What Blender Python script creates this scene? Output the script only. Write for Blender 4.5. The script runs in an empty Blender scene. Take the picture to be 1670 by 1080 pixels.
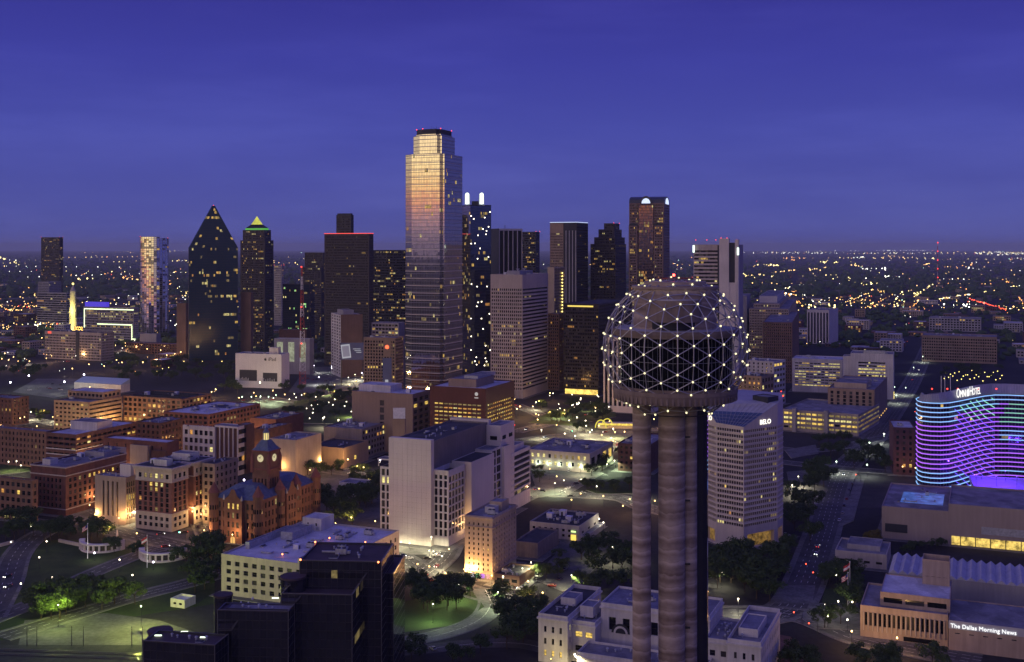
import bpy, math, random
from mathutils import Vector, Matrix
R = math.radians
rnd = random.Random(7)
C = bpy.context.scene.collection
SC = bpy.context.scene

# ------------------------------------------------------------------ camera
F, H, CX, HY = 1850.0, 180.0, 835.0, 403.0      # focal length (photo px), eye height (m), principal column, eye-level row
cam_d = bpy.data.cameras.new('camera'); cam = bpy.data.objects.new('camera', cam_d); C.objects.link(cam)
cam.location = (0, 0, H); cam.rotation_euler = (R(90), 0, 0)
cam_d.sensor_width = 36; cam_d.lens = 36 * F / 1670
cam_d.shift_y = -(540 - HY) / 1670
cam_d.clip_start = 1; cam_d.clip_end = 200000
SC.camera = cam

# ------------------------------------------------------------------ dusk sky
SUNSET = Vector((-0.82, -0.57, 0)).normalized()     # where the sun has just gone down, behind and left of the view
world = bpy.data.worlds.new('World'); SC.world = world; world.use_nodes = True
nt = world.node_tree; N = nt.nodes; LK = nt.links
for n in list(N): N.remove(n)
def nd(t, **k):
    n = N.new(t)
    for a, v in k.items(): setattr(n, a, v)
    return n
out = nd('ShaderNodeOutputWorld'); bg = nd('ShaderNodeBackground'); LK.new(bg.outputs[0], out.inputs[0])
tc = nd('ShaderNodeTexCoord'); sep = nd('ShaderNodeSeparateXYZ'); LK.new(tc.outputs['Generated'], sep.inputs[0])
def ramp(stops):
    r = nd('ShaderNodeValToRGB'); r.color_ramp.interpolation = 'EASE' if len(stops) < 3 else 'LINEAR'
    e = r.color_ramp.elements
    while len(e) < len(stops): e.new(0.5)
    for i, (p, c) in enumerate(stops): e[i].position = p; e[i].color = (*c, 1)
    return r
# eastern dusk sky by height above the horizon
ez = ramp([(0.0, (.082, .090, .345)), (.03, (.082, .094, .375)), (.10, (.067, .078, .395)), (.16, (.052, .056, .362)), (.225, (.039, .037, .288)), (.4, (.056, .055, .34)), (1, (.086, .086, .41))])
LK.new(sep.outputs['Z'], ez.inputs[0])
# afterglow sky
wz = ramp([(0.0, (.20, .16, .27)), (.012, (.32, .22, .34)), (.026, (.56, .30, .38)), (.040, (1.15, .46, .24)), (.054, (1.45, .92, .36)), (.072, (1.75, 1.36, .62)), (.12, (1.65, 1.36, .80)), (.2, (.84, .64, .70)), (.4, (.36, .31, .62)), (.65, (.16, .15, .46)), (1, (.086, .086, .41))])
LK.new(sep.outputs['Z'], wz.inputs[0])
dot = nd('ShaderNodeVectorMath', operation='DOT_PRODUCT'); LK.new(tc.outputs['Generated'], dot.inputs[0]); dot.inputs[1].default_value = SUNSET
mr = nd('ShaderNodeMapRange', interpolation_type='SMOOTHSTEP'); LK.new(dot.outputs['Value'], mr.inputs[0])
mr.inputs[1].default_value = 0.0; mr.inputs[2].default_value = 0.95
mx = nd('ShaderNodeMix', data_type='RGBA'); LK.new(mr.outputs[0], mx.inputs[0]); LK.new(ez.outputs[0], mx.inputs[6]); LK.new(wz.outputs[0], mx.inputs[7])
# thin high cloud, barely lighter than the sky
mp = nd('ShaderNodeMapping'); LK.new(tc.outputs['Generated'], mp.inputs[0]); mp.inputs['Scale'].default_value = (2.2, 2.2, 14); mp.inputs['Rotation'].default_value = (0, R(7), 0)
nz = nd('ShaderNodeTexNoise'); LK.new(mp.outputs[0], nz.inputs[0]); nz.inputs['Scale'].default_value = 1.6; nz.inputs['Detail'].default_value = 6; nz.inputs['Roughness'].default_value = .58
cr = ramp([(.40, (.92, .92, .95)), (.72, (1.14, 1.13, 1.07))]); LK.new(nz.outputs[0], cr.inputs[0])
mu = nd('ShaderNodeMix', data_type='RGBA', blend_type='MULTIPLY'); mu.inputs[0].default_value = 1; LK.new(mx.outputs[2], mu.inputs[6]); LK.new(cr.outputs[0], mu.inputs[7])
LK.new(mu.outputs[2], bg.inputs[0]); bg.inputs[1].default_value = 1.0
# the last glow on the western horizon, a broad soft source
sun_d = bpy.data.lights.new('sun', 'SUN'); sun = bpy.data.objects.new('sun', sun_d); C.objects.link(sun)
sun_d.energy = 0.12; sun_d.angle = R(50); sun_d.color = (1.0, .62, .55)
sun.rotation_euler = (-(SUNSET + Vector((0, 0, .22)))).to_track_quat('-Z', 'Y').to_euler()

SC.render.engine = 'CYCLES'
cy = SC.cycles
cy.use_denoising = True; cy.use_light_tree = True
cy.max_bounces = 5; cy.diffuse_bounces = 2; cy.glossy_bounces = 3; cy.transmission_bounces = 2; cy.volume_bounces = 0; cy.transparent_max_bounces = 6
cy.sample_clamp_indirect = 2.0; cy.sample_clamp_direct = 0; cy.caustics_reflective = False; cy.caustics_refractive = False
vs = SC.view_settings; vs.view_transform = 'Standard'; vs.look = 'None'; vs.exposure = 0; vs.gamma = 1; vs.use_curve_mapping = False

# ------------------------------------------------------------------ survey helpers: photo row/column -> real ground position
def gy(py): return F * H / (py - HY)
def gp(px, py, z=0.0):
    Y = F * (H - z) / (py - HY); return Vector(((px - CX) * Y / F, Y, z))
def zat(py, Y): return H - (py - HY) * Y / F
def xat(px, Y): return (px - CX) * Y / F
def hit(p, d, px):
    k = (px - CX) / F
    return (k * p[1] - p[0]) / (d[0] - k * d[1])

# ------------------------------------------------------------------ materials
MATS = {}
def newmat(name):
    m = bpy.data.materials.new(name); m.use_nodes = True; MATS[name] = m
    t = m.node_tree; b = t.nodes['Principled BSDF']; return m, t, b
def _n(t, ty, **k):
    n = t.nodes.new(ty)
    for a, v in k.items(): setattr(n, a, v)
    return n
def wall_mat(name, col, var=.25, scale=.25, rough=.85, grime=.35, brick=None, spec=.25, patch=0.0):
    """masonry or concrete: patchy tone, vertical rain streaks, fine relief"""
    if name in MATS: return MATS[name]
    m, t, b = newmat(name); L = t.links
    tcn = _n(t, 'ShaderNodeTexCoord'); geo = _n(t, 'ShaderNodeNewGeometry')
    n1 = _n(t, 'ShaderNodeTexNoise'); n1.inputs['Scale'].default_value = scale; n1.inputs['Detail'].default_value = 7; L.new(geo.outputs['Position'], n1.inputs[0])
    mpn = _n(t, 'ShaderNodeMapping'); mpn.inputs['Scale'].default_value = (.7, .7, .05); L.new(geo.outputs['Position'], mpn.inputs[0])
    n2 = _n(t, 'ShaderNodeTexNoise'); n2.inputs['Scale'].default_value = 1.0; n2.inputs['Detail'].default_value = 5; L.new(mpn.outputs[0], n2.inputs[0])
    r1 = _n(t, 'ShaderNodeMapRange'); L.new(n1.outputs[0], r1.inputs[0]); r1.inputs[1].default_value = .3; r1.inputs[2].default_value = .7; r1.inputs[3].default_value = 1 - var; r1.inputs[4].default_value = 1 + var * .6
    r2 = _n(t, 'ShaderNodeMapRange'); L.new(n2.outputs[0], r2.inputs[0]); r2.inputs[1].default_value = .38; r2.inputs[2].default_value = .68; r2.inputs[3].default_value = 1 - grime * .45; r2.inputs[4].default_value = 1.04
    ml = _n(t, 'ShaderNodeMath', operation='MULTIPLY'); L.new(r1.outputs[0], ml.inputs[0]); L.new(r2.outputs[0], ml.inputs[1])
    if patch:            # relaid strips and patches of roofing felt
        mv = _n(t, 'ShaderNodeMapping'); mv.inputs['Rotation'].default_value = (0, 0, R(-22.6)); mv.inputs['Scale'].default_value = (.16, .07, 0); L.new(geo.outputs['Position'], mv.inputs[0])
        vo = _n(t, 'ShaderNodeTexVoronoi'); vo.distance = 'CHEBYCHEV'; vo.inputs['Scale'].default_value = 1.0; L.new(mv.outputs[0], vo.inputs['Vector']); vb = _n(t, 'ShaderNodeRGBToBW'); L.new(vo.outputs['Color'], vb.inputs[0])
        r3 = _n(t, 'ShaderNodeMapRange'); L.new(vb.outputs[0], r3.inputs[0]); r3.inputs[3].default_value = 1 - patch; r3.inputs[4].default_value = 1 + patch * .5
        m3 = _n(t, 'ShaderNodeMath', operation='MULTIPLY'); L.new(ml.outputs[0], m3.inputs[0]); L.new(r3.outputs[0], m3.inputs[1]); ml = m3
    mixn = _n(t, 'ShaderNodeVectorMath', operation='SCALE'); mixn.inputs[0].default_value = col; L.new(ml.outputs[0], mixn.inputs['Scale'])
    L.new(mixn.outputs[0], b.inputs['Base Color'])
    bp = _n(t, 'ShaderNodeBump'); bp.inputs['Strength'].default_value = .25; bp.inputs['Distance'].default_value = .05
    n3 = _n(t, 'ShaderNodeTexNoise'); n3.inputs['Scale'].default_value = 3; n3.inputs['Detail'].default_value = 4; L.new(geo.outputs['Position'], n3.inputs[0]); L.new(n3.outputs[0], bp.inputs['Height']); L.new(bp.outputs[0], b.inputs['Normal'])
    b.inputs['Roughness'].default_value = rough; b.inputs['Specular IOR Level'].default_value = spec
    return m
def plain(name, col, rough=.6, metal=0.0, spec=.5, var=0.0, scale=.3):
    if name in MATS: return MATS[name]
    m, t, b = newmat(name); L = t.links
    b.inputs['Base Color'].default_value = (*col, 1); b.inputs['Roughness'].default_value = rough; b.inputs['Metallic'].default_value = metal; b.inputs['Specular IOR Level'].default_value = spec
    if var:
        geo = _n(t, 'ShaderNodeNewGeometry'); n1 = _n(t, 'ShaderNodeTexNoise'); n1.inputs['Scale'].default_value = scale; n1.inputs['Detail'].default_value = 8; L.new(geo.outputs['Position'], n1.inputs[0])
        r1 = _n(t, 'ShaderNodeMapRange'); L.new(n1.outputs[0], r1.inputs[0]); r1.inputs[1].default_value = .3; r1.inputs[2].default_value = .7; r1.inputs[3].default_value = 1 - var; r1.inputs[4].default_value = 1 + var
        v = _n(t, 'ShaderNodeVectorMath', operation='SCALE'); v.inputs[0].default_value = col; L.new(r1.outputs[0], v.inputs['Scale']); L.new(v.outputs[0], b.inputs['Base Color'])
    return m
def ground_mat(name, c1, c2, scale=.05, rough=.9, fine=1.2, stretch=None):
    """two-tone patchy ground with fine speckle"""
    m, t, b = newmat(name); L = t.links
    geo = _n(t, 'ShaderNodeNewGeometry')
    n1 = _n(t, 'ShaderNodeTexNoise'); n1.inputs['Scale'].default_value = scale; n1.inputs['Detail'].default_value = 9; n1.inputs['Roughness'].default_value = .65; L.new(geo.outputs['Position'], n1.inputs[0])
    r = _n(t, 'ShaderNodeValToRGB'); e = r.color_ramp.elements; e[0].position = .36; e[1].position = .64; e[0].color = (*c1, 1); e[1].color = (*c2, 1); L.new(n1.outputs[0], r.inputs[0])
    n2 = _n(t, 'ShaderNodeTexNoise'); n2.inputs['Scale'].default_value = fine; n2.inputs['Detail'].default_value = 5; L.new(geo.outputs['Position'], n2.inputs[0])
    r2 = _n(t, 'ShaderNodeMapRange'); L.new(n2.outputs[0], r2.inputs[0]); r2.inputs[1].default_value = .3; r2.inputs[2].default_value = .7; r2.inputs[3].default_value = .72; r2.inputs[4].default_value = 1.2
    v = _n(t, 'ShaderNodeVectorMath', operation='SCALE'); L.new(r.outputs[0], v.inputs[0]); L.new(r2.outputs[0], v.inputs['Scale']); L.new(v.outputs[0], b.inputs['Base Color'])
    b.inputs['Roughness'].default_value = rough; b.inputs['Specular IOR Level'].default_value = .2
    return m
def emit(name, col, strength, sample=False, vary=0.0, vscale=.35):
    if name in MATS: return MATS[name]
    m, t, b = newmat(name); L = t.links
    b.inputs['Base Color'].default_value = (.02, .02, .02, 1); b.inputs['Roughness'].default_value = .3
    b.inputs['Emission Color'].default_value = (*col, 1); b.inputs['Emission Strength'].default_value = strength
    if vary:
        geo = _n(t, 'ShaderNodeNewGeometry'); n1 = _n(t, 'ShaderNodeTexNoise'); n1.inputs['Scale'].default_value = vscale; n1.inputs['Detail'].default_value = 4; n1.inputs['Roughness'].default_value = .75; L.new(geo.outputs['Position'], n1.inputs[0])
        r1 = _n(t, 'ShaderNodeMapRange'); L.new(n1.outputs[0], r1.inputs[0]); r1.inputs[1].default_value = .33; r1.inputs[2].default_value = .67; r1.inputs[3].default_value = strength * (1 - vary); r1.inputs[4].default_value = strength * (1 + vary); L.new(r1.outputs[0], b.inputs['Emission Strength'])
    m.cycles.emission_sampling = 'AUTO' if sample else 'NONE'
    return m
def glass(name, col=(.012, .014, .02), rough=.06, metal=0.0, spec=.6, wave=0.0):
    if name in MATS: return MATS[name]
    m, t, b = newmat(name); L = t.links
    b.inputs['Base Color'].default_value = (*col, 1); b.inputs['Roughness'].default_value = rough; b.inputs['Metallic'].default_value = metal; b.inputs['Specular IOR Level'].default_value = spec
    if wave:
        geo = _n(t, 'ShaderNodeNewGeometry'); n1 = _n(t, 'ShaderNodeTexNoise'); n1.inputs['Scale'].default_value = .5; n1.inputs['Detail'].default_value = 2; L.new(geo.outputs['Position'], n1.inputs[0])
        bp = _n(t, 'ShaderNodeBump'); bp.inputs['Strength'].default_value = wave; bp.inputs['Distance'].default_value = .02; L.new(n1.outputs[0], bp.inputs['Height']); L.new(bp.outputs[0], b.inputs['Normal'])
    return m

GL = glass('window_glass', (.006, .007, .010), .12, spec=.35)
GLB = glass('window_blind_glass', (.05, .048, .05), .22)
LITS = [emit('lit_warm', (1.0, .66, .14), .80, vary=.75, vscale=.5), emit('lit_pale', (.95, .82, .30), .90, vary=.7, vscale=.5),
        emit('lit_orange', (1.0, .46, .10), .60, vary=.7, vscale=.5), emit('lit_dim', (.85, .62, .22), .28, vary=.7, vscale=.5)]
LITF = [emit('far_lit_warm', (1.0, .62, .14), .50, vary=.85, vscale=.4), emit('far_lit_pale', (.92, .78, .30), .58, vary=.85, vscale=.4), emit('far_lit_orange', (1.0, .46, .10), .36, vary=.8, vscale=.4), emit('far_lit_dim', (.80, .60, .22), .20, vary=.8, vscale=.4)]
WMF = [GL, GLB] + LITF
WM = [GL, GLB] + LITS                                   # slots of every pane mesh
ROOFW = wall_mat('roof_white_membrane', (.66, .65, .66), .35, .08, .75, .3, patch=.3)
ROOFG = wall_mat('roof_grey_gravel', (.27, .26, .27), .4, .10, .9, .25, patch=.35)
ROOFD = wall_mat('roof_dark_tar', (.075, .072, .076), .4, .10, .85, .2, patch=.4)
METAL = plain('galvanised_metal', (.42, .43, .46), .45, .3, var=.25, scale=.8)
DARKM = plain('dark_metal', (.05, .05, .055), .5, .4)
WHITEM = plain('white_painted_metal', (.70, .70, .72), .5, var=.15, scale=.5)
REDL = emit('red_beacon', (1.0, .05, .03), 4)
WLAMP = emit('lamp_white', (1.0, .88, .62), 6); OLAMP = emit('lamp_sodium', (1.0, .60, .20), 5); GLAMP = emit('lamp_mercury', (.72, .95, .66), 5); VLAMP = emit('lamp_violet', (.85, .78, 1.0), 8); YLAMP = emit('lamp_yellow', (1.0, .78, .20), 4)

# ------------------------------------------------------------------ mesh building
class MB:
    def __init__(s): s.v = []; s.f = []; s.m = []
    def quad(s, a, b, c, d, m=0):
        i = len(s.v); s.v += [a, b, c, d]; s.f.append((i, i + 1, i + 2, i + 3)); s.m.append(m)
    def poly(s, pts, m=0):
        i = len(s.v); s.v += list(pts); s.f.append(tuple(range(i, i + len(pts)))); s.m.append(m)
    def prism(s, fp, z0, z1, m=0, top=True, bottom=False, mt=None):
        n = len(fp)
        for i in range(n):
            p, q = fp[i], fp[(i + 1) % n]
            s.quad((p[0], p[1], z0), (q[0], q[1], z0), (q[0], q[1], z1), (p[0], p[1], z1), m)
        if top: s.poly([(p[0], p[1], z1) for p in fp], m if mt is None else mt)
        if bottom: s.poly([(p[0], p[1], z0) for p in reversed(fp)], m)
    def box(s, c, sx, sy, sz, ang=0.0, m=0, mt=None):
        """box on its base centre c, turned by ang"""
        ca, sa = math.cos(ang), math.sin(ang)
        fp = [(c[0] + ca * x - sa * y, c[1] + sa * x + ca * y) for x, y in ((-sx / 2, -sy / 2), (sx / 2, -sy / 2), (sx / 2, sy / 2), (-sx / 2, sy / 2))]
        s.prism(fp, c[2], c[2] + sz, m, True, True, mt)
    def cyl(s, c, r, h, n=16, m=0, r2=None, top=True, mt=None):
        r2 = r if r2 is None else r2
        a = [(c[0] + r * math.cos(2 * math.pi * i / n), c[1] + r * math.sin(2 * math.pi * i / n), c[2]) for i in range(n)]
        b = [(c[0] + r2 * math.cos(2 * math.pi * i / n), c[1] + r2 * math.sin(2 * math.pi * i / n), c[2] + h) for i in range(n)]
        for i in range(n): s.quad(a[i], a[(i + 1) % n], b[(i + 1) % n], b[i], m)
        if top and r2 > 1e-4: s.poly(b, m if mt is None else mt)
    def tube(s, a, b, r, n=6, m=0, r2=None):
        a = Vector(a); b = Vector(b); d = (b - a).normalized(); u = d.orthogonal().normalized(); w = d.cross(u); r2 = r if r2 is None else r2
        ra = [tuple(a + (u * math.cos(2 * math.pi * i / n) + w * math.sin(2 * math.pi * i / n)) * r) for i in range(n)]
        rb = [tuple(b + (u * math.cos(2 * math.pi * i / n) + w * math.sin(2 * math.pi * i / n)) * r2) for i in range(n)]
        for i in range(n): s.quad(ra[i], ra[(i + 1) % n], rb[(i + 1) % n], rb[i], m)
        s.poly(list(reversed(ra)), m); s.poly(rb, m)
    def ball(s, c, r, nu=8, nv=5, m=0, sz=1.0):
        g = []
        for j in range(nv + 1):
            t = math.pi * j / nv
            g.append([(c[0] + r * math.sin(t) * math.cos(2 * math.pi * i / nu), c[1] + r * math.sin(t) * math.sin(2 * math.pi * i / nu), c[2] - r * sz * math.cos(t)) for i in range(nu)])
        for j in range(nv):
            for i in range(nu): s.quad(g[j][i], g[j][(i + 1) % nu], g[j + 1][(i + 1) % nu], g[j + 1][i], m)
    def mesh(s, name, mats, org=(0, 0, 0), smooth=False):
        me = bpy.data.meshes.new(name); o = org
        me.from_pydata([(x - o[0], y - o[1], z - o[2]) for x, y, z in s.v], [], s.f)
        for m in mats: me.materials.append(m)
        me.polygons.foreach_set('material_index', s.m)
        if smooth: me.polygons.foreach_set('use_smooth', [True] * len(s.f))
        me.update(); return me

def tag(o, label=None, cat=None, group=None, kind=None):
    if label: o['label'] = label
    if cat: o['category'] = cat
    if group: o['group'] = group
    if kind: o['kind'] = kind
    return o
def link(name, data, parent=None, loc=None, kind=None):
    o = bpy.data.objects.new(name, data); C.objects.link(o)
    if loc is not None: o.location = loc
    if parent is not None: o.parent = parent
    if kind: o['kind'] = kind
    return o
def copy_tree(o, parent=None):
    c = o.copy(); C.objects.link(c); c.parent = parent
    for ch in o.children: copy_tree(ch, c)
    return c

OCC = []
class Thing:
    """a top-level Empty at the thing's base; parts are collected as meshes in world coordinates"""
    def __init__(s, name, label, cat, loc, group=None):
        s.o = link(name, None, loc=loc); s.loc = Vector(loc); tag(s.o, label, cat, group); s.parts = {}; s.nwin = 0
    def part(s, name, mats, key=None, kind=None, parent=None, smooth=False):
        k = key or name
        if k not in s.parts: s.parts[k] = (name, MB(), mats if isinstance(mats, (list, tuple)) else [mats], kind, parent, smooth)
        return s.parts[k][1]
    def build(s):
        s.objs = {}
        for k, (name, mb, mats, kind, parent, smooth) in s.parts.items():
            if not mb.f: continue
            p = s.objs.get(parent, s.o) if parent else s.o
            s.objs[k] = link(name, mb.mesh(name, mats, s.loc, smooth), p, kind=kind)
        return s

_wincache = {}
def window_mesh(w, h, mi, mull):
    k = (round(w, 1), round(h, 1), mi, mull)
    if k in _wincache: return _wincache[k]
    w, h = k[0], k[1]; mb = MB(); t = min(.12, w * .08); d = .07
    mb.quad((-w / 2, 0, 0), (w / 2, 0, 0), (w / 2, 0, h), (-w / 2, 0, h), 0)
    def bar(x0, x1, z0, z1): mb.prism([(x0, -d), (x1, -d), (x1, 0), (x0, 0)], z0, z1, 1)
    bar(-w / 2, -w / 2 + t, 0, h); bar(w / 2 - t, w / 2, 0, h); bar(-w / 2 + t, w / 2 - t, 0, t); bar(-w / 2 + t, w / 2 - t, h - t, h)
    if mull: bar(-w / 2 + t, w / 2 - t, h * .5 - t / 2, h * .5 + t / 2)
    me = mb.mesh('window', [WM[mi], DARKM]); _wincache[k] = me; return me

DEF = dict(cx=4.0, cz=4.0, fw=.6, fh=.55, mx=.8, mt=1.2, mb=1.0, d=.35, lit=.08, sill=.5, each=True, nx=None, ny=None, rowvar=True, tilt=0.0, lean=0.0, mull=True, wm=None, minpx=6.0, warm=(5, 3, 2, 3), blind=.25)
def S(**k): q = dict(DEF); q.update(k); return q
def facade(t, p, q, z0, z1, st, wall='wall', sd=None):
    """one wall with real openings, reveals and panes between two corners; outward is to the right of p->q"""
    W = t.parts[wall][1]
    p = Vector((p[0], p[1], 0)); q = Vector((q[0], q[1], 0)); L = (q - p).length
    if L < .3: return
    u = (q - p) / L; n = Vector((u.y, -u.x, 0))
    if st is None:
        W.quad((p.x, p.y, z0), (q.x, q.y, z0), (q.x, q.y, z1), (p.x, p.y, z1)); return
    rg = random.Random(sd if sd is not None else int(abs(p.x * 31 + p.y * 17 + z1 * 7)))
    mxs, mt, mbm, d = min(st['mx'], L * .2), st['mt'], st['mb'], st['d']
    far_ = (p.y + q.y) / 2 > 1300
    nx = st['nx'] or max(1, round((L - 2 * mxs) / (st['cx'] * (.72 if far_ and st['cx'] < 5 and st['fh'] < .99 else 1)))); ny = st['ny'] or max(1, round((z1 - z0 - mt - mbm) / st['cz']))
    cw = (L - 2 * mxs) / nx; ch = (z1 - z0 - mt - mbm) / ny; ww = cw * st['fw']; wh = ch * st['fh']
    ribbon = st['fw'] > .985
    def P(a, z, dd=0.0): v = p + u * a - n * dd; return (v.x, v.y, z)
    wm = st['wm']; key = 'win_' + (wm[0].name if wm else 'std')
    Y = (p.y + q.y) / 2; key += 'f' if Y > 1300 and not wm else ''
    G = t.part('window_grid', wm or (WMF if Y > 1300 else WM), key=key, kind='stuff')
    Y = (p.y + q.y) / 2; px = max(ww if not ribbon else cw, wh) * F / Y
    each = st['each'] and not ribbon and px >= st['minpx'] and not wm
    zp = z0; wts = st['warm']; pick = [k for k in range(4) for _ in range(wts[k])]
    lightrow = 0
    for r in range(ny):
        zs = z0 + mbm + r * ch + (ch - wh) * st['sill']; ze = zs + wh
        if zs - zp > .01: W.quad(P(0, zp), P(L, zp), P(L, zs), P(0, zs))
        zp = ze
        lr = st['lit'] * (.36 if Y > 1300 else .6) * (rg.choice((.15, .4, .8, 1.0, 2.6)) if st['rowvar'] else 1)
        mood = rg.choice(pick); run = 0
        if ribbon:
            a0, a1 = mxs, L - mxs
            W.quad(P(0, zs), P(a0, zs), P(a0, ze), P(0, ze)); W.quad(P(a1, zs), P(L, zs), P(L, ze), P(a1, ze))
            W.quad(P(a0, zs), P(a1, zs), P(a1, zs, d), P(a0, zs, d)); W.quad(P(a0, ze, d), P(a1, ze, d), P(a1, ze), P(a0, ze))
            W.quad(P(a0, zs, d), P(a0, ze, d), P(a0, ze), P(a0, zs)); W.quad(P(a1, zs), P(a1, ze), P(a1, ze, d), P(a1, zs, d))
        prev = 0.0
        for c in range(nx):
            a = mxs + c * cw + (cw - ww) / 2; b = a + ww
            if not ribbon:
                W.quad(P(prev, zs), P(a, zs), P(a, ze), P(prev, ze)); prev = b
                W.quad(P(a, zs), P(b, zs), P(b, zs, d), P(a, zs, d)); W.quad(P(a, ze, d), P(b, ze, d), P(b, ze), P(a, ze))
                W.quad(P(a, zs, d), P(a, ze, d), P(a, ze), P(a, zs)); W.quad(P(b, zs), P(b, ze), P(b, ze, d), P(b, zs, d))
            if run > 0: on = True; run -= 1
            else:
                on = rg.random() < lr
                if on and rg.random() < .4: run = rg.choice((1, 1, 2, 3)); mood = rg.choice(pick)
            mi = 2 + (mood if rg.random() < .7 else rg.choice(pick)) if on else (1 if rg.random() < st['blind'] else 0)
            if wm: mi = min(mi, len(wm) - 1) if on else (0 if len(wm) < 3 or mi == 0 else 1)
            if each and t.nwin < 300:
                o = link('window', window_mesh(ww, wh, mi, st['mull']), t.o); t.nwin += 1
                pt = p + u * (a + b) / 2 - n * (d - .001)
                o.matrix_local = Matrix.Translation(Vector((pt.x, pt.y, zs)) - t.loc) @ Matrix(((u.x, -n.x, 0, 0), (u.y, -n.y, 0, 0), (0, 0, 1, 0), (0, 0, 0, 1)))
            else:
                tl = st['tilt']
                if tl or st['lean']:
                    tx, tz = rg.gauss(0, tl) * ww / 2, (rg.gauss(0, tl) - st['lean']) * wh / 2
                    G.quad(P(a, zs, d + tx + tz), P(b, zs, d - tx + tz), P(b, ze, d - tx - tz), P(a, ze, d + tx - tz), mi)
                else: G.quad(P(a, zs, d), P(b, zs, d), P(b, ze, d), P(a, ze, d), mi)
        if not ribbon: W.quad(P(prev, zs), P(L, zs), P(L, ze), P(prev, ze))
    if z1 - zp > .01: W.quad(P(0, zp), P(L, zp), P(L, z1), P(0, z1))

def inset(fp, d):
    """shrink a convex-ish CCW footprint by d"""
    out = []; n = len(fp)
    for i in range(n):
        a, b, c = Vector(fp[i - 1]).to_2d(), Vector(fp[i]).to_2d(), Vector(fp[(i + 1) % n]).to_2d()
        e1 = (b - a).normalized(); e2 = (c - b).normalized(); n1 = Vector((-e1.y, e1.x)); n2 = Vector((-e2.y, e2.x))
        k = 1 + n1.dot(n2)
        out.append(tuple(b + (n1 + n2) * (d / max(k, .25))))
    return out
def roof(t, fp, z, mat, par=.9, th=.45, name='roof', key=None, wall='wall'):
    """parapet wall with coping plus the roof sheet below it; z is the coping height"""
    W = t.parts[wall][1]; inn = inset(fp, th); n = len(fp); Rr = t.part(name, mat, key=key)
    for i in range(n):
        j = (i + 1) % n
        W.quad((*fp[i][:2], z), (*fp[j][:2], z), (*inn[j], z), (*inn[i], z))
        W.quad((*inn[i], z), (*inn[j], z), (*inn[j], z - par), (*inn[i], z - par))
    Rr.poly([(a, b, z - par) for a, b in inn])
def box_fp(nx, Y, lx, rx, a=22.6):
    """plan of a block from its near corner (column nx, distance Y), its left and right edge columns and the street angle"""
    a = R(a); n = Vector((xat(nx, Y), Y)); r = Vector((math.sin(a), math.cos(a))); l = Vector((-math.cos(a), math.sin(a)))
    tr = rx[0] if isinstance(rx, tuple) else hit(n, r, rx); tl = hit(n, l, lx)
    return [tuple(n), tuple(n + r * tr), tuple(n + r * tr + l * tl), tuple(n + l * tl)]
PAVES = []
def block(name, label, cat, nx, ty, lx, rx, left=None, right=None, wall=None, top=None, by=None, Y=None, a=22.6, par=.9, clut=0, group=None, z0=0.0, pave=True, done=True, fp=None, back=None, beacon=False):
    Y = Y or gy(by); z1 = zat(ty, Y); fp = fp or box_fp(nx, Y, lx, rx, a)
    cxy = (sum(p[0] for p in fp) / 4, sum(p[1] for p in fp) / 4)
    t = Thing(name, label, cat, (cxy[0], cxy[1], z0), group); t.fp = fp; t.z1 = z1; t.z0 = z0; t.a = R(a)
    t.part('wall', wall)
    facade(t, fp[0], fp[1], z0, z1, right); facade(t, fp[1], fp[2], z0, z1, back); facade(t, fp[2], fp[3], z0, z1, back); facade(t, fp[3], fp[0], z0, z1, left)
    roof(t, fp, z1, top or ROOFG, par)
    if clut: clutter(t, fp, z1 - par, clut)
    OCC.append((cxy[0], cxy[1], max((Vector(fp[0]) - Vector(fp[2])).length, (Vector(fp[1]) - Vector(fp[3])).length) / 2))
    if pave and Y < 1500: PAVES.append(fp)
    if done: t.build()
    if beacon:
        for k in (0, 1, 3): beacon_light(t, fp[k], z1)
    return t
_bm = {}
def beacon_light(t, p, z, m=None, r=.5):
    m = m or REDL
    if (m.name, r) not in _bm: q = MB(); q.ball((0, 0, 0), r, 6, 4); _bm[(m.name, r)] = q.mesh('beacon', [m])
    return link('beacon', _bm[(m.name, r)], t.o, Vector((p[0], p[1], z + .5)) - t.loc)
_clm = {}
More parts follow.
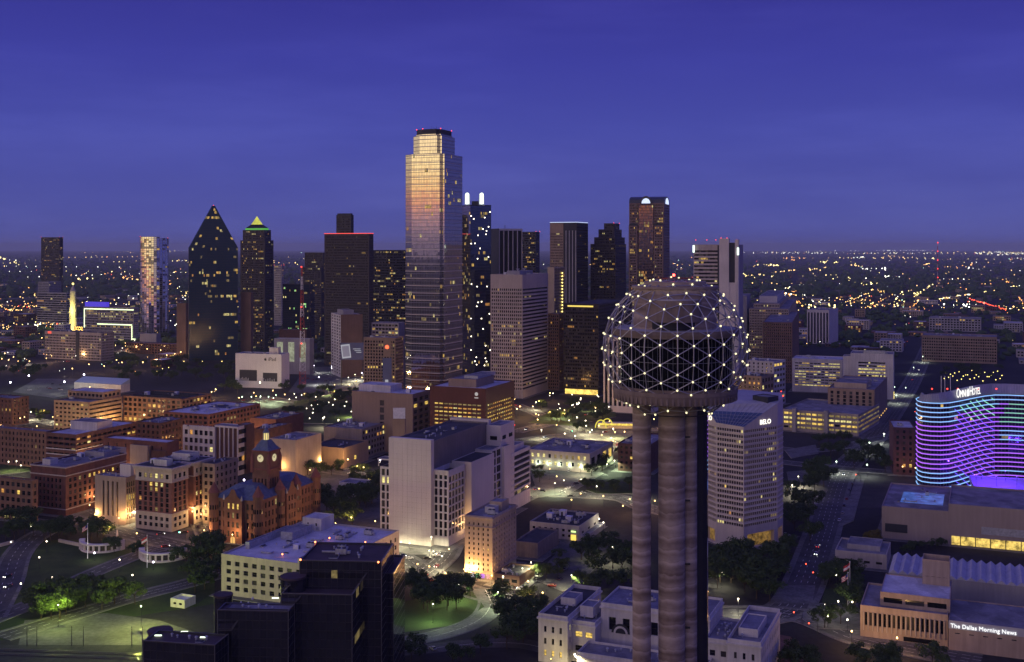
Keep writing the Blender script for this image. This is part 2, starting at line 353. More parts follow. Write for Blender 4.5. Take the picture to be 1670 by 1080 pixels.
def clut_mesh(k):
    if k in _clm: return _clm[k]
    mb = MB()
    if k == 'unit':      # packaged air handler with fan cowls and a duct
        mb.box((0, 0, .3), 4, 2.2, 1.9, 0, 0); mb.cyl((-1, 0, 2.2), .75, .35, 10, 1); mb.cyl((1, 0, 2.2), .75, .35, 10, 1); mb.box((2.6, 0, .5), 1.2, 1.2, .9, 0, 0); mb.box((0, 0, 0), 3.6, 1.8, .3, 0, 1)
    elif k == 'vent':
        mb.cyl((0, 0, 0), .35, 1.0, 8, 0); mb.cyl((0, 0, 1.0), .6, .35, 8, 0, .25)
    elif k == 'hatch':
        mb.box((0, 0, 0), 3.2, 3.2, 2.5, 0, 0); mb.box((0, 0, 2.5), 3.5, 3.5, .2, 0, 0); mb.box((0, -1.62, 0), 1, .1, 2, 0, 1)
    elif k == 'duct':
        mb.box((0, 0, .3), 7, .8, .7, 0, 0); mb.box((3.5, 1.2, .3), .8, 3.2, .7, 0, 0); mb.box((-3.0, 0, 0), .3, .6, .3, 0, 1); mb.box((2.4, 0, 0), .3, .6, .3, 0, 1)
    elif k == 'skylight':
        mb.box((0, 0, 0), 3, 2, .4, 0, 0); mb.poly([(-1.4, -.9, .4), (1.4, -.9, .4), (1.2, 0, .9), (-1.2, 0, .9)], 1); mb.poly([(1.4, .9, .4), (-1.4, .9, .4), (-1.2, 0, .9), (1.2, 0, .9)], 1); mb.poly([(1.4, -.9, .4), (1.4, .9, .4), (1.2, 0, .9)], 1); mb.poly([(-1.4, .9, .4), (-1.4, -.9, .4), (-1.2, 0, .9)], 1)
    _clm[k] = mb.mesh({'unit': 'air_handler', 'vent': 'roof_vent', 'hatch': 'stair_head', 'duct': 'air_duct', 'skylight': 'skylight'}[k], [METAL if k != 'hatch' else WHITEM, DARKM]); return _clm[k]
NAMES = {'unit': 'air_handler', 'vent': 'roof_vent', 'hatch': 'stair_head', 'duct': 'air_duct', 'skylight': 'skylight'}
def clutter(t, fp, z, n, kinds=('unit', 'unit', 'vent', 'vent', 'hatch', 'duct', 'skylight')):
    rg = random.Random(int(abs(fp[0][0] * 13 + fp[0][1])))
    p, r, l = Vector(fp[0]), Vector(fp[1]) - Vector(fp[0]), Vector(fp[3]) - Vector(fp[0]); used = []
    ang = math.atan2(-l.y, -l.x)
    n = round(n * 1.6)
    for _ in range(n * 6):
        if len(used) >= n: break
        k = rg.choice(kinds); c = p + r * rg.uniform(.15, .85) + l * rg.uniform(.15, .85)
        if min(r.length, l.length) < 12 and k in ('unit', 'duct', 'hatch'): k = 'vent'
        if any((c - d).length < (5.2 if k != 'vent' else 2.4) for d in used): continue
        used.append(c)
        o = link(NAMES[k], clut_mesh(k), t.o, Vector((c.x, c.y, z + .005)) - t.loc); o.rotation_euler.z = ang + rg.choice((0, math.pi / 2)); s = rg.uniform(.8, 1.25); o.scale = (s, s, s)
def sub_box(t, fp, z0, z1, wall, name='penthouse', left=None, right=None, top=None, key=None, par=.4):
    """a smaller block standing on a thing, as one of its parts"""
    k = key or (name + str(len(t.parts))); t.part(name, wall, key=k)
    facade(t, fp[0], fp[1], z0, z1, right, k); facade(t, fp[1], fp[2], z0, z1, None, k); facade(t, fp[2], fp[3], z0, z1, None, k); facade(t, fp[3], fp[0], z0, z1, left, k)
    roof(t, fp, z1, top or ROOFG, par, .3, 'roof', k + '_roof', k)
def frac_fp(fp, u0, u1, v0, v1):
    """rectangle inside a block: u along its right face, v along its left face (0..1)"""
    p, r, l = Vector(fp[0]), Vector(fp[1]) - Vector(fp[0]), Vector(fp[3]) - Vector(fp[0])
    return [tuple(p + r * u + l * v) for u, v in ((u0, v0), (u1, v0), (u1, v1), (u0, v1))]
def text(t, body, p, u, size, mat, name='sign', ext=.1, align='CENTER', n=None, sx=1.0):
    """raised lettering: baseline centre p, reading along u, upright (or along the given normal)"""
    cu = bpy.data.curves.new('lettering', 'FONT'); cu.body = body; cu.size = size; cu.extrude = ext; cu.align_x = align; cu.materials.append(mat); cu.resolution_u = 2
    tmp = bpy.data.objects.new('tmp', cu); me = bpy.data.meshes.new_from_object(tmp); bpy.data.objects.remove(tmp)
    if not me.materials: me.materials.append(mat)
    o = link(name, me, t.o); u = Vector((u[0], u[1], 0)).normalized(); nn = Vector((u.y, -u.x, 0)); up = Vector((0, 0, 1))
    o.matrix_local = Matrix.Translation(Vector(p) - t.loc) @ Matrix(((u.x * sx, up.x, nn.x, 0), (u.y * sx, up.y, nn.y, 0), (u.z * sx, up.z, nn.z, 0), (0, 0, 0, 1))); return o, max(v.co.x for v in me.vertices) * sx
# ================================================================== ground, lawns, roads
GROUND = ground_mat('ground_city', (.016, .016, .017), (.036, .034, .038), .012, .95, .25)
ASPH = ground_mat('asphalt', (.050, .049, .050), (.098, .094, .092), .08, .85, .8)
CONC = ground_mat('concrete_paving', (.10, .097, .092), (.18, .175, .165), .12, .9, .7)
LOT = ground_mat('parking_concrete', (.075, .075, .072), (.14, .135, .13), .06, .9, .5)
LAWN = ground_mat('lawn_grass', (.022, .040, .012), (.050, .075, .022), .07, .95, 1.6)
PAINT = plain('road_paint', (.62, .60, .55), .7, var=.25, scale=.6)
KERB = plain('kerb_stone', (.30, .29, .28), .85, var=.2)
PLAZA = ground_mat('brick_paving', (.10, .055, .045), (.16, .09, .075), .15, .85, 1.0)

mb = MB(); mb.quad((-60000, -12000, 0), (60000, -12000, 0), (60000, 52000, 0), (-60000, 52000, 0))
tag(link('ground', mb.mesh('ground', [GROUND])), 'dark city ground stretching to the horizon', 'ground', kind='structure')
ZL = [0.02]
def nextz(): ZL[0] += .005; return ZL[0]
def sheet(name, pix, mat, label, cat, kerb=0.0):
    """a ground area given by its corners; with a kerb it is a raised slab"""
    pts = [gp(*p) for p in pix]; z = nextz() + kerb
    ar = sum(pts[i].x * pts[(i + 1) % len(pts)].y - pts[(i + 1) % len(pts)].x * pts[i].y for i in range(len(pts)))
    if ar < 0: pts.reverse()
    mb = MB(); mb.prism([(p.x, p.y) for p in pts], 0 if kerb else z - .004, z, 1 if kerb else 0, True, False, 0)
    return tag(link(name, mb.mesh(name, [mat, KERB])), label, cat, kind='structure')
def smooth_path(pts, n=6):
    out = []
    for i in range(len(pts) - 1):
        p0 = pts[max(i - 1, 0)]; p1 = pts[i]; p2 = pts[i + 1]; p3 = pts[min(i + 2, len(pts) - 1)]
        for k in range(n):
            t = k / n; out.append(.5 * ((2 * p1) + (p2 - p0) * t + (2 * p0 - 5 * p1 + 4 * p2 - p3) * t * t + (3 * p1 - p0 - 3 * p2 + p3) * t ** 3))
    out.append(pts[-1]); return out
ROADS = []
def road(pix, width, label, walk=2.5, lanes=2, mat=None, lit=None):
    P = smooth_path([gp(*p) for p in pix]); z = nextz(); mb = MB(); mk = MB(); kb = MB(); n = len(P)
    nr = []
    for i in range(n):
        d = (P[min(i + 1, n - 1)] - P[max(i - 1, 0)]).normalized(); nr.append(Vector((-d.y, d.x, 0)))
    def at(i, o, zz): v = P[i] + nr[i] * o; return (v.x, v.y, zz)
    w = width / 2
    for i in range(n - 1):
        mb.quad(at(i, -w, z), at(i + 1, -w, z), at(i + 1, w, z), at(i, w, z), 0)
        if walk:
            for s in (-1, 1):
                a, b = w * s, (w + walk) * s; zz = .13 + z
                kb.quad(at(i, a, 0), at(i + 1, a, 0), at(i + 1, a, zz), at(i, a, zz), 1); kb.quad(at(i, b, zz), at(i + 1, b, zz), at(i + 1, b, 0), at(i, b, 0), 1)
                q = (at(i, a, zz), at(i + 1, a, zz), at(i + 1, b, zz), at(i, b, zz)); kb.quad(*(q if s < 0 else tuple(reversed(q))), 0)
    # lane dashes
    acc = 0.0
    for i in range(n - 1):
        seg = (P[i + 1] - P[i]).length; k = max(1, int(seg / 9)); d = (P[i + 1] - P[i]) / seg; nn = Vector((-d.y, d.x, 0))
        for j in range(k):
            b0 = P[i] + d * (j * seg / k); b1 = b0 + d * 3.6
            for l in range(1, lanes):
                o = -w + width * l / lanes
                q = [b0 + nn * (o - .11), b1 + nn * (o - .11), b1 + nn * (o + .11), b0 + nn * (o + .11)]; mk.quad(*[(v.x, v.y, z + .008) for v in q])
    ROADS.append((P, width, nr, lit, z))
    o = tag(link('road', mb.mesh('road', [mat or ASPH])), label, 'road', kind='structure')
    if mk.f: link('lane_marking', mk.mesh('lane_marking', [PAINT]), o, kind='stuff')
    if kb.f: link('pavement', kb.mesh('pavement', [CONC, KERB]), o)
    return o

# Dealey-side park: lawns and three streets that fan out
sheet('lawn', [(0, 885), (120, 880), (250, 905), (350, 925), (350, 985), (240, 1002), (60, 1035), (0, 1045)], LAWN, 'sloping park lawn in front of the old courthouse', 'lawn')
sheet('lawn', [(640, 985), (690, 975), (770, 965), (790, 990), (745, 1020), (640, 1035)], LAWN, 'curved lawn inside the looping ramp beside the black glass hotel', 'lawn', .12)
sheet('yard', [(40, 1012), (175, 1000), (260, 1012), (330, 1035), (300, 1052), (30, 1052)], LOT, 'pale gravel yard lit greenish behind the railway', 'yard')
sheet('railway_bed', [(-60, 1052), (260, 1052), (400, 1065), (400, 1110), (-60, 1110)], ground_mat('ballast', (.030, .030, .034), (.055, .052, .056), .3, .95, 2.0), 'dark ballast bed under the railway tracks', 'railway')
sheet('plaza', [(150, 862), (225, 868), (285, 868), (345, 848), (348, 895), (300, 905), (200, 890)], ASPH, 'broad street crossing in front of the carved brick courthouse block', 'road')
sheet('plaza', [(470, 760), (560, 768), (622, 800), (622, 868), (520, 850), (500, 800)], LOT, 'orange-lit open square behind the red courthouse', 'plaza')
sheet('parking_lot', [(700, 880), (700, 905), (640, 905), (640, 880)], CONC, 'pale forecourt at the foot of the blank white slab', 'forecourt')
road([(190, 822), (144, 838), (64, 872), (28, 905), (12, 950), (-20, 1010)], 13, 'curving street on the west side of the park lawn', 2, 3)
road([(290, 890), (240, 900), (144, 938), (72, 976), (-30, 1018)], 11, 'straight street running diagonally across the park lawn', 1.5, 3)
road([(362, 935), (300, 953), (225, 972), (120, 1003), (0, 1040)], 12, 'street along the south edge of the park lawn', 2, 3)
road([(150, 855), (222, 874), (300, 892), (380, 915)], 15, 'cross street at the head of the park lawn', 2.5, 4)
road([(345, 880), (330, 850), (316, 825), (300, 800)], 12, 'side street between the carved brick block and the red courthouse', 2.5, 2, lit='side street by the courthouse')
road([(222, 862), (150, 838), (60, 815), (-40, 790)], 13, 'street passing under the brick warehouses', 2.5, 2, lit='street below the brick warehouses')
road([(560, 885), (640, 905), (690, 932), (760, 962), (850, 985), (930, 1003)], 14, 'street passing the floodlit old hotel', 2.5, 3, lit='street of the floodlit hotel')
road([(690, 935), (720, 910), (740, 880), (790, 840), (880, 800), (940, 770), (985, 735), (1010, 715)], 14, 'street behind the white slab leading to the lit car park', 2.5, 4, lit='street behind the white slab')
road([(640, 1050), (720, 1035), (780, 1012), (800, 985), (790, 960)], 10, 'ramp curving round the lawn beside the black glass hotel', 1.5, 2, CONC)
road([(620, 1066), (700, 1058), (780, 1050), (850, 1050), (905, 1062)], 12, 'underpass street at the bottom edge behind the white station', 0, 2)
road([(830, 800), (900, 806), (1010, 812), (1060, 830), (1200, 860), (1290, 880)], 14, 'orange-lit street crossing behind the tower shaft', 2.5, 4, lit='street behind the tower shaft')
road([(1210, 1010), (1270, 1000), (1305, 965), (1342, 865), (1372, 772), (1425, 715), (1468, 655), (1494, 610), (1515, 560), (1535, 510)], 17, 'long avenue climbing away past the stepped neon hotel', 3, 5)
road([(1150, 1000), (1300, 1003), (1400, 1040), (1480, 1058), (1600, 1078)], 16, 'street along the front of the newspaper building', 3, 4)
road([(1260, 752), (1372, 764), (1500, 774), (1640, 785)], 14, 'cross street between the car park and the neon hotel', 2.5, 3)
road([(1230, 725), (1330, 735), (1430, 716), (1500, 700)], 12, 'curving street in front of the open parking garage', 2, 2)
road([(838, 705), (900, 690), (960, 678), (1010, 660)], 14, 'street skirting the dark tree-filled square', 2.5, 3, lit='far side of the dark square')
road([(840, 660), (880, 676), (940, 700), (1010, 730)], 13, 'street on the near side of the tree-filled square', 2.5, 3, lit='near side of the dark square')
road([(838, 720), (900, 712), (1000, 704), (1080, 700)], 14, 'wide street crossing below the yellow arches', 2.5, 4, lit='wide street below the arches')
road([(0, 600), (80, 592), (170, 580), (260, 556), (330, 540)], 26, 'sunken motorway curving behind the office block', 0, 6, lit='sunken motorway')
road([(440, 650), (520, 655), (590, 622), (650, 600)], 16, 'street round the parking gardens behind the brick blocks', 2.5, 3, lit='street round the lamp garden')
road([(1210, 508), (1400, 500), (1560, 492), (1700, 470), (1900, 440)], 34, 'far motorway sweeping across the right background', 0, 8)
road([(1480, 470), (1560, 492), (1650, 520), (1800, 560)], 22, 'far feeder road on the right horizon plain', 0, 4)
road([(-40, 700), (75, 742), (160, 765), (222, 792)], 12, 'street behind the red brick warehouse', 2.5, 2, lit='street behind the brick warehouse')
road([(222, 792), (245, 752), (300, 715), (345, 690), (400, 662), (440, 648)], 12, 'street climbing through the brick quarter', 2.5, 2, lit='street through the brick quarter')
road([(-30, 655), (80, 690), (160, 700), (230, 722)], 11, 'street between the tan office and the garage', 2.5, 2, lit='street by the decked garage')
road([(410, 690), (420, 735), (440, 765), (500, 790)], 11, 'street beside the plain brick block', 2.5, 2, lit='street beside the plain brick block')
road([(330, 738), (420, 752), (520, 765), (620, 780)], 13, 'street before the museum boxes', 2.5, 3, lit='street before the museum boxes')
road([(150, 640), (210, 668), (300, 690), (345, 700)], 11, 'street before the brick lofts', 2.5, 2, lit='street before the brick lofts')
sheet('crossing_slab', [(1278, 955), (1330, 955), (1325, 985), (1262, 985)], CONC, 'pale paved crossing on the avenue beside the newspaper building', 'crossing')
mkb = MB()
for k in range(7):
    a = gp(1284 + k * 6, 983, .08); b = gp(1296 + k * 5.2, 958, .08); mkb.quad((a.x, a.y, .09), (a.x + .7, a.y, .09), (b.x + .7, b.y, .09), (b.x, b.y, .09))
tag(link('crossing_marking', mkb.mesh('crossing_marking', [PAINT])), 'white stripes painted across the avenue', 'marking', kind='structure')
sheet('parking_lot', [(865, 770), (955, 763), (985, 772), (930, 805), (880, 812)], LOT, 'pale open car park in front of the lit two-storey hall', 'car park', .1)
sheet('parking_lot', [(870, 945), (905, 905), (915, 880), (1000, 885), (985, 912), (930, 970)], LOT, 'car park with a few cars beside the low grey hall', 'car park', .1)
sheet('parking_lot', [(905, 712), (1000, 700), (1032, 705), (1032, 718), (920, 728)], LOT, 'floodlit lot below the yellow arches', 'car park')
sheet('lawn', [(862, 690), (905, 668), (1000, 655), (1005, 680), (930, 695)], LAWN, 'tree-filled square dotted with white lamps', 'lawn', .12)
sheet('lawn', [(955, 800), (985, 790), (1040, 788), (1040, 806), (975, 806)], LAWN, 'dark lawn beside the tower shaft', 'lawn', .12)
sheet('parking_lot', [(1283, 770), (1345, 765), (1350, 800), (1290, 805)], LOT, 'pale lot between the white tower and the avenue', 'car park', .1)
sheet('parking_lot', [(1280, 735), (1330, 726), (1335, 740), (1290, 748)], CONC, 'pale terrace in front of the open parking garage', 'terrace', .3)
sheet('lawn', [(1392, 830), (1408, 782), (1495, 782), (1500, 830)], ground_mat('bare_earth', (.030, .030, .032), (.055, .05, .048), .08, .95, .7), 'bare dark plot in front of the neon hotel', 'plot')
sheet('pavement', [(1368, 860), (1395, 782), (1410, 782), (1392, 850)], CONC, 'pale footway beside the bare plot', 'pavement', .13)
sheet('lawn', [(1345, 962), (1378, 958), (1380, 985), (1340, 985)], LAWN, 'small lawn under the flagpoles of the newspaper building', 'lawn', .12)
sheet('forecourt', [(1320, 985), (1400, 985), (1405, 1030), (1330, 1025), (1308, 1010)], CONC, 'paved corner forecourt of the newspaper building', 'forecourt', .13)
sheet('plaza', [(1235, 1030), (1290, 1040), (1320, 1085), (1235, 1085)], PLAZA, 'red brick plaza at the bottom edge beside the station', 'plaza', .12)
sheet('parking_lot', [(20, 640), (60, 618), (160, 618), (130, 640), (90, 650)], LOT, 'floodlit pale car park behind the red brick block', 'car park')
sheet('parking_lot', [(470, 640), (500, 600), (600, 595), (600, 625), (560, 650)], LOT, 'car park full of parked cars behind the white screen building', 'car park')
sheet('lawn', [(470, 690), (480, 655), (560, 640), (580, 680), (560, 692)], LAWN, 'garden of dark trees dotted with white lamps', 'lawn', .12)
sheet('lawn', [(0, 740), (60, 735), (60, 768), (0, 775)], LAWN, 'small green lot among white lamps', 'lawn', .12)

# ================================================================== skyline towers
D1 = wall_mat('dark_granite', (.034, .036, .050), .2, .1, .5, .15)
D2 = wall_mat('dark_bronze_wall', (.048, .040, .046), .2, .1, .5, .15)
BRN = wall_mat('brown_precast', (.20, .125, .09), .2, .05, .8, .25)
TAN = wall_mat('tan_precast', (.33, .24, .17), .2, .06, .8, .25)
BEI = wall_mat('beige_limestone', (.46, .37, .28), .2, .06, .8, .25)
LIM = wall_mat('pale_limestone', (.52, .46, .40), .2, .06, .8, .3)
GRY = wall_mat('grey_precast', (.36, .34, .35), .18, .05, .8, .25)
WHT = wall_mat('white_concrete', (.62, .59, .57), .18, .06, .8, .3)
WH2 = wall_mat('white_stone_panels', (.66, .60, .55), .10, .05, .7, .06)
RBK = wall_mat('red_brick', (.165, .074, .058), .25, .3, .85, .25)
DBK = wall_mat('dark_brick', (.115, .058, .046), .25, .3, .85, .25)
OBK = wall_mat('orange_brick', (.26, .15, .095), .25, .3, .85, .25)
TBK = wall_mat('tan_brick', (.36, .25, .16), .25, .3, .85, .25)
MIR = glass('mirror_glass_bronze', (.64, .60, .56), .035, 1.0, wave=.05)
MIR2 = glass('mirror_glass_dark', (.16, .15, .16), .05, 1.0, wave=.05)
MIRB = glass('mirror_glass_blue', (.13, .16, .19), .05, 1.0, wave=.05)
MIRG = glass('mirror_glass_green', (.016, .044, .068), .12, 0.0, .35, wave=.05)
WMIR = [MIR, MIR2] + LITF; WMD = [MIR2, MIR2] + LITF; WMB = [MIRB, MIRB] + LITF; WMG = [MIRG, MIRG] + LITF
far = dict(each=False)

block('office_tower', 'dark reddish slab tower standing alone on the left horizon', 'tower', 97, 387, 67, 103, S(cx=4.5, cz=4.5, lit=.22, warm=(3, 1, 4, 3), **far), S(cx=4.5, cz=4.5, lit=.15, **far), D2, Y=3200, beacon=True)
block('office_building', 'low dark office block with ribbon windows left of the lit cone', 'building', 108, 478, 60, 116, S(cx=5, cz=5, fw=1, lit=.12, **far), S(cx=5, cz=5, fw=1, lit=.12, **far), GRY, Y=2600)
block('office_building', 'pale stepped block rising behind the dark ribbon-window office', 'building', 80, 460, 62, 100, S(lit=.06, **far), S(lit=.06, **far), GRY, Y=2700)
# lit cone-topped spire
c = Vector((xat(119, 2400), 2400, 0)); t = Thing('lit_spire', 'tapering floodlit pale spire beside the dark ribbon-window office', 'spire', c)
m = t.part('shaft', LIM); m.cyl(c, 8, zat(475, 2400), 12, 0, 6); m.cyl(c + Vector((0, 0, zat(475, 2400))), 6, 14, 12, 0, .3); m = t.part('lamp', YLAMP); m.ball(c + Vector((0, 0, zat(463, 2400))), 2.2); t.build()
# curved glass tower with warm reflection
Y = 2300; c0 = Vector((xat(245, Y), Y + 26, 0)); zt = zat(386, Y); rx, ry = 26, 20
t = Thing('glass_tower', 'slim curved glass tower glowing orange on its west edge', 'tower', c0); t.part('wall', GRY)
fp = [(c0.x + rx * math.cos(2 * math.pi * i / 28) * (1 + .12 * math.cos(4 * math.pi * i / 28)), c0.y + ry * math.sin(2 * math.pi * i / 28)) for i in range(28)]
for i in range(28): facade(t, fp[i], fp[(i + 1) % 28], 0, zt - (3 if fp[i][0] > c0.x + 8 else 0), S(nx=1, cz=4.0, fw=.9, fh=.86, mx=.1, mt=.4, mb=1, d=.15, lit=.05, wm=WMIR, tilt=.006, lean=.045, **far))  # panes leaned back on purpose so they mirror the afterglow
t.part('roof', ROOFG).poly([(x, y, zt - 3.5) for x, y in fp]); t.build(); beacon_light(t, (fp[14][0], fp[14][1]), zt); beacon_light(t, (fp[2][0], fp[2][1]), zt - 3)
# neon outlined building
t = block('office_building', 'office building outlined in green-white neon strips', 'building', 218, 502, 136, 226, S(cx=4.5, cz=4.8, fw=.8, lit=.5, warm=(3, 4, 0, 6), **far), S(lit=.2, **far), GRY, Y=2150, done=False)
NEON = emit('neon_green_white', (.80, 1.0, .52), 2.6); u = (Vector(t.fp[0]) - Vector(t.fp[3])); uL = u.length; u = u / uL; n2 = Vector((u.y, -u.x)); p3 = Vector(t.fp[3])
def strip(t, u0, z0, u1, z1, w=1.6, key='neon'):
    m = t.part('neon_strip', NEON, key=key + str(u0) + str(z0)); a, b = p3 + u * u0 + n2 * .3, p3 + u * u1 + n2 * .3
    if abs(u1 - u0) < .01: a, b = a - u * w / 2, a + u * w / 2; m.prism([tuple(a), tuple(b), tuple(b - n2 * .25), tuple(a - n2 * .25)], z0, z1)
    else: m.prism([tuple(a), tuple(b), tuple(b - n2 * .25), tuple(a - n2 * .25)], z0, z0 + w)
strip(t, 2, t.z1 - 5, uL, 0); strip(t, 2.5, zat(537, 2150), 2.5, t.z1 - 5); strip(t, uL * .28, zat(531, 2150), uL * .97, 0); strip(t, uL * .965, 3, uL * .965, zat(532, 2150)); strip(t, uL * .98, zat(554, 2150), uL * 1.25, 0)
sub_box(t, frac_fp(t.fp, .1, .7, .55, .98), t.z1, t.z1 + 9, emit('blue_lit_screen', (.10, .06, .85), .75), 'rooftop_screen'); t.build()
t = block('office_building', 'beige office block with square window grid beside the motorway', 'building', 165, 543, 73, 186, S(cx=4.2, cz=4.4, fw=.68, fh=.6, lit=.10, mt=4, **far), S(cx=4.2, cz=4.4, lit=.05, **far), wall_mat('grey_beige_precast', (.40, .34, .32), .18, .05), Y=1790, top=ROOFD, clut=5, done=False)
q = frac_fp(t.fp, -.03, .02, .38, .44); t.part('slot', D1).prism(q, 0, t.z1 + .5); q = frac_fp(t.fp, -.02, .0, .88, .94); t.part('logo', emit('red_logo', (1, .10, .06), 1.3)).prism(q, t.z1 - 4, t.z1 - .6); t.build()
block('elevator_tower', 'plain brown slab left of the gabled glass tower', 'tower', 303, 495, 288, 309, None, None, BRN, Y=1850)
block('low_building', 'long brick hall in front of the brown slab', 'building', 300, 562, 205, 312, S(cx=6, lit=.1, **far), S(cx=6, lit=.1, **far), DBK, Y=1880, top=ROOFG)
block('low_building', 'pale low block beside the neon building', 'building', 255, 545, 228, 262, None, None, GRY, Y=2000)
# gabled prism tower
Y = 1750; fp = box_fp(388, Y, 308, (38,), -17); zs, zt = zat(404, Y), zat(336, Y); t = Thing('glass_tower', 'dark green glass tower with a steep pointed gable top', 'tower', ((fp[0][0] + fp[2][0]) / 2, (fp[0][1] + fp[2][1]) / 2, 0)); t.part('wall', D1)
st = S(cx=3, cz=4, fw=.92, fh=.9, mx=.2, mt=.3, mb=6, d=.12, lit=.075, wm=WMG, tilt=.002, warm=(4, 3, 1, 4), **far)
for i in range(4): facade(t, fp[i], fp[(i + 1) % 4], 0, zs, st if i in (0, 3) else None)
a3, a0, a1, a2 = [Vector((x, y, zs)) for x, y in (fp[3], fp[0], fp[1], fp[2])]
rf = (a3 + a0) / 2; rf.z = zt; rb = (a1 + a2) / 2 - (a1 - a0) * .05; rb.z = zt; mf = rf + (a3 - a0).normalized() * 2.2; mg = rf - (a3 - a0).normalized() * 2.2
rb1 = rb + (a3 - a0).normalized() * 2.2; rb2 = rb - (a3 - a0).normalized() * 2.2
W = t.part('gable', [MIRG, D1] + LITF); rg = random.Random(3)
nrow = 16
for r in range(nrow):         # the gable face is glazed storey by storey
    f0, f1 = r / nrow, (r + .9) / nrow; L0, R0 = a3.lerp(mf, f0), a0.lerp(mg, f0); L1, R1 = a3.lerp(mf, f1), a0.lerp(mg, f1); k = max(2, int((R0 - L0).length / 3.2))
    for j in range(k):
        mi = 2 + rg.choice((0, 0, 1, 3)) if rg.random() < (.6 if r == 11 else .05) else 0
        W.quad(*[tuple(v) for v in (L0.lerp(R0, j / k), L0.lerp(R0, (j + .94) / k), L1.lerp(R1, (j + .94) / k), L1.lerp(R1, j / k))], mi)
    off = (a1 - a0).normalized() * .15; W.quad(*[tuple(v + off) for v in (L0, R0, a0.lerp(mg, (r + 1) / nrow), a3.lerp(mf, (r + 1) / nrow))], 1)
sl = t.part('sloping_glass', glass('slope_glass', (.10, .15, .22), .25, .5)); sl.quad(tuple(a0), tuple(a1), tuple(rb2), tuple(mg)); sl.quad(tuple(a2), tuple(a3), tuple(mf), tuple(rb1)); sl.quad(tuple(mg), tuple(rb2), tuple(rb1), tuple(mf)); sl.quad(tuple(a1), tuple(a2), tuple(rb1), tuple(rb2))
t.build(); beacon_light(t, (rf.x, rf.y), zt)
# pyramid crowned tower
Y = 1950; t = block('office_tower', 'dark setback tower crowned by a yellow-lit pyramid', 'tower', 432, 392, 392, 446, S(cx=3.6, cz=4, fw=.55, lit=.2, warm=(6, 3, 2, 2), mx=3, **far), S(cx=3.6, cz=4, lit=.14, mx=3, **far), D2, Y=Y, done=False)
sub_box(t, inset(t.fp, 3), t.z1, zat(375, Y), D2, 'upper_stage', S(cx=4, lit=.3, **far), S(cx=4, lit=.2, **far))
f2 = inset(t.fp, 6); z2 = zat(375, Y); f3 = inset(t.fp, 15); z3 = zat(366, Y); ap = Vector((sum(p[0] for p in f2) / 4, sum(p[1] for p in f2) / 4, zat(352, Y)))
t.part('lit_band', emit('green_lit_band', (.16, .75, .10), .55)).prism(f2, z2 - 1, z2 + 3, top=False)
m = t.part('pyramid_base', D1)
for i in range(4): j = (i + 1) % 4; m.quad((*f2[i], z2 + 3), (*f2[j], z2 + 3), (*f3[j], z3), (*f3[i], z3))
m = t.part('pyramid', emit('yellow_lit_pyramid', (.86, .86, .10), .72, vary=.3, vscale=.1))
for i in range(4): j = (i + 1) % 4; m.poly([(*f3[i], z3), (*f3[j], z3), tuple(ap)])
t.build()
block('elevator_tower', 'plain brown slab in front of the pyramid-crowned tower', 'tower', 409, 477, 393, 413, None, None, BRN, Y=1760)
block('office_tower', 'slim pale tower right of the pyramid-crowned tower', 'tower', 459, 433, 447, 463, S(cx=3.5, lit=.1, **far), S(lit=.1, **far), LIM, Y=2600, beacon=True)
block('glass_block', 'dark glass block with green lights along its upper floors', 'building', 505, 464, 461, 513, S(cx=3, cz=4, fw=.9, fh=.8, lit=.10, wm=[MIRG, MIRG, emit('lit_green', (.45, 1.0, .35), 1.1, vary=.7), LITS[1], LITS[3]], **far), S(cx=3, lit=.1, **far), D1, Y=2000, top=ROOFD)
block('office_tower', 'dark block with warm window rows behind the lattice mast', 'tower', 527, 412, 497, 531, S(cx=3.5, cz=4, lit=.22, **far), S(lit=.2, **far), D2, Y=2250)
block('office_tower', 'lower dark block stepping down behind the lattice mast', 'tower', 524, 436, 492, 528, S(cx=3.5, cz=4, lit=.25, **far), S(lit=.2, **far), D2, Y=2200)
# broad dark tower with red roofline and rounded penthouse
Y = 1700; t = block('office_tower', 'broad dark ribbed tower with red roofline and rounded penthouse', 'tower', 602, 381, 529, 609, S(cx=2.6, cz=4, fw=.5, fh=.62, lit=.05, mt=3, mx=2, d=.6, **far), S(cx=2.6, cz=4, fw=.5, lit=.04, d=.6, **far), D2, Y=Y, top=ROOFD, done=False)
m = t.part('red_roofline', emit('red_neon', (1, .08, .06), 1.6)); e = inset(t.fp, -.4)
for i in (3, 0): j = (i + 1) % 4; m.prism([e[i], e[j], tuple(Vector(e[j]) * .9999 + Vector(e[i]) * .0001 + Vector((0, .3))), tuple(Vector(e[i]) + Vector((0, .3)))], t.z1 - .2, t.z1 + .7)
pf = frac_fp(t.fp, .2, .8, .42, .75); sub_box(t, pf, t.z1, zat(350, Y), D1, 'penthouse', S(cx=3, cz=4, lit=.05, **far), S(lit=.03, **far)); m = t.part('penthouse_cap', D1); m.prism(inset(pf, 1.2), zat(350, Y) - .5, zat(347.5, Y)); t.build()
block('office_tower', 'wide dark office slab with scattered yellow windows left of the tallest tower', 'tower', 668, 408, 606, 690, S(cx=3.4, cz=4.2, fw=.8, fh=.5, lit=.24, **far), None, D1, Y=1800, top=ROOFD)
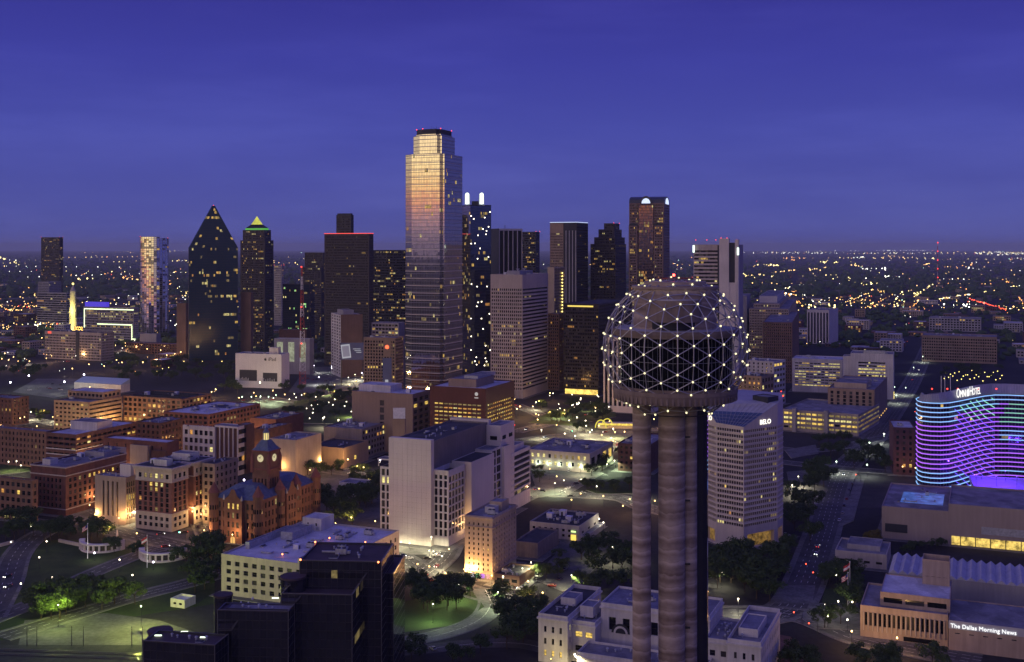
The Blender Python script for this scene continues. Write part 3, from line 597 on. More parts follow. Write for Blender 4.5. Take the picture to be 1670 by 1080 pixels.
# tallest tower
Y = 1150; a = R(22.6); r_ = Vector((math.sin(a), math.cos(a))); l_ = Vector((-math.cos(a), math.sin(a))); n0 = Vector((xat(722, Y), Y)); wl = hit(n0, l_, 657); wr = hit(n0, r_, 754)
def uv(u, v): return tuple(n0 + r_ * u + l_ * v)
def plan(i): return [uv(4 + i, i), uv(wr - i, i), uv(wr - i, wl - i), uv(6 + i, wl - i), uv(i, wl - 10 - i), uv(i, 3.5 + i), uv(4 + i, 3.5 + i)]
t = Thing('skyscraper', 'tallest skyscraper, stepped mirror glass reflecting the sunset in gold', 'skyscraper', (*uv(wr / 2, wl / 2), 0)); t.part('wall', wall_mat('curtain_wall_frame', (.20, .20, .22), .1, .1, .5, .1))
WBA = [MIR, glass('mirror_glass_mid', (.57, .53, .51), .05, 1.0, wave=.05)] + LITF
LED = plain('ledge_metal', (.50, .46, .46), .5, .2)
lev = [(0, 0, zat(250, Y)), (6, zat(250, Y), zat(219, Y)), (8, zat(219, Y), zat(216, Y))]
for k, (ins, za, zb) in enumerate(lev):
    pl = plan(ins)
    for i in range(len(pl)):
        p, q = pl[i], pl[(i + 1) % len(pl)]
        facade(t, p, q, za, zb, S(cx=1.9, cz=3.7, fw=.93, fh=.9, mx=.05, mt=.2, mb=.2 if za else 12, d=.12, lit=.012 if za > 120 else .03, wm=WBA, tilt=.0016, warm=(5, 4, 1, 3), blind=.3, **far))
    t.part('roof', ROOFD, key='roof' + str(k)).poly([(*x, zb) for x in pl])
    LG = t.part('ledge', LED, key='ledge'); z = za + 6.9 if not za else za + .2; o = inset(pl, -.25)
    while z < zb:
        for i in range(len(o)): LG.prism([o[i], o[(i + 1) % len(o)], pl[(i + 1) % len(o)], pl[i]], z, z + .65, 0, True, True)
        z += 7.4
pl = plan(8.5); t.part('crown', D1).prism(pl, zat(216, Y), zat(208, Y))
for k in range(7): m = t.part('antenna', DARKM, key='an%d' % k); v = uv(10 + 4 * k, 12 + (k * 5) % 14); m.tube((*v, zat(208, Y)), (*v, zat(208, Y) + rnd.uniform(2, 5)), .15, 4)
t.build()
for i in (0, 1, 3, 4): beacon_light(t, pl[i], zat(208, Y))
# twin lantern tower
Y = 1500; t = block('glass_tower', 'dark glass tower with two glowing white lantern spires', 'tower', 767, 334, 753, 801, S(cx=2.2, cz=4, fw=.9, fh=.9, d=.1, lit=.16, wm=WBA, mx=.3, tilt=.002, **far), S(cx=2.2, cz=4, fw=.9, fh=.9, d=.1, mx=.3, lit=.09, wm=WMB, tilt=.002, **far), D1, Y=Y, a=67, done=False)
LAN = emit('lantern_white', (.88, 1.0, .74), 2.4)
for px in (762, 785.5):
    v = Vector((xat(px, Y + 6), Y + 6, t.z1)); m = t.part('lantern_frame', WHITEM, key='lf%d' % px)
    for i in range(6): an = i * math.pi / 3; m.tube(v + Vector((3.4 * math.cos(an), 3.4 * math.sin(an), -1)), v + Vector((3.0 * math.cos(an), 3.0 * math.sin(an), 13)), .3, 4)
    m = t.part('lantern', LAN, key='la%d' % px); m.cyl(v + Vector((0, 0, 1)), 2.6, 11, 10, 0, 2.4); m.ball(v + Vector((0, 0, 13.5)), 2.6, 10, 6)
for k in range(8): m = t.part('antenna', DARKM, key='an%d' % k); v = Vector((xat(768 + k * 2.1, Y + 9), Y + 9, t.z1 - .9)); m.tube(v, v + Vector((0, 0, rnd.uniform(4, 10))), .3, 4); 
t.part('penthouse', D1).box((xat(775, Y + 14), Y + 14, t.z1 - .9), 9, 7, 6)
t.build()
q = MB(); q.ball((0, 0, 0), .75, 6, 4); sm = q.mesh('facade_lamp', [WLAMP]); rg = random.Random(5)
for k in range(34):
    px, py = rg.uniform(768, 800), rg.uniform(340, 605); p0, p1 = Vector(t.fp[0]), Vector(t.fp[1]); s = hit(p0, (p1 - p0), px)
    if 0 < s < 1: v = p0 + (p1 - p0) * s; o = link('facade_lamp', sm, t.o, Vector((v.x, v.y - .3, zat(py, v.y))) - t.loc)
# right of centre
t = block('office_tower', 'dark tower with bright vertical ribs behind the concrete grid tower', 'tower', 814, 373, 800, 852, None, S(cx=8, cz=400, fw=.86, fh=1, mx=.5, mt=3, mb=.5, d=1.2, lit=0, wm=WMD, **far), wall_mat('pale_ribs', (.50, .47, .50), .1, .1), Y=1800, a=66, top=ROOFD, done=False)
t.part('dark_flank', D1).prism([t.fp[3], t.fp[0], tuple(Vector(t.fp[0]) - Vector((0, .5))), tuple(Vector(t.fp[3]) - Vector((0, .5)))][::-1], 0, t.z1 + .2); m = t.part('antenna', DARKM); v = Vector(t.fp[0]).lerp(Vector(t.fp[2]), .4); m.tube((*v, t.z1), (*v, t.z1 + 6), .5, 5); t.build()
block('office_tower', 'dark slab with yellow window rows right of the ribbed tower', 'tower', 874, 378, 850, 880, S(cx=3.6, cz=4.2, fw=.8, lit=.16, **far), S(lit=.1, **far), D1, Y=2000, beacon=True)
t = block('office_tower', 'concrete tower with a square window grid on its front', 'tower', 852, 448, 800, 894, S(nx=15, cz=4.3, fw=.62, fh=.60, mt=16, mx=.8, mb=9, d=.9, lit=.17, warm=(6, 3, 1, 3), each=False), S(cx=3.4, cz=4.3, fw=1, fh=.5, mt=16, mb=9, d=.8, lit=.05, warm=(1, 1, 1, 6), each=False), wall_mat('lilac_grey_concrete', (.43, .38, .37), .15, .05, .8, .2), by=650, top=ROOFG, clut=8, done=False)
sub_box(t, frac_fp(t.fp, .25, .75, .3, .7), t.z1 - .9, t.z1 + 4, GRY)
for k in range(4): m = t.part('dish', WHITEM, key='di%d' % k); v = Vector(frac_fp(t.fp, .3 + .12 * k, .5, .4 + .1 * (k % 2), .5)[0]); m.cyl((v.x, v.y, t.z1 + 4), .5, 1, 8); m.cyl((v.x, v.y, t.z1 + 5), .4, 1.2, 10, 0, 2.4)
m = t.part('ground_column', GRY)
for s in range(9): v = Vector(t.fp[3]).lerp(Vector(t.fp[0]), s / 8); m.box((v.x, v.y - 1.2, 0), 1.4, 1.4, 9, -a)
t.build()
t = block('office_tower', 'beige slab joined to dark glass with a column of lights', 'tower', 904, 436, 893, 921, None, S(cx=3, cz=4, fw=.9, fh=.85, lit=.03, wm=WMD, **far), BEI, Y=1500, a=30, top=ROOFG, clut=3)
q = MB(); q.ball((0, 0, 0), .9, 6, 4); sm = q.mesh('stair_lamp', [YLAMP])
for k in range(16): v = Vector(t.fp[0]).lerp(Vector(t.fp[1]), .72); link('stair_lamp', sm, t.o, Vector((v.x + .6, v.y - 1, t.z1 - 8 - k * 4.3)) - t.loc)
block('office_building', 'old brown brick block below the column of lights', 'building', 912, 512, 893, 922, S(cx=4, cz=4, lit=.14, warm=(1, 0, 6, 3), **far), S(cx=4, lit=.1, **far), BRN, Y=1425)
t = block('office_tower', 'beige and dark tower with pale-lit flat roofline and white ribs', 'tower', 941, 363, 897, 959, None, S(cx=3.2, cz=4.1, fw=.85, fh=.6, lit=.06, **far), D1, Y=1700, done=False)
f = frac_fp(t.fp, 0, 0, .5, 1.0); n3 = Vector((-math.sin(a), -math.cos(a))) * .4
Wp = t.part('beige_panel', TAN); p, q = Vector(f[3]) + n3, Vector(f[0]) + n3; facade(t, p, q, 0, t.z1 - 1, S(cx=2.6, cz=4.1, fw=.5, fh=.55, lit=.10, mt=14, d=.2, warm=(6, 4, 0, 4), **far), 'beige_panel')
for s in (.04, .16, .28, .40): v = Vector(t.fp[0]).lerp(Vector(t.fp[3]), s) + n3; t.part('rib', WHT, key='rib%s' % s).box((v.x, v.y, 0), .9, .9, t.z1 - 12, -a)
t.part('roofline_light', emit('cool_roofline', (.62, .72, 1.0), 1.1)).prism([tuple(Vector(p) + n3 * 2) for p in (t.fp[3], t.fp[0])] + [t.fp[1], t.fp[2]], t.z1, t.z1 + .9); t.build()
# stepped tower
Y = 1750; ST = S(cx=3.2, cz=4, fw=.55, lit=.13, mx=1, **far); t = block('office_tower', 'dark tower stepping up in four tiers to a narrow top', 'tower', 1004, 398, 963, 1021, ST, ST, D2, Y=Y, done=False)
for i, (lx, rx, ty) in enumerate(((969, 1019, 387), (976, 1014, 374), (985, 1010, 364))): sub_box(t, box_fp(1003 - i, Y + 4 * i + 2, lx, rx), zat((398, 387, 374)[i], Y) - .5, zat(ty, Y), D2, 'upper_tier', ST, ST)
t.build()
for p in box_fp(1001, Y + 10, 985, 1010)[:2]: beacon_light(t, p, zat(364, Y))
# arched crown tower
Y = 1650; ST = S(cx=2.8, cz=4, fw=.62, fh=.6, lit=.3, mx=1.5, warm=(5, 2, 3, 3), **far); GLC = [glass('mirror_glass_copper', (.30, .22, .17), .06, 1.0, wave=.05), MIR2] + LITF
t = block('office_tower', 'tall granite tower with vaulted roof and glowing arched window', 'tower', 1083, 331, 1026, 1092, ST, S(cx=2.8, cz=4, lit=.1, **far), wall_mat('rose_granite', (.20, .13, .115), .15, .1, .45, .1), Y=Y, a=16, done=False)
fr, zt = t.fp, t.z1; u = (Vector(fr[0]) - Vector(fr[3])).normalized(); n2 = Vector((u.y, -u.x)); Lf = (Vector(fr[0]) - Vector(fr[3])).length; dpt = Vector(fr[1]) - Vector(fr[0])
def fpt(s, o=0.0): v = Vector(fr[3]) + u * (Lf * s) + n2 * o; return v
t.part('centre_bay', GLC[0] and wall_mat('bay_granite', (.14, .09, .08))); facade(t, fpt(.28, 2), fpt(.70, 2), 0, zt - 2, S(cx=2.6, cz=4, fw=.85, fh=.85, mx=.4, lit=.22, wm=GLC, tilt=.002, warm=(5, 2, 3, 2), **far), 'centre_bay'); t.parts['centre_bay'][1].quad(*[(v.x, v.y, z) for v, z in ((fpt(.28, 0), 0), (fpt(.28, 2), 0), (fpt(.28, 2), zt - 2), (fpt(.28, 0), zt - 2))]); t.parts['centre_bay'][1].quad(*[(v.x, v.y, z) for v, z in ((fpt(.70, 2), 0), (fpt(.70, 0), 0), (fpt(.70, 0), zt - 2), (fpt(.70, 2), zt - 2))])
for s0, s1, k in ((.0, .25, 'a'), (.72, .99, 'b')):
    fpz = [tuple(v) for v in (fpt(s1, 3.5), fpt(s1, 0), fpt(s0, 0), fpt(s0, 3.5))]; zz = zat(368, Y); nm = 'side_bay' + k; t.part('side_bay', wall_mat('rose_granite', None), key=nm); facade(t, fpz[3], fpz[0], 0, zz, ST, nm); facade(t, fpz[0], fpz[1], 0, zz, None, nm); facade(t, fpz[2], fpz[3], 0, zz, None, nm)
    m = t.part('vault', D1, key='v' + k)
    for i in range(8):
        an, bn = math.pi * i / 8, math.pi * (i + 1) / 8; c_ = (s0 + s1) / 2; h_ = (s1 - s0) / 2
        A, B = fpt(c_ - h_ * math.cos(an), 3.5), fpt(c_ - h_ * math.cos(bn), 3.5); A2, B2 = fpt(c_ - h_ * math.cos(an), 0), fpt(c_ - h_ * math.cos(bn), 0); za, zb = zz + 4 * math.sin(an), zz + 4 * math.sin(bn); m.quad((A.x, A.y, za), (B.x, B.y, zb), (B2.x, B2.y, zb), (A2.x, A2.y, za)); m.quad((A.x, A.y, zz), (B.x, B.y, zz), (B.x, B.y, zb), (A.x, A.y, za))
m = t.part('vaulted_roof', plain('dark_slate_roof', (.035, .04, .055), .4)); hv = zat(319.5, Y) - zt
A3, A0 = Vector(fr[3]), Vector(fr[0])
for i in range(10):            # barrel roof over the whole block, running across the front
    an, bn = math.pi * i / 10, math.pi * (i + 1) / 10; fa, fb = .5 - .5 * math.cos(an), .5 - .5 * math.cos(bn); za, zb = zt + hv * math.sin(an) ** .6, zt + hv * math.sin(bn) ** .6
    m.quad(*[(v.x, v.y, z) for v, z in ((A3 + dpt * fa, za), (A0 + dpt * fa, za), (A0 + dpt * fb, zb), (A3 + dpt * fb, zb))])
    m.quad(*[(v.x, v.y, z) for v, z in ((A0 + dpt * fa, zt), (A0 + dpt * fb, zt), (A0 + dpt * fb, zb), (A0 + dpt * fa, za))])
ARC = emit('arch_glow', (.62, .72, 1.0), 1.3)
def arch(m, c_, ud, nn, w, h, z, th=.35, seg=10, w2=0):
    P_ = [(c_ + ud * (w * math.cos(math.pi * i / seg)) + nn * th, z + h * math.sin(math.pi * i / seg)) for i in range(seg + 1)]
    m.poly([(v.x, v.y, zz) for v, zz in P_])
m = t.part('arch_gable', plain('dark_slate_roof', None)); arch(m, fpt(.49, 2.2), u, n2, Lf * .17, hv + 1, zt - 1, 0); m = t.part('arched_window', ARC); arch(m, fpt(.49, 2.5), u, n2, Lf * .125, hv * .72, zt - .5, 0)
v = (Vector(fr[0]) + Vector(fr[1])) / 2; rd = dpt.normalized(); rn = Vector((rd.y, -rd.x)); m = t.part('arched_window', ARC, key='aw2'); arch(m, v + rn * .5, rd, rn, dpt.length * .3, hv * .9, zt - 1, 0); t.build()
# white slab tower with lift shafts
Y = 1400; ST = S(cx=4, cz=4.6, fw=1, fh=.5, lit=.10, mt=6, d=.8, **far); t = block('office_tower', 'pale tower with dark ribbon windows and tall white lift slabs', 'tower', 1204, 399, 1131, 1212, ST, None, wall_mat('cream_concrete', (.52, .45, .42), .15, .05), Y=Y, a=16, done=False)
fr = t.fp; u = (Vector(fr[0]) - Vector(fr[3])).normalized(); n2 = Vector((u.y, -u.x)); Lf = (Vector(fr[0]) - Vector(fr[3])).length
def slab(s0, s1, z1, d, mat, nm, z0=0): a_, b_ = fpt(s0, 0), fpt(s1, 0); t.part(nm, mat, key=nm + str(s0)).prism([tuple(a_ + n2 * d), tuple(b_ + n2 * d), tuple(b_ - n2 * 9), tuple(a_ - n2 * 9)], z0, z1)
slab(.54, .585, zat(400, Y), .4, D1, 'dark_slot'); slab(.585, .80, zat(389, Y), 5, WH2, 'lift_slab'); slab(.80, .93, zat(396, Y), .5, D1, 'dark_slot'); slab(.93, 1.01, zat(391, Y), 3, WH2, 'lift_slab'); slab(.76, .97, zat(461, Y), 4, WH2, 'lower_slab')
m = t.part('sign_light', emit('white_sign', (.80, 1.0, .85), 2.2)); 
for s, py in ((.01, 402), (1.0, 406)): v = fpt(s, 3.4); m.box((v.x, v.y, zat(py + 10, Y)), 2.2, .5, 9)
t.build()
for s in (.05, .3, .5, .62, .75, .97): v = fpt(s, 0); beacon_light(t, v, zat(389 if .55 < s < .8 else 392, Y))
t = block('office_building', 'low black office slab with glowing ground floor behind the square', 'building', 976, 496, 919, 1030, S(cx=3, cz=4.2, fw=.8, fh=.55, lit=.07, mb=9, mt=5, warm=(2, 1, 4, 3), **far), S(cx=3, lit=.06, **far), wall_mat('black_granite', (.030, .024, .030), .2, .1, .4), by=646, top=ROOFD, done=False)
fr = t.fp; p, q = Vector(fr[3]), Vector(fr[0]); u = (q - p).normalized(); n2 = Vector((u.y, -u.x)); m = t.part('roof_light_strip', YLAMP and emit('yellow_strip', (1, .75, .15), 1.1)); A, B = p.lerp(q, .12) + n2 * .3, p.lerp(q, .85) + n2 * .3; m.prism([tuple(A), tuple(B), tuple(B - n2 * .3), tuple(A - n2 * .3)], t.z1 - 4, t.z1 - 2.2)
m = t.part('lit_lobby', emit('lobby_yellow', (1, .68, .14), 1.3, vary=.7, vscale=.2)); A, B = p.lerp(q, .05) + n2 * .25, p.lerp(q, .98) + n2 * .25; m.prism([tuple(A), tuple(B), tuple(B - n2 * .3), tuple(A - n2 * .3)], 1, 7); t.build()
t = block('office_building', 'white finned office block half hidden behind the lit sphere', 'building', 1060, 552, 984, 1095, S(cx=5.2, cz=300, fw=.6, fh=1, mx=.6, mt=4, mb=7, d=1.5, lit=0, wm=WMD, **far), S(cx=5.2, cz=300, fw=.6, fh=1, mt=4, mb=7, d=1.5, lit=0, wm=WMD, **far), WH2, by=676, top=ROOFG)
# lattice mast
Y = gy(628); v = Vector((xat(492, Y), Y, 0)); t = Thing('lattice_mast', 'thin red and white lattice mast beside the white screen building', 'mast', v); zt = zat(436, Y); RW = [plain('mast_red', (.45, .05, .04), .5), WHITEM]; m = t.part('lattice', RW); k = 26
for i in range(k):
    z0, z1 = zt * i / k, zt * (i + 1) / k; w0, w1 = 4.5 * (1 - i / k) + .9, 4.5 * (1 - (i + 1) / k) + .9; ci = 0 if (i // 3) % 2 == 0 else 1
    A = [v + Vector((math.cos(q) * w0, math.sin(q) * w0, z0)) for q in (.3, 2.39, 4.49)]; B = [v + Vector((math.cos(q) * w1, math.sin(q) * w1, z1)) for q in (.3, 2.39, 4.49)]
    for j in range(3): m.tube(A[j], B[j], .28, 4, ci); m.tube(A[j], B[(j + 1) % 3], .16, 4, ci); m.tube(A[(j + 1) % 3], B[j], .16, 4, ci)
t.build()
for z in (.35, .66, 1.0): beacon_light(t, v + Vector((0, -2, 0)), zt * z, r=1.0)
# far right horizon mast
v = Vector((xat(1529, 5200), 5200, 0)); t = Thing('lattice_mast', 'tall lone radio mast with red lamps on the right horizon', 'mast', v); m = t.part('lattice', RW); zt = zat(396, 5200)
for i in range(12):
    for q in (0, 2.1, 4.2): m.tube(v + Vector((2.2 * math.cos(q), 2.2 * math.sin(q), zt * i / 12)), v + Vector((2.2 * math.cos(q + 2.1), 2.2 * math.sin(q + 2.1), zt * (i + 1) / 12)), .5, 4, i % 2)
m.tube(v, v + Vector((0, 0, zt)), .7, 4); t.build()
for z in (.2, .4, .6, .8, 1.0): beacon_light(t, v + Vector((0, -3, 0)), zt * z, r=2.6)
# ================================================================== mid-ground and foreground buildings
W1 = S(cx=3.6, cz=4.0, fw=.5, fh=.55, lit=.12)
# ---- left edge brick quarter
t = block('brick_warehouse', 'low brown brick warehouse at the left edge with lit basement windows', 'building', 53, 784, -60, 62, S(cx=4.5, cz=5, lit=.05), S(cx=4.5, cz=5, lit=.05), OBK, by=852, top=ROOFG, clut=3, done=False)
for k in range(4): m = t.part('lit_window', LITS[1], key='lw%d' % k); v = Vector(t.fp[0]).lerp(Vector(t.fp[3]), .12 + .12 * k); m.box((v.x - .2, v.y - .3, 1.0), 3.0, .3, 1.6, -a)
t.build()
t = block('brick_warehouse', 'seven-storey red brick warehouse with stone belt course', 'building', 107, 763, 50, 206, S(nx=7, cz=4.6, fw=.5, fh=.62, mt=7, mb=4.5, mx=3, lit=.05), S(cx=4.6, cz=4.6, fw=.5, fh=.62, mt=7, mb=4.5, mx=2, lit=.06), RBK, by=842, top=ROOFG, clut=6, par=1.0, done=False)
e = inset(t.fp, -.35); e2 = inset(t.fp, -.05)
for key, z, h in (('b', t.z1 - 6, .7), ('c', t.z1 - .6, .8), ('d', 4, .6)): t.part('belt_course', LIM, key=key).prism(e, z, z + h, 0, True, True) if key != 'c' else [t.part('cornice', LIM, key=key).prism([e[i], e[(i + 1) % 4], e2[(i + 1) % 4], e2[i]], z, z + h, 0, True, True) for i in range(4)]
m = t.part('corner_light', emit('warm_wall_wash', (1, .5, .12), .5)); sub_box(t, frac_fp(t.fp, .1, .22, .62, .85), t.z1 - 1, t.z1 + 3.2, WHT); t.build()
t = block('office_building', 'low flat annex with pale parapet behind the red brick warehouse', 'building', 170, 738, 138, 206, S(cx=8, cz=8, fw=.6, fh=.4, lit=0), S(cx=8, cz=8, fw=.6, fh=.35, lit=0), GRY, Y=800, top=ROOFG, clut=4)
t = block('court_annex', 'pale stone annex with four dark vertical slits, floodlit orange', 'building', 205, 779, 155, 222, S(nx=4, cz=200, fw=.42, fh=.86, mx=5.2, mt=1.5, mb=3, d=1.0, sill=.5, lit=0, wm=WMD), S(nx=4, cz=4.5, fw=.7, fh=.8, mt=3, mb=3, d=.7, lit=.25, warm=(6, 2, 0, 1)), BEI, by=857, top=ROOFG, clut=4, done=False)
sub_box(t, frac_fp(t.fp, .62, .95, .05, .4), t.z1 - .9, t.z1 + 7, WH2); t.build()
# carved brick and stone court block
def court_face(t, p, q, z1, nm='wall'):
    L = (Vector(q) - Vector(p)).length
    facade(t, p, q, 0, 11, S(cx=4.2, ny=2, fw=.55, fh=.6, mt=1.5, mb=1.5, mx=1.5, d=.5, lit=.04), 'stone_base'); facade(t, p, q, 11, z1 - 9, S(cx=4.2, ny=6, fw=.55, fh=.78, mt=.6, mb=.6, mx=1.5, d=.5, lit=.10), nm); facade(t, p, q, z1 - 9, z1, S(cx=4.2, ny=1, fw=.55, fh=.62, mt=3.4, mb=.8, mx=1.5, d=.5, lit=.1), 'frieze')
Y = gy(868); fp = box_fp(280, Y, 221, 346); z1 = zat(764, Y); t = Thing('court_building', 'ornate brick and stone court block with carved cornice', 'building', (*Vector(fp[0]).lerp(Vector(fp[2]), .5), 0)); t.part('wall', wall_mat('plum_brick', (.21, .10, .085), .2, .3)); t.part('stone_base', LIM); t.part('frieze', LIM); t.fp = fp; t.z1 = z1; t.a = a
A_, B_ = Vector(fp[0]), Vector(fp[1]); s1, s2 = .40, .47; dv = (Vector(fp[3]) - A_).normalized()
pts = [tuple(A_), tuple(A_.lerp(B_, s1)), tuple(A_.lerp(B_, s1) + dv * 9), tuple(A_.lerp(B_, s2 + .06) + dv * 9), tuple(A_.lerp(B_, s2 + .06)), tuple(B_), fp[2], fp[3]]
for i in range(8):
    p, q = pts[i], pts[(i + 1) % 8]
    if i in (0, 4, 7): court_face(t, p, q, z1)
    else: t.parts['wall'][1].quad((*p, 0), (*q, 0), (*q, z1), (*p, z1))
for key, z, h, o in (('k1', 10.6, .8, .5), ('k2', z1 - 9.3, .6, .4), ('k3', z1 - 2.4, 1.0, .9), ('k4', z1 - 1.2, 1.3, 1.5)):
    e, m = inset(pts, -o), t.part('cornice', LIM, key=key)
    for i in range(8): m.prism([e[i], e[(i + 1) % 8], pts[(i + 1) % 8], pts[i]], z, z + h, 0, True, True)
m = t.part('bracket', LIM, kind='stuff')
for (p, q) in ((fp[3], fp[0]), (fp[0], tuple(A_.lerp(B_, s1)))):
    L = (Vector(q) - Vector(p)).length; k = int(L / 1.6)
    for j in range(k): v = Vector(p).lerp(Vector(q), (j + .5) / k); m.box((v.x, v.y, z1 - 2.0), .6, 1.9, .8, -a)
t.part('roof', ROOFD).poly([(x, y, z1 - .1) for x, y in inset(pts, .2)])
sub_box(t, frac_fp(fp, .1, .24, .25, .6), z1, z1 + 4, WHT); sub_box(t, frac_fp(fp, .62, .85, .2, .7), z1, z1 + 4.5, WHT); clutter(t, fp, z1, 7)
sub_box(t, frac_fp(fp, 0, .62, -.26, -.005), 0, 12, LIM, 'street_wing', S(cx=6, ny=2, lit=.1), S(cx=6.5, ny=2, fw=.6, fh=.6, lit=.12, warm=(0, 0, 5, 1))) if False else None
t.build()
block('court_annex', 'lower stone wing behind the ornate court block', 'building', 350, 757, 330, 388, S(cx=4.5, cz=4.5, lit=.05), S(cx=4.5, cz=4.5, fw=.45, lit=.05), wall_mat('dun_stone', (.30, .24, .20), .2, .2), Y=735, top=ROOFD, clut=3)
# ---- second row of the brick quarter
t = block('parking_garage', 'open-decked brick parking garage with white railings', 'garage', 124, 709, 75, 224, S(nx=5, cz=4.3, fw=.9, fh=.5, mt=2, mb=.5, mx=.6, d=1.6, lit=.10, mull=False), S(cx=6, cz=4.3, fw=.9, fh=.5, mt=2, mb=.5, mx=.6, d=1.6, lit=.10, mull=False), wall_mat('garage_brick', (.17, .09, .07), .2, .3), Y=900, top=ROOFW, clut=4, done=False)
for k in range(5):
    m = t.part('railing', WHT, key='r%d' % k); z = 1.2 + k * 4.25; e = inset(t.fp, -.12)
    for i in (3, 0): m.prism([e[i], e[(i + 1) % 4], t.fp[(i + 1) % 4], t.fp[i]], z, z + .8, 0, True, True)
sub_box(t, frac_fp(t.fp, .35, .6, .05, .95), t.z1 - .9, t.z1 + 6, WHT); t.build()
block('brick_warehouse', 'orange-lit long brick building at the left edge', 'building', 75, 704, -70, 92, S(cx=4, cz=4.5, fw=.4, lit=.12), S(cx=4, lit=.05), OBK, by=765, top=ROOFG, clut=4)
block('brick_warehouse', 'dark red brick block at the left edge with roof penthouse', 'building', 20, 650, -60, 47, S(cx=5, cz=4.5, fw=.3, lit=.02), S(cx=4.5, cz=4.5, fw=.35, lit=.04), DBK, by=695, top=ROOFG, clut=3)
t = block('office_building', 'tan brick office stepping back in two tiers', 'building', 145, 656, 88, 199, S(cx=5, cz=4.2, fw=.6, fh=.45, lit=.12), S(cx=5, cz=4.2, fw=1, fh=.4, lit=.05), TBK, Y=1090, top=ROOFG, clut=5, done=False)
sub_box(t, frac_fp(t.fp, .45, .98, .02, 1.05), t.z1, t.z1 + 7, TBK, 'upper_tier', S(cx=5, ny=1, lit=.15, each=False), S(cx=5, ny=1, fw=.7, lit=.5, each=False), ROOFW); t.build()
t = block('exhibition_hall', 'low hall with a pale blue sloping metal roof', 'building', 197, 628, 121, 212, None, None, WHT, Y=1400, top=ROOFW, done=False)
p0, p1, p2, p3_ = [Vector((*p, t.z1)) for p in t.fp]; m = t.part('metal_roof', plain('pale_blue_metal', (.34, .42, .50), .55, .2)); up = Vector((0, 0, 6)); m.quad(*[tuple(v) for v in (p3_ + Vector((0, 0, .2)), p0 + Vector((0, 0, .2)), p1 + up, p2 + up)]); m.poly([tuple(v) for v in (p0 + Vector((0, 0, .2)), p1, p1 + up)]); m.quad(*[tuple(v) for v in (p1, p2, p2 + up, p1 + up)]); t.build()
t = block('loft_building', 'brick lofts with a broad dark roof, street front lit orange', 'building', 296, 651, 200, 345, S(cx=6, cz=4.6, fw=.6, fh=.6, lit=.22, warm=(3, 1, 5, 1)), S(cx=6, cz=4.6, lit=.15), OBK, Y=1110, top=ROOFD, clut=3, done=False)
for k in range(3): sub_box(t, frac_fp(t.fp, .15 + .28 * k, .2 + .28 * k, .1, .9), t.z1 - .9, t.z1 + .6, ROOFD and D1, 'roof_ridge')
t.build()
t = block('brick_warehouse', 'wide brick market hall with a white panelled roof and courtyard', 'building', 340, 676, 267, 424, S(cx=5, cz=4.5, lit=.1), S(cx=5, cz=4.5, lit=.06), RBK, Y=1000, top=ROOFW, clut=16, done=False)
t.part('courtyard', D1).poly([(*p, t.z1 - .85) for p in frac_fp(t.fp, .55, .8, .3, .7)]); t.build()
block('brick_warehouse', 'dark brick block behind the stone-roofed warehouse', 'building', 262, 690, 222, 303, S(cx=4.5, cz=4.4, fw=.45, lit=.02), S(cx=4.5, cz=4.4, fw=.45, lit=.10), DBK, Y=935, top=ROOFG, clut=5)
t = block('brick_warehouse', 'long low brick shed with a pale roof edge', 'building', 272, 722, 168, 292, S(cx=9, cz=9, fw=.12, lit=0), None, RBK, Y=860, top=ROOFW, done=False)
sub_box(t, frac_fp(t.fp, -.25, .05, .25, .52), 0, t.z1 - 3, BEI, 'stair_block'); sub_box(t, frac_fp(t.fp, -.2, .0, -.02, .2), 0, t.z1 - 6, DBK, 'rear_annex'); t.build()
t = block('office_building', 'white office with gridded windows, ribbed bay and banded corner', 'building', 350, 697, 298, 352, S(nx=6, ny=5, fw=.62, fh=.6, mt=2, mx=1, mb=3, lit=.08), None, WHT, Y=900, top=ROOFG, clut=3, done=False)
f = box_fp(388, 893, 350, 402); sub_box(t, f, 0, t.z1 + 1.5, WHT, 'ribbed_bay', S(nx=5, cz=200, fw=.78, fh=1, mx=.5, mt=1.5, mb=3, d=.9, lit=0, wm=[DBK, DBK] + LITS), S(cx=5, ny=5, fw=1, fh=.55, mt=1, mb=2, lit=.05))
f = box_fp(402, 900, 388, 415); sub_box(t, f, 0, t.z1 + 2, DBK, 'brown_flank', S(cx=5, ny=5, fw=1, fh=.55, mx=.3, mt=1, mb=2, lit=.03)); t.build()
block('brick_block', 'plain red-brown brick block behind the clock tower', 'building', 450, 684, 409, 495, S(cx=8, ny=1, fw=.9, fh=.08, mt=3, lit=.5), None, RBK, Y=985, top=ROOFG, clut=5)
block('brick_block', 'low brown block stepping down in front of the plain brick block', 'building', 436, 700, 414, 476, None, None, DBK, Y=930, top=ROOFG, clut=4)
block('museum_building', 'windowless beige museum box behind the clock tower', 'building', 482, 718, 440, 524, None, None, BEI, Y=880, top=ROOFG, clut=4)
t = block('museum_building', 'lower windowless tan museum box with a lit niche', 'building', 560, 731, 503, 601, None, None, TAN, by=765, top=ROOFD, clut=2, done=False)
v = Vector(t.fp[0]).lerp(Vector(t.fp[1]), .45); t.part('lit_niche', LITS[0]).box((v.x + .2, v.y - .1, 5), .8, 2.2, 3, -a); t.build()
block('low_building', 'flat grey hall in front of the windowless tan tower', 'building', 590, 700, 528, 646, None, S(cx=5, cz=5, fw=.6, lit=.4), wall_mat('dun_concrete', (.26, .22, .20), .2, .1), Y=960, top=ROOFG, clut=6)
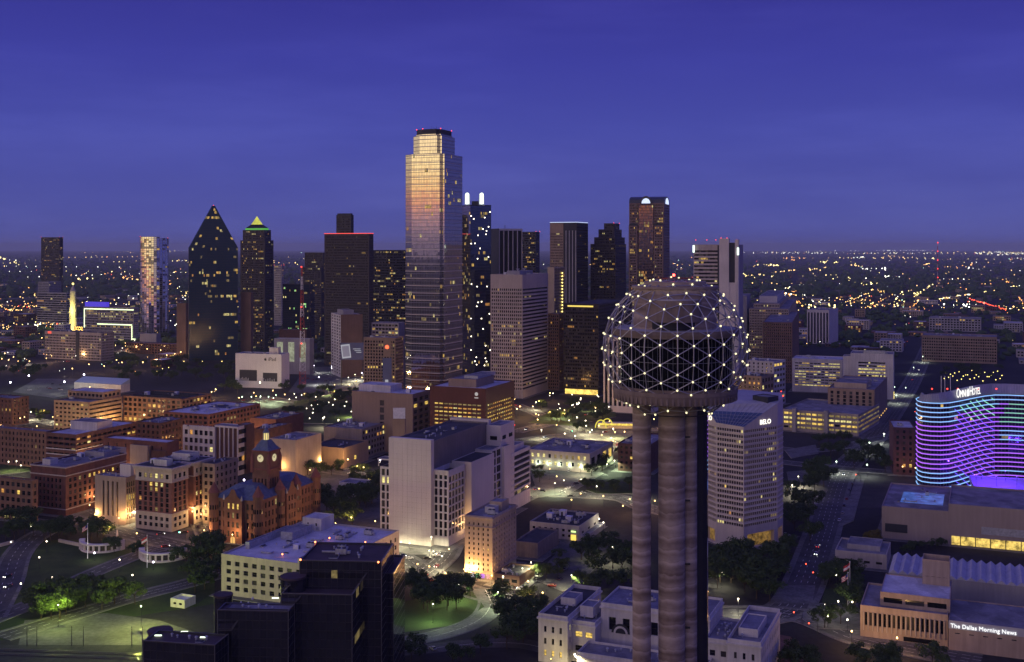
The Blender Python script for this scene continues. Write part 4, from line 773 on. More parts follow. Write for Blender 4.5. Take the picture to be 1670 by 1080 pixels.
t = block('office_tower', 'windowless tan slab tower with one ladder of windows', 'tower', 673, 643, 574, 701, S(nx=1, ny=7, fw=.07, fh=.75, mt=6, mb=2, d=.6, lit=.05, mull=True), S(nx=3, ny=9, fw=.72, fh=.62, mt=3, mb=2, d=.9, lit=.22, warm=(3, 3, 0, 6)), wall_mat('taupe_precast', (.27, .20, .155), .1, .05, .8, .15), Y=985, top=ROOFW, clut=4, done=False)
sub_box(t, frac_fp(t.fp, .3, .95, .45, .98), t.z1 - .9, t.z1 + 5, WHT, top=ROOFW); t.build()
t = block('billboard', 'white rooftop billboard behind the white slab building', 'billboard', 660, 684, 640, 662, None, None, TAN, Y=840, pave=False, done=False); t.part('panel', WHITEM).box((xat(651, 842), 842, t.z1 + .2), 9, .6, 8); t.build()
LO = S(cx=6.2, cz=3.4, fw=.8, fh=.42, mx=4, mt=13, mb=3, d=.5, lit=1.5, rowvar=False, warm=(7, 2, 4, 3), mull=False)
t = block('office_tower', 'dark red-brown block with rows of glowing yellow windows', 'building', 792, 634, 701, 839, S(**{**LO, 'cx': 4.6}), S(**{**LO, 'cx': 4.0, 'fw': .7}), wall_mat('oxblood_granite', (.105, .034, .030), .12, .1, .5, .1), Y=960, top=ROOFW, clut=3, done=False)
sub_box(t, frac_fp(t.fp, .15, .75, .25, .75), t.z1 - .9, t.z1 + 6, TAN); sub_box(t, frac_fp(t.fp, .3, .9, .3, .55), t.z1 + 5, t.z1 + 8, METAL, 'cooling_tower'); v = Vector(t.fp[0]).lerp(Vector(t.fp[3]), .16); nn = Vector((-math.sin(a), -math.cos(a)))
m = t.part('emblem', emit('emblem_white', (.8, .75, .75), .5)); m.poly([(v.x + nn.x * .3 + math.cos(a) * 1.6 * math.cos(i * .524), v.y + nn.y * .3 - math.sin(a) * 1.6 * math.cos(i * .524), t.z1 - 5 + 1.6 * math.sin(i * .524)) for i in range(12)]); m.box((v.x + nn.x * .4, v.y + nn.y * .4, t.z1 - 8.6), 3.6, .2, .8, -a); t.build()
# ---- court complex with blank white slab
Y = gy(892); S0 = Vector((xat(703, Y), Y)); zt = zat(718, Y); wv = hit(S0, l_, 634)
def cv(u, v): return tuple(S0 + r_ * u + l_ * v)
def rect(u0, u1, v0, v1): return [cv(u0, v0), cv(u1, v0), cv(u1, v1), cv(u0, v1)]
t = Thing('courts_building', 'white court tower with a blank stone-panelled slab front', 'building', (*cv(40, 10), 0)); t.fp = rect(0, 100, 0, wv); t.z1 = zt
t.part('wall', wall_mat('core_concrete', (.22, .19, .18), .15, .08)); uE = hit(S0, r_, 797)
W = t.part('slab_core', WH2); W.prism(rect(.12, 4.0, .12, wv - .12), 0, zt - .12)
PW, PH = [], 3.05; ncol, nrow = 9, int(zt / PH); pm = MB(); pw = wv / ncol; ph = zt / nrow; pm.prism([(-pw / 2 + .04, 0), (pw / 2 - .04, 0), (pw / 2 - .04, .12), (-pw / 2 + .04, .12)], .04, ph - .04, 0, True, True); pme = pm.mesh('stone_panel', [WH2])
for i in range(ncol):
    for j in range(nrow):
        c_ = Vector(cv(-.12 + rnd.uniform(-.012, .012), (i + .5) * pw)); o = link('stone_panel', pme, t.o, Vector((c_.x, c_.y, j * ph)) - t.loc); o.rotation_euler.z = math.atan2(-l_.y, -l_.x)
pm2 = MB(); pm2.prism([(-1.94, 0), (1.94, 0), (1.94, .12), (-1.94, .12)], .04, ph - .04, 0, True, True); pme2 = pm2.mesh('stone_panel', [WH2])
for j in range(nrow): c_ = Vector(cv(2.0, 0)); o = link('stone_panel', pme2, t.o, Vector((c_.x, c_.y, j * ph)) - t.loc); o.rotation_euler.z = math.atan2(r_.y, r_.x)
f = rect(4.0, uE, 1, wv - 1); zc = zt - 1.5
for i in range(4): facade(t, f[i], f[(i + 1) % 4], 0, zc, None)
roof(t, f, zc, ROOFD, 1.0)
clutter(t, rect(8, uE - 14, 3, wv - 3), zc - 1.0, 6)
CG = S(nx=3, ny=8, fw=.62, fh=.82, mx=.5, mt=1, mb=5.5, d=.7, lit=.07, mull=False); zw = zat(768, Y)
uw = hit(Vector(cv(0, -9.7)), r_, 758); sub_box(t, rect(4, uw, -9.7, .8), 0, zw, WHT, 'grid_wing', CG, S(cx=4.2, ny=8, fw=.86, fh=.82, mx=.5, mt=3.5, mb=5.5, d=.6, lit=0, mull=False, blind=.9), ROOFD, par=3)
v0 = -12.8; us = hit(Vector(cv(0, v0)), r_, 769); ue = hit(Vector(cv(0, v0)), r_, 806); z2 = zat(754, cv(us, v0)[1]); sub_box(t, rect(us, ue, v0, .8), 0, z2, WH2, 'side_slab', None, None, ROOFD)
u3 = hit(Vector(cv(0, -10.5)), r_, 818); sub_box(t, rect(ue + .01, u3, -10.5, .8), 0, z2 + 1.5, WHT, 'grid_wing', None, S(nx=2, ny=8, fw=.8, fh=.82, mt=1, mb=5, lit=0, mull=False))
u4 = hit(Vector(cv(0, -11.5)), r_, 831); sub_box(t, rect(u3 + .01, u4, -12.5, .8), 0, z2 + 1, WH2, 'side_slab')
u5 = hit(Vector(cv(0, -10)), r_, 865); z5 = zat(727, cv(u5, -10)[1]); sub_box(t, rect(u4 + .01, u5, -10, 14), 0, z5, WHT, 'banded_wing', S(cx=5, ny=8, fw=1, fh=.5, mb=8, lit=.02), S(cx=3.2, ny=7, fw=1, fh=.72, mx=.5, mb=9, mt=2, d=.8, lit=.04, blind=.9))
sub_box(t, rect(u4 + 3, u5 - 5, -7, 10), z5 - .4, z5 + 3.5, WHT)
sub_box(t, rect(uE, uE + 4, 0, wv), 0, zt, WH2, 'back_slab'); sub_box(t, rect(uE - 2, uE + 22, -9.5, .8), 0, zt - 3, WH2, 'plant_block', S(nx=1, ny=1, fw=.6, fh=.3, mt=4, mb=zt - 16, lit=0, mull=False), S(nx=2, ny=1, fw=.6, fh=.3, mt=4, mb=zt - 16, lit=0, mull=False))
wl2 = hit(Vector(cv(3, 0)), l_, 620); sub_box(t, rect(3, 24, wv + .01, wl2), 0, zw - .5, WHT, 'grid_wing', S(nx=2, ny=8, fw=.66, fh=.82, mx=.4, mt=1, mb=5.5, d=.7, lit=.05, mull=False), None, ROOFD)
sub_box(t, rect(3, 12, wv + .01, wl2 + 2), zw + 3.5, zw + 4.3, WHT, 'canopy'); t.part('canopy_post', WHT).box((*cv(3.6, wl2 + 1.4), zw - .5), .6, .6, 4)
PAVES.append(rect(-2, uE + 25, -12, wl2 + 1)); t.build()
# ---- red courthouse
RS = wall_mat('red_sandstone', (.19, .092, .066), .25, .2, .85, .3); RG = wall_mat('red_granite_trim', (.23, .085, .07), .2, .3); SLA = wall_mat('blue_slate', (.12, .15, .22), .25, .5, .6, .2)
Y = gy(889); fp = box_fp(421, Y, 349, 515); N0 = Vector(fp[0]); rv, lv = Vector(fp[1]) - N0, Vector(fp[3]) - N0; zw = zat(818, Y)
t = Thing('courthouse', 'red sandstone castle-like courthouse with lit clock tower', 'courthouse', (*Vector(fp[0]).lerp(Vector(fp[2]), .5), 0)); t.part('wall', RS); t.fp = fp
def rp(u, v): return tuple(N0 + rv * u + lv * v)
RW_ = S(cx=3.6, ny=4, fw=.42, fh=.62, mx=2.5, mt=1.2, mb=2.2, d=.5, lit=.04, mull=True)
for i in range(4): facade(t, fp[i], fp[(i + 1) % 4], 0, zw, RW_ if i in (0, 3) else None)
m = t.part('roof', SLA); e = inset(fp, -.3); cI = inset(fp, min(rv.length, lv.length) * .30); zr = zw + 7
for i in range(4): j = (i + 1) % 4; m.quad((*e[i], zw), (*e[j], zw), (*cI[j], zr), (*cI[i], zr))
m.poly([(*p, zr) for p in cI])
def turret(u, v, rad, zt_, hc, key):
    c = Vector((*rp(u, v), 0)); m = t.part('turret', RS, key='t' + key); m.cyl(c, rad, zt_, 12); m.cyl(c + Vector((0, 0, zt_)), rad + .35, .6, 12); k2 = t.part('turret_roof', RG, key='c' + key); k2.cyl(c + Vector((0, 0, zt_ + .6)), rad + .45, hc, 12, 0, .05)
    for lvl in range(3):
        for q in range(-3, 4):
            an = math.pi * 1.37 + q * .5; d_ = Vector((math.cos(an), math.sin(an), 0)); s_ = Vector((-d_.y, d_.x, 0)); z = 4 + lvl * (zt_ - 6) / 3
            b_ = c + d_ * (rad + .03); t.part('window_grid', WM, kind='stuff', key='tw').quad(*[tuple(b_ + s_ * x + Vector((0, 0, zz))) for x, zz in ((-.45, z), (.45, z), (.45, z + 2.6), (-.45, z + 2.6))], 0)
for k, (u_, v_) in enumerate(((0, 0), (0, 1), (1, 0), (.36, 0), (.64, 0), (1, 1))): turret(u_, v_, 3.1, zw + 2.5, 6.5, str(k))
def gable(p0, dirv, nv, w, dpt_, zb, key, h=6.5):
    """projecting pavilion with a stepped gable"""
    p = Vector(p0); dv_ = Vector(dirv).normalized(); nn_ = Vector(nv).normalized(); k = 'g' + key; t.part('pavilion', RS, key=k); A0, B0 = p - dv_ * w / 2, p + dv_ * w / 2; A1, B1 = A0 + nn_ * dpt_, B0 + nn_ * dpt_
    facade(t, A1, B1, 0, zb, S(nx=3, ny=4, fw=.5, fh=.62, mx=1.5, mt=1, mb=3, d=.5, lit=.12), k); facade(t, B1, B0 - nn_ * 3, 0, zb, None, k); facade(t, A0 - nn_ * 3, A1, 0, zb, None, k); m = t.parts[k][1]
    def z3(v, z): return (v.x, v.y, z)
    C_ = (A1 + B1) / 2; m.poly([z3(A1, zb), z3(B1, zb), z3(B1.lerp(C_, .5), zb + h * .35), z3(C_ + dv_ * 1.2, zb + h), z3(C_ - dv_ * 1.2, zb + h), z3(A1.lerp(C_, .5), zb + h * .35)])
    back = -nn_ * 14; m = t.part('roof', SLA, key='gr' + key); m.quad(z3(A1, zb), z3(C_, zb + h - .6), z3(C_ + back, zb + h - .6), z3(A1 + back, zb)); m.quad(z3(C_, zb + h - .6), z3(B1, zb), z3(B1 + back, zb), z3(C_ + back, zb + h - .6))
    for q in (A1, B1): t.part('pinnacle', LIM, key='p%s%.1f' % (key, q.x)).cyl((q.x, q.y, zb), .8, 3.2, 8, 0, .1)
    d = t.part('door_arch', emit('door_glow', (1, .55, .16), .9), key='d' + key); c = C_ + nn_ * .1; d.poly([z3(c + dv_ * (1.7 * math.cos(i * math.pi / 8)), 2.6 + 1.7 * math.sin(i * math.pi / 8)) for i in range(9)] + [z3(c - dv_ * 1.7, .2), z3(c + dv_ * 1.7, .2)])
nL = -rv.normalized(); nR = -lv.normalized(); gable(rp(0, .5), (-lv.x, -lv.y), nL, 13, 3.0, zw, 'a'); gable(rp(.5, 0), rv, nR, 12, 3.0, zw, 'b')
# clock tower
c = Vector((xat(434, Y + 26), Y + 26, 0)); hw = 6.0; dl, dr = -lv.normalized(), rv.normalized()
def sq(h_): return [tuple(Vector((c.x, c.y)) + dl * x + dr * y) for x, y in ((h_, -h_), (h_, h_), (-h_, h_), (-h_, -h_))]
zb, zc2, zk = zw + 3, zat(733, c.y), zat(745, c.y); k = t.part('clock_tower', RS, key='ct'); f = sq(hw)
for i in range(4):
    facade(t, f[i], f[(i + 1) % 4], zw - 4, zk - 7, S(nx=4, ny=1, fw=.42, fh=.55, mt=3, mb=5, mx=1, d=.8, lit=0, each=False), 'ct'); facade(t, f[i], f[(i + 1) % 4], zk - 7, zc2, None, 'ct')
for i in range(4): v = Vector(f[i]); t.part('pinnacle', RG, key='tp%d' % i).cyl((v.x, v.y, zk - 9), 1.2, 9, 8); t.parts['tp%d' % i][1].cyl((v.x, v.y, zk), 1.3, 4.5, 8, 0, .05)
for z in (zk - 7.2, zc2 - .6): e = sq(hw + .6); t.part('cornice', RG, key='tc%.0f' % z).prism(e, z, z + .8, 0, True, True)
m = t.part('tower_roof', SLA); e, e2 = sq(hw + .4), sq(2.3); zt2 = zat(717, c.y); em = sq(4.6); zm = zc2 + (zt2 - zc2) * .35
for i in range(4): j = (i + 1) % 4; m.quad((*e[i], zc2 + .2), (*e[j], zc2 + .2), (*em[j], zm), (*em[i], zm)); m.quad((*em[i], zm), (*em[j], zm), (*e2[j], zt2), (*e2[i], zt2))
m.poly([(*p, zt2) for p in e2]); t.part('lantern', emit('lantern_yellow', (1, .80, .30), .95)).cyl((c.x, c.y, zt2), 1.5, 4.2, 8); m = t.part('lantern_post', LIM)
for i in range(8): an = i * math.pi / 4; m.tube((c.x + 1.9 * math.cos(an), c.y + 1.9 * math.sin(an), zt2), (c.x + 1.7 * math.cos(an), c.y + 1.7 * math.sin(an), zt2 + 4.4), .22, 5)
m = t.part('spire', SLA); m.cyl((c.x, c.y, zt2 + 4.4), 2.3, 3.4, 10, 0, .2); m.tube((c.x, c.y, zt2 + 7.5), (c.x, c.y, zt2 + 12), .12, 4)
CLK = emit('clock_face', (1, .86, .48), .62); 
for i, (pp, dd_, nn_) in enumerate(((Vector((c.x, c.y)) + dl * (hw + .15), dr, dl), (Vector((c.x, c.y)) - dr * (hw + .15), dl, -dr))):
    m = t.part('clock_face', CLK, key='cf%d' % i); m.poly([(pp.x + dd_.x * 2.3 * math.cos(q * .3927), pp.y + dd_.y * 2.3 * math.cos(q * .3927), zk + 2.3 * math.sin(q * .3927)) for q in range(16)])
    h_ = t.part('clock_hand', DARKM, key='ch%d' % i, parent='cf%d' % i); p2 = pp + nn_ * .1
    for an, ln, w_ in ((1.2, 1.9, .13), (2.6, 1.3, .2)): dx = dd_ * math.cos(an); h_.tube((p2.x, p2.y, zk), (p2.x + dx.x * ln, p2.y + dx.y * ln, zk + math.sin(an) * ln), w_, 4)
t.build(); PAVES.append(fp)
# small white memorial cube
block('memorial_cube', 'small roofless white memorial box among the dark trees', 'memorial', 588, 789, 553, 605, None, None, WHT, by=812, top=ROOFG, pave=False)
# ---- old hotel, floodlit
t = block('old_hotel', 'narrow ten-storey cream hotel floodlit orange at its base', 'hotel', 803, 844, 758, 842, S(nx=5, ny=10, fw=.30, fh=.52, mt=3, mb=4, mx=1.2, d=.35, lit=.05), S(nx=9, ny=10, fw=.36, fh=.52, mt=3, mb=4, mx=.8, d=.35, lit=.03), BEI, by=947, top=ROOFG, clut=3, done=False)
e, e2 = inset(t.fp, -.7), inset(t.fp, -.02)
for key, z, h in (('a', t.z1 - 1.4, .8), ('b', t.z1 - 6.0, .35), ('c', 4.0, .5)):
    m = t.part('cornice', BEI, key=key)
    for i in (3, 0): m.prism([e[i], e[(i + 1) % 4], e2[(i + 1) % 4], e2[i]], z, z + h, 0, True, True)
sub_box(t, frac_fp(t.fp, .55, .85, .15, .6), t.z1 - .9, t.z1 + 4.2, BEI); sub_box(t, frac_fp(t.fp, .36, .54, .25, .6), t.z1 - .9, t.z1 + 2.5, WHT)
for k, cc in enumerate(((.9, .75, .3), (.9, .95, 1.0), (.25, .9, .35), (.55, .2, .85), (1, .5, .4))): v = Vector(t.fp[3]).lerp(Vector(t.fp[0]), .12 + k * .18); t.part('shop_window', emit('shop_%d' % k, cc, .9, vary=.6, vscale=1), key='sh%d' % k).box((v.x - .1, v.y - .2, .8), 2.2, .25, 2.3, -a)
t.build()
t = block('shop_row', 'low shop wing with orange-lit front beside the floodlit hotel', 'shop', 847, 940, 806, 872, S(nx=3, ny=1, fw=.75, fh=.5, lit=.4, warm=(1, 0, 6, 0)), None, BRN, by=958, top=ROOFD, clut=5)
block('grey_hall', 'windowless grey brick hall with pale side behind the floodlit hotel', 'building', 877, 886, 840, 911, None, None, wall_mat('grey_brick', (.27, .22, .20), .2, .2), by=912, top=ROOFD)
t = block('restaurant', 'white two-storey corner building with a glowing yellow entrance', 'building', 945, 858, 864, 976, S(nx=8, ny=2, fw=.45, fh=.5, mt=2, lit=.02), S(nx=3, ny=1, fw=.35, fh=.3, mt=2.5, lit=0), LIM, by=883, top=ROOFD, clut=10, done=False)
v = Vector(t.fp[0]).lerp(Vector(t.fp[3]), .12); t.part('lit_entrance', emit('entrance_yellow', (1, .68, .12), 1.3)).box((v.x, v.y - .4, .2), 3.2, .5, 3.4, -a); t.part('sign_light', emit('sign_green', (.7, 1, .35), 1.5)).box((v.x, v.y - .5, 5.2), 3, .4, .9, -a)
sub_box(t, frac_fp(t.fp, 0, 1, -.14, -.002), 0, 3.6, LIM, 'side_porch'); t.build()
# ---- white block with square windows (front left)
Y = 655; t = block('office_building', 'broad white building with rows of square windows and pale roof', 'building', 529, 924, 361, 651, S(cx=5.2, ny=4, fw=.52, fh=.56, mx=2, mt=2.4, mb=2, d=.5, lit=.10, warm=(3, 5, 0, 1)), S(cx=5.2, ny=4, fw=.42, fh=.6, mx=1.5, mt=2.4, mb=2, d=.5, lit=.02), LIM, by=994, top=wall_mat('roof_bright_membrane', (.66, .65, .66), .3, .10, .7, .25), done=False, pave=True)
clutter(t, t.fp, t.z1 - .9, 15); sub_box(t, frac_fp(t.fp, .80, .97, .66, .86), t.z1 - .9, t.z1 + 6, WHT, 'penthouse', S(nx=2, ny=1, fw=.2, fh=.35, lit=0, each=False), None, ROOFW)
sub_box(t, frac_fp(t.fp, .2, .7, .90, .94), t.z1 - .9, t.z1 + 2.6, METAL, 'plant_screen'); sub_box(t, frac_fp(t.fp, .5, .75, .72, .84), t.z1 - .9, t.z1 + 3.4, METAL, 'plant_screen'); sub_box(t, frac_fp(t.fp, 0, .2, .0, .25), t.z1 - .9, t.z1 + 2.5, LIM, 'raised_bay')
t.build()
for k in (.25, .5): v = frac_fp(t.fp, .12, 1, k, 1)[0]; beacon_light(t, v, t.z1, emit('orange_beacon', (1, .25, .08), 6), .45)
beacon_light(t, frac_fp(t.fp, .6, 1, .06, 1)[0], t.z1, emit('orange_beacon', None, 6), .45); beacon_light(t, frac_fp(t.fp, .6, 1, .42, 1)[0], t.z1, emit('orange_beacon', None, 6), .45)
# ---- black glass hotel in front
BLK = [glass('black_mirror_glass', (.20, .20, .23), .04, .9, wave=.03), glass('black_mirror_glass_b', (.17, .17, .20), .05, .9)] + [LITF[3], LITF[2], LITF[3], LITF[3]]
BST = S(cx=2.6, cz=3.4, fw=.965, fh=.965, mx=.15, mt=.4, mb=.4, d=.05, lit=.006, wm=BLK, tilt=.0009, blind=.5); BW = plain('black_frame', (.075, .072, .082), .35, .4)
t = Thing('glass_hotel', 'black mirror-glass hotel of stepped blocks at the bottom edge', 'hotel', (xat(500, 440), 440, 0)); ROOFB = wall_mat('roof_maroon_tar', (.085, .062, .066), .3, .15, .8, .2)
def hb(nx, Y, ty, lx, rx, key, aa=4, par=.8, top=None, z0=0): f = box_fp(nx, Y, lx, rx, aa); z = zat(ty, Y); t.part('glass_block', BW, key=key); [facade(t, f[i], f[(i + 1) % 4], z0, z, BST if i in (0, 3) else None, key) for i in range(4)]; roof(t, f, z, top or ROOFB, par, .5, 'roof', key + 'r', key); return f, z
fA, zA = hb(622, 452, 916, 489, 642, 'A'); fB, zB = hb(574, 438, 970, 459, 606, 'B', par=2.5); fC, zC = hb(470, 430, 997, 355, 480, 'C'); fD, zD = hb(350, 418, 1052, 234, 372, 'D', 10); 
hb(642, 462, 935, 600, 660, 'E')
t.part('glass_turret', BLK[0], smooth=False).cyl((xat(364, 448), 448, 0), 3.6, zat(972, 448), 20, 0, mt=0); m = t.part('turret_rim', ROOFB); m.cyl((xat(364, 448), 448, zat(972, 448)), 3.8, .8, 20)
t.part('glass_turret', BLK[0], key='gt2').cyl((xat(478, 452), 452, 0), 5.0, zat(942, 452), 24); t.part('turret_rim', ROOFB, key='tr2').cyl((xat(478, 452), 452, zat(942, 452)), 5.2, .8, 24)
t.part('glass_turret', BLK[0], key='gt3').cyl((xat(262, 440), 440, 0), 4.6, zat(1030, 440), 24); t.part('turret_rim', ROOFB, key='tr3').cyl((xat(262, 440), 440, zat(1030, 440)), 4.8, .8, 24); sub_box(t, frac_fp(fC, .2, .9, -.0, .9), zC - .8, zC + .1, BW, 'roof_step')
ROW = plain('roof_ball', (.6, .6, .62), .5); m = t.part('roof_vent', ROW, key='rv')
for px, py in ((499, 957), (504, 957), (549, 958), (554, 958)): v = gp(px, py, zB - 2.3); m.cyl((v.x, v.y, zB - 2.4), .5, .7, 8); m.cyl((v.x, v.y, zB - 1.7), .5, .3, 8, 0, .1)
for px, py in ((393, 983), (405, 984), (412, 976), (560, 901)): v = gp(px, py, zC - .5); m.cyl((v.x, v.y, zC - .8), .55, .9, 8, 0, .2)
STRIPL = emit('tube_light', (.80, .95, .72), 2.2)
for k, (px, py, z) in enumerate(((449, 975, zC), (301, 1030, zD), (332, 1039, zD), (258, 1036, zD))): v = gp(px, py, z); t.part('roof_lamp', STRIPL, key='tl%d' % k).box((v.x, v.y, z - .3), 2.6, .5, .4)
clutter(t, inset(fA, 3), zA - .8, 6); clutter(t, inset(fC, 2.5), zC - .8, 4); clutter(t, inset(fD, 3), zD - .8, 4)
TRM = plain('edge_trim', (.22, .21, .23), .4, .6)
for kf, (f_, z_) in enumerate(((fA, zA), (fB, zB), (fC, zC), (fD, zD))):
    m = t.part('edge_trim', TRM, key='et%d' % kf); e = inset(f_, -.08)
    for i in (0, 1, 3): m.tube((*e[i], 0), (*e[i], z_), .14, 4)
    for i in (3, 0): m.tube((*e[i], z_ + .05), (*e[(i + 1) % 4], z_ + .05), .16, 4)
t.build()
for px, py in ((514, 878), (490, 907), (617, 911)): v = gp(px, py + 8, zA); beacon_light(t, v, zA, emit('orange_beacon', None, 6), .4)
# ================================================================== right side
BT = S(cx=3.2, cz=3.9, fw=.5, fh=.55, lit=.22, warm=(5, 3, 1, 3), each=False)
t = block('office_tower', 'beige stepped masonry tower with a pale box penthouse', 'tower', 1286, 504, 1222, 1299, BT, BT, BEI, Y=1680, done=False, a=16)
sub_box(t, frac_fp(t.fp, .2, .9, .35, .82), t.z1 - .9, t.z1 + 16, WH2); sub_box(t, frac_fp(t.fp, .1, .95, .25, .93), t.z1 - .9, t.z1 + 6, BEI, 'upper_tier', BT, BT); t.build()
block('office_tower', 'older brown masonry tower in front of the stepped beige one', 'tower', 1292, 526, 1244, 1303, S(cx=3.6, cz=4, fw=.4, lit=.05, each=False), S(cx=3.6, cz=4, fw=.4, lit=.05, each=False), wall_mat('brown_masonry', (.28, .17, .11), .2, .1), Y=1500, a=16, clut=3)
block('office_tower', 'plain grey slab behind the sphere on its right', 'tower', 1218, 482, 1192, 1224, None, None, GRY, Y=1720, a=16)
t = block('office_building', 'small white finned block with grey flank in the right middle distance', 'building', 1352, 506, 1316, 1367, S(cx=5.5, cz=200, fw=.55, fh=1, mt=5, mb=1, mx=.5, lit=0, wm=WMD, each=False), None, WH2, Y=2100, a=27, clut=3)
t = block('office_building', 'white block with long dark ribbon windows beside the avenue', 'building', 1457, 578, 1387, (40,), S(nx=16, ny=10, fw=1, fh=.46, mx=9, mt=9, mb=6, d=.7, lit=1.5, warm=(4, 6, 0, 2), each=False), None, WHT, by=652, a=20, top=ROOFG, clut=5, done=False)
sub_box(t, frac_fp(t.fp, .1, .6, 1.0, 1.18), 0, t.z1 - 4, WHT, 'stair_slab'); sub_box(t, frac_fp(t.fp, .05, .3, .2, .7), t.z1 - .9, t.z1 + 3, METAL, 'plant_screen'); t.part('lit_base', emit('base_glow', (1, .80, .25), .9)).box((*Vector(t.fp[0]).lerp(Vector(t.fp[1]), .2), .3), 1.5, 6, 8, -a); t.build()
t = block('parking_garage', 'white parking block with glowing decks under three office floors', 'garage', 1374, 587, 1292, (45,), S(nx=12, ny=9, fw=.88, fh=.42, mx=3, mt=4, mb=7, d=.8, lit=1.7, warm=(3, 6, 0, 3), each=False), None, WHT, by=642, a=20, top=ROOFW, clut=4)
t = block('hotel_block', 'beige hotel with vertical window strips between the white blocks', 'hotel', 1426, 636, 1350, 1447, S(nx=7, ny=8, fw=.45, fh=.8, mt=2.5, mb=3, d=.6, lit=.06, mx=1), None, TAN, by=695, a=24, top=ROOFG, clut=6, done=False)
sub_box(t, frac_fp(t.fp, .1, .45, .2, .9), t.z1 - .9, t.z1 + 4.5, BEI); m = t.part('street_lights_strip', OLAMP and emit('hotel_sconce', (1, .6, .15), 2)); 
for k in range(7): v = Vector(t.fp[0]).lerp(Vector(t.fp[1]), .05 + k * .14); m.box((v.x + .5, v.y, 2.5), .5, .5, 1)
t.build()
PG = S(cx=5.5, ny=4, fw=.86, fh=.5, mx=.8, mt=1.4, mb=2, d=.9, lit=1.5, rowvar=False, warm=(4, 4, 0, 6), mull=False)
t = block('parking_garage', 'open concrete parking garage with greenish-yellow lit decks', 'garage', 1400, 676, 1276, 1434, PG, PG, wall_mat('garage_concrete', (.40, .35, .31), .15, .1), by=712, a=30, top=ROOFG, done=False, par=1.2)
for v_ in (.38, .80): sub_box(t, frac_fp(t.fp, -.06, .02, v_, v_ + .05), 0, t.z1 + 2, GRY, 'stair_tower')
t.build()
t = block('office_building', 'white block with slanting lit balconies behind the tower sphere', 'building', 1262, 590, 1218, 1281, S(cx=5, cz=4.2, fw=.3, lit=.1, each=False), S(nx=4, ny=8, fw=.8, fh=.5, lit=.25, each=False), WHT, Y=1280, a=38, top=ROOFG, clut=5)
block('office_building', 'beige block with dark roof clutter behind the white office tower', 'building', 1242, 614, 1196, 1262, S(cx=5, cz=4.5, fw=.42, lit=.10, warm=(1, 0, 5, 1)), S(nx=4, ny=6, lit=.3), TAN, Y=1180, a=36, top=ROOFD, clut=7)
block('federal_building', 'long beige building with a regular window grid on the right', 'building', 1626, 550, 1503, (55,), S(cx=4.6, cz=4.4, fw=.62, fh=.55, mt=3, mb=2, lit=.015, each=False), None, TAN, by=594, a=23, top=ROOFG, clut=8)
block('low_building', 'low white warehouse beyond the long beige building', 'building', 1600, 520, 1515, (60,), S(cx=6, cz=5, lit=.1, each=False), None, GRY, Y=2400, a=23, top=ROOFG, clut=3)
block('office_building', 'dark violet brick block left of the neon hotel', 'building', 1492, 698, 1457, (40,), S(cx=4.5, cz=4.4, fw=.4, lit=.02), S(lit=.02), wall_mat('violet_brick', (.12, .065, .085), .2, .2), by=776, a=14, top=ROOFW, clut=2)
block('low_building', 'pale brick block with tiled roof behind the dark square', 'building', 1060, 726, 1008, 1090, S(cx=4, cz=4, fw=.5, fh=.5, lit=.05), None, DBK, by=772, top=ROOFG, clut=2)
# lit two-storey hall
t = block('exhibition_hall', 'long white two-storey hall washed by greenish wall lamps', 'building', 962, 740, 860, 1000, S(nx=10, ny=2, fw=.42, fh=.55, mx=2, mt=1.5, mb=3, d=.4, lit=1.4, rowvar=False, warm=(2, 7, 0, 1)), S(nx=4, ny=1, lit=.3), LIM, by=772, top=ROOFG, clut=8, done=False); t.build(); HALL = t
# yellow arches of a restaurant
v = gp(988, 701); t = Thing('arch_restaurant', 'glowing yellow double arches over a low restaurant', 'restaurant', v); YA = emit('arch_yellow', (.90, .78, .08), .9)
for k, off in enumerate((0, 9)):
    m = t.part('arch', YA, key='a%d' % k)
    for i in range(14):
        A, B = math.pi * i / 14, math.pi * (i + 1) / 14
        m.tube((v.x - 5 + off * .8 + 5.2 * math.cos(A), v.y + off, 2 + 7.5 * math.sin(A)), (v.x - 5 + off * .8 + 5.2 * math.cos(B), v.y + off, 2 + 7.5 * math.sin(B)), .55, 6)
m = t.part('wall', LIM); m.box((v.x + 16, v.y + 12, 0), 46, 12, 5, -.1); m = t.part('lit_canopy', emit('canopy_yellow', (1, .72, .12), 1.0, vary=.6, vscale=.4)); m.box((v.x + 16, v.y + 5, 3.4), 46, 1.2, 1.8, -.1); t.build()
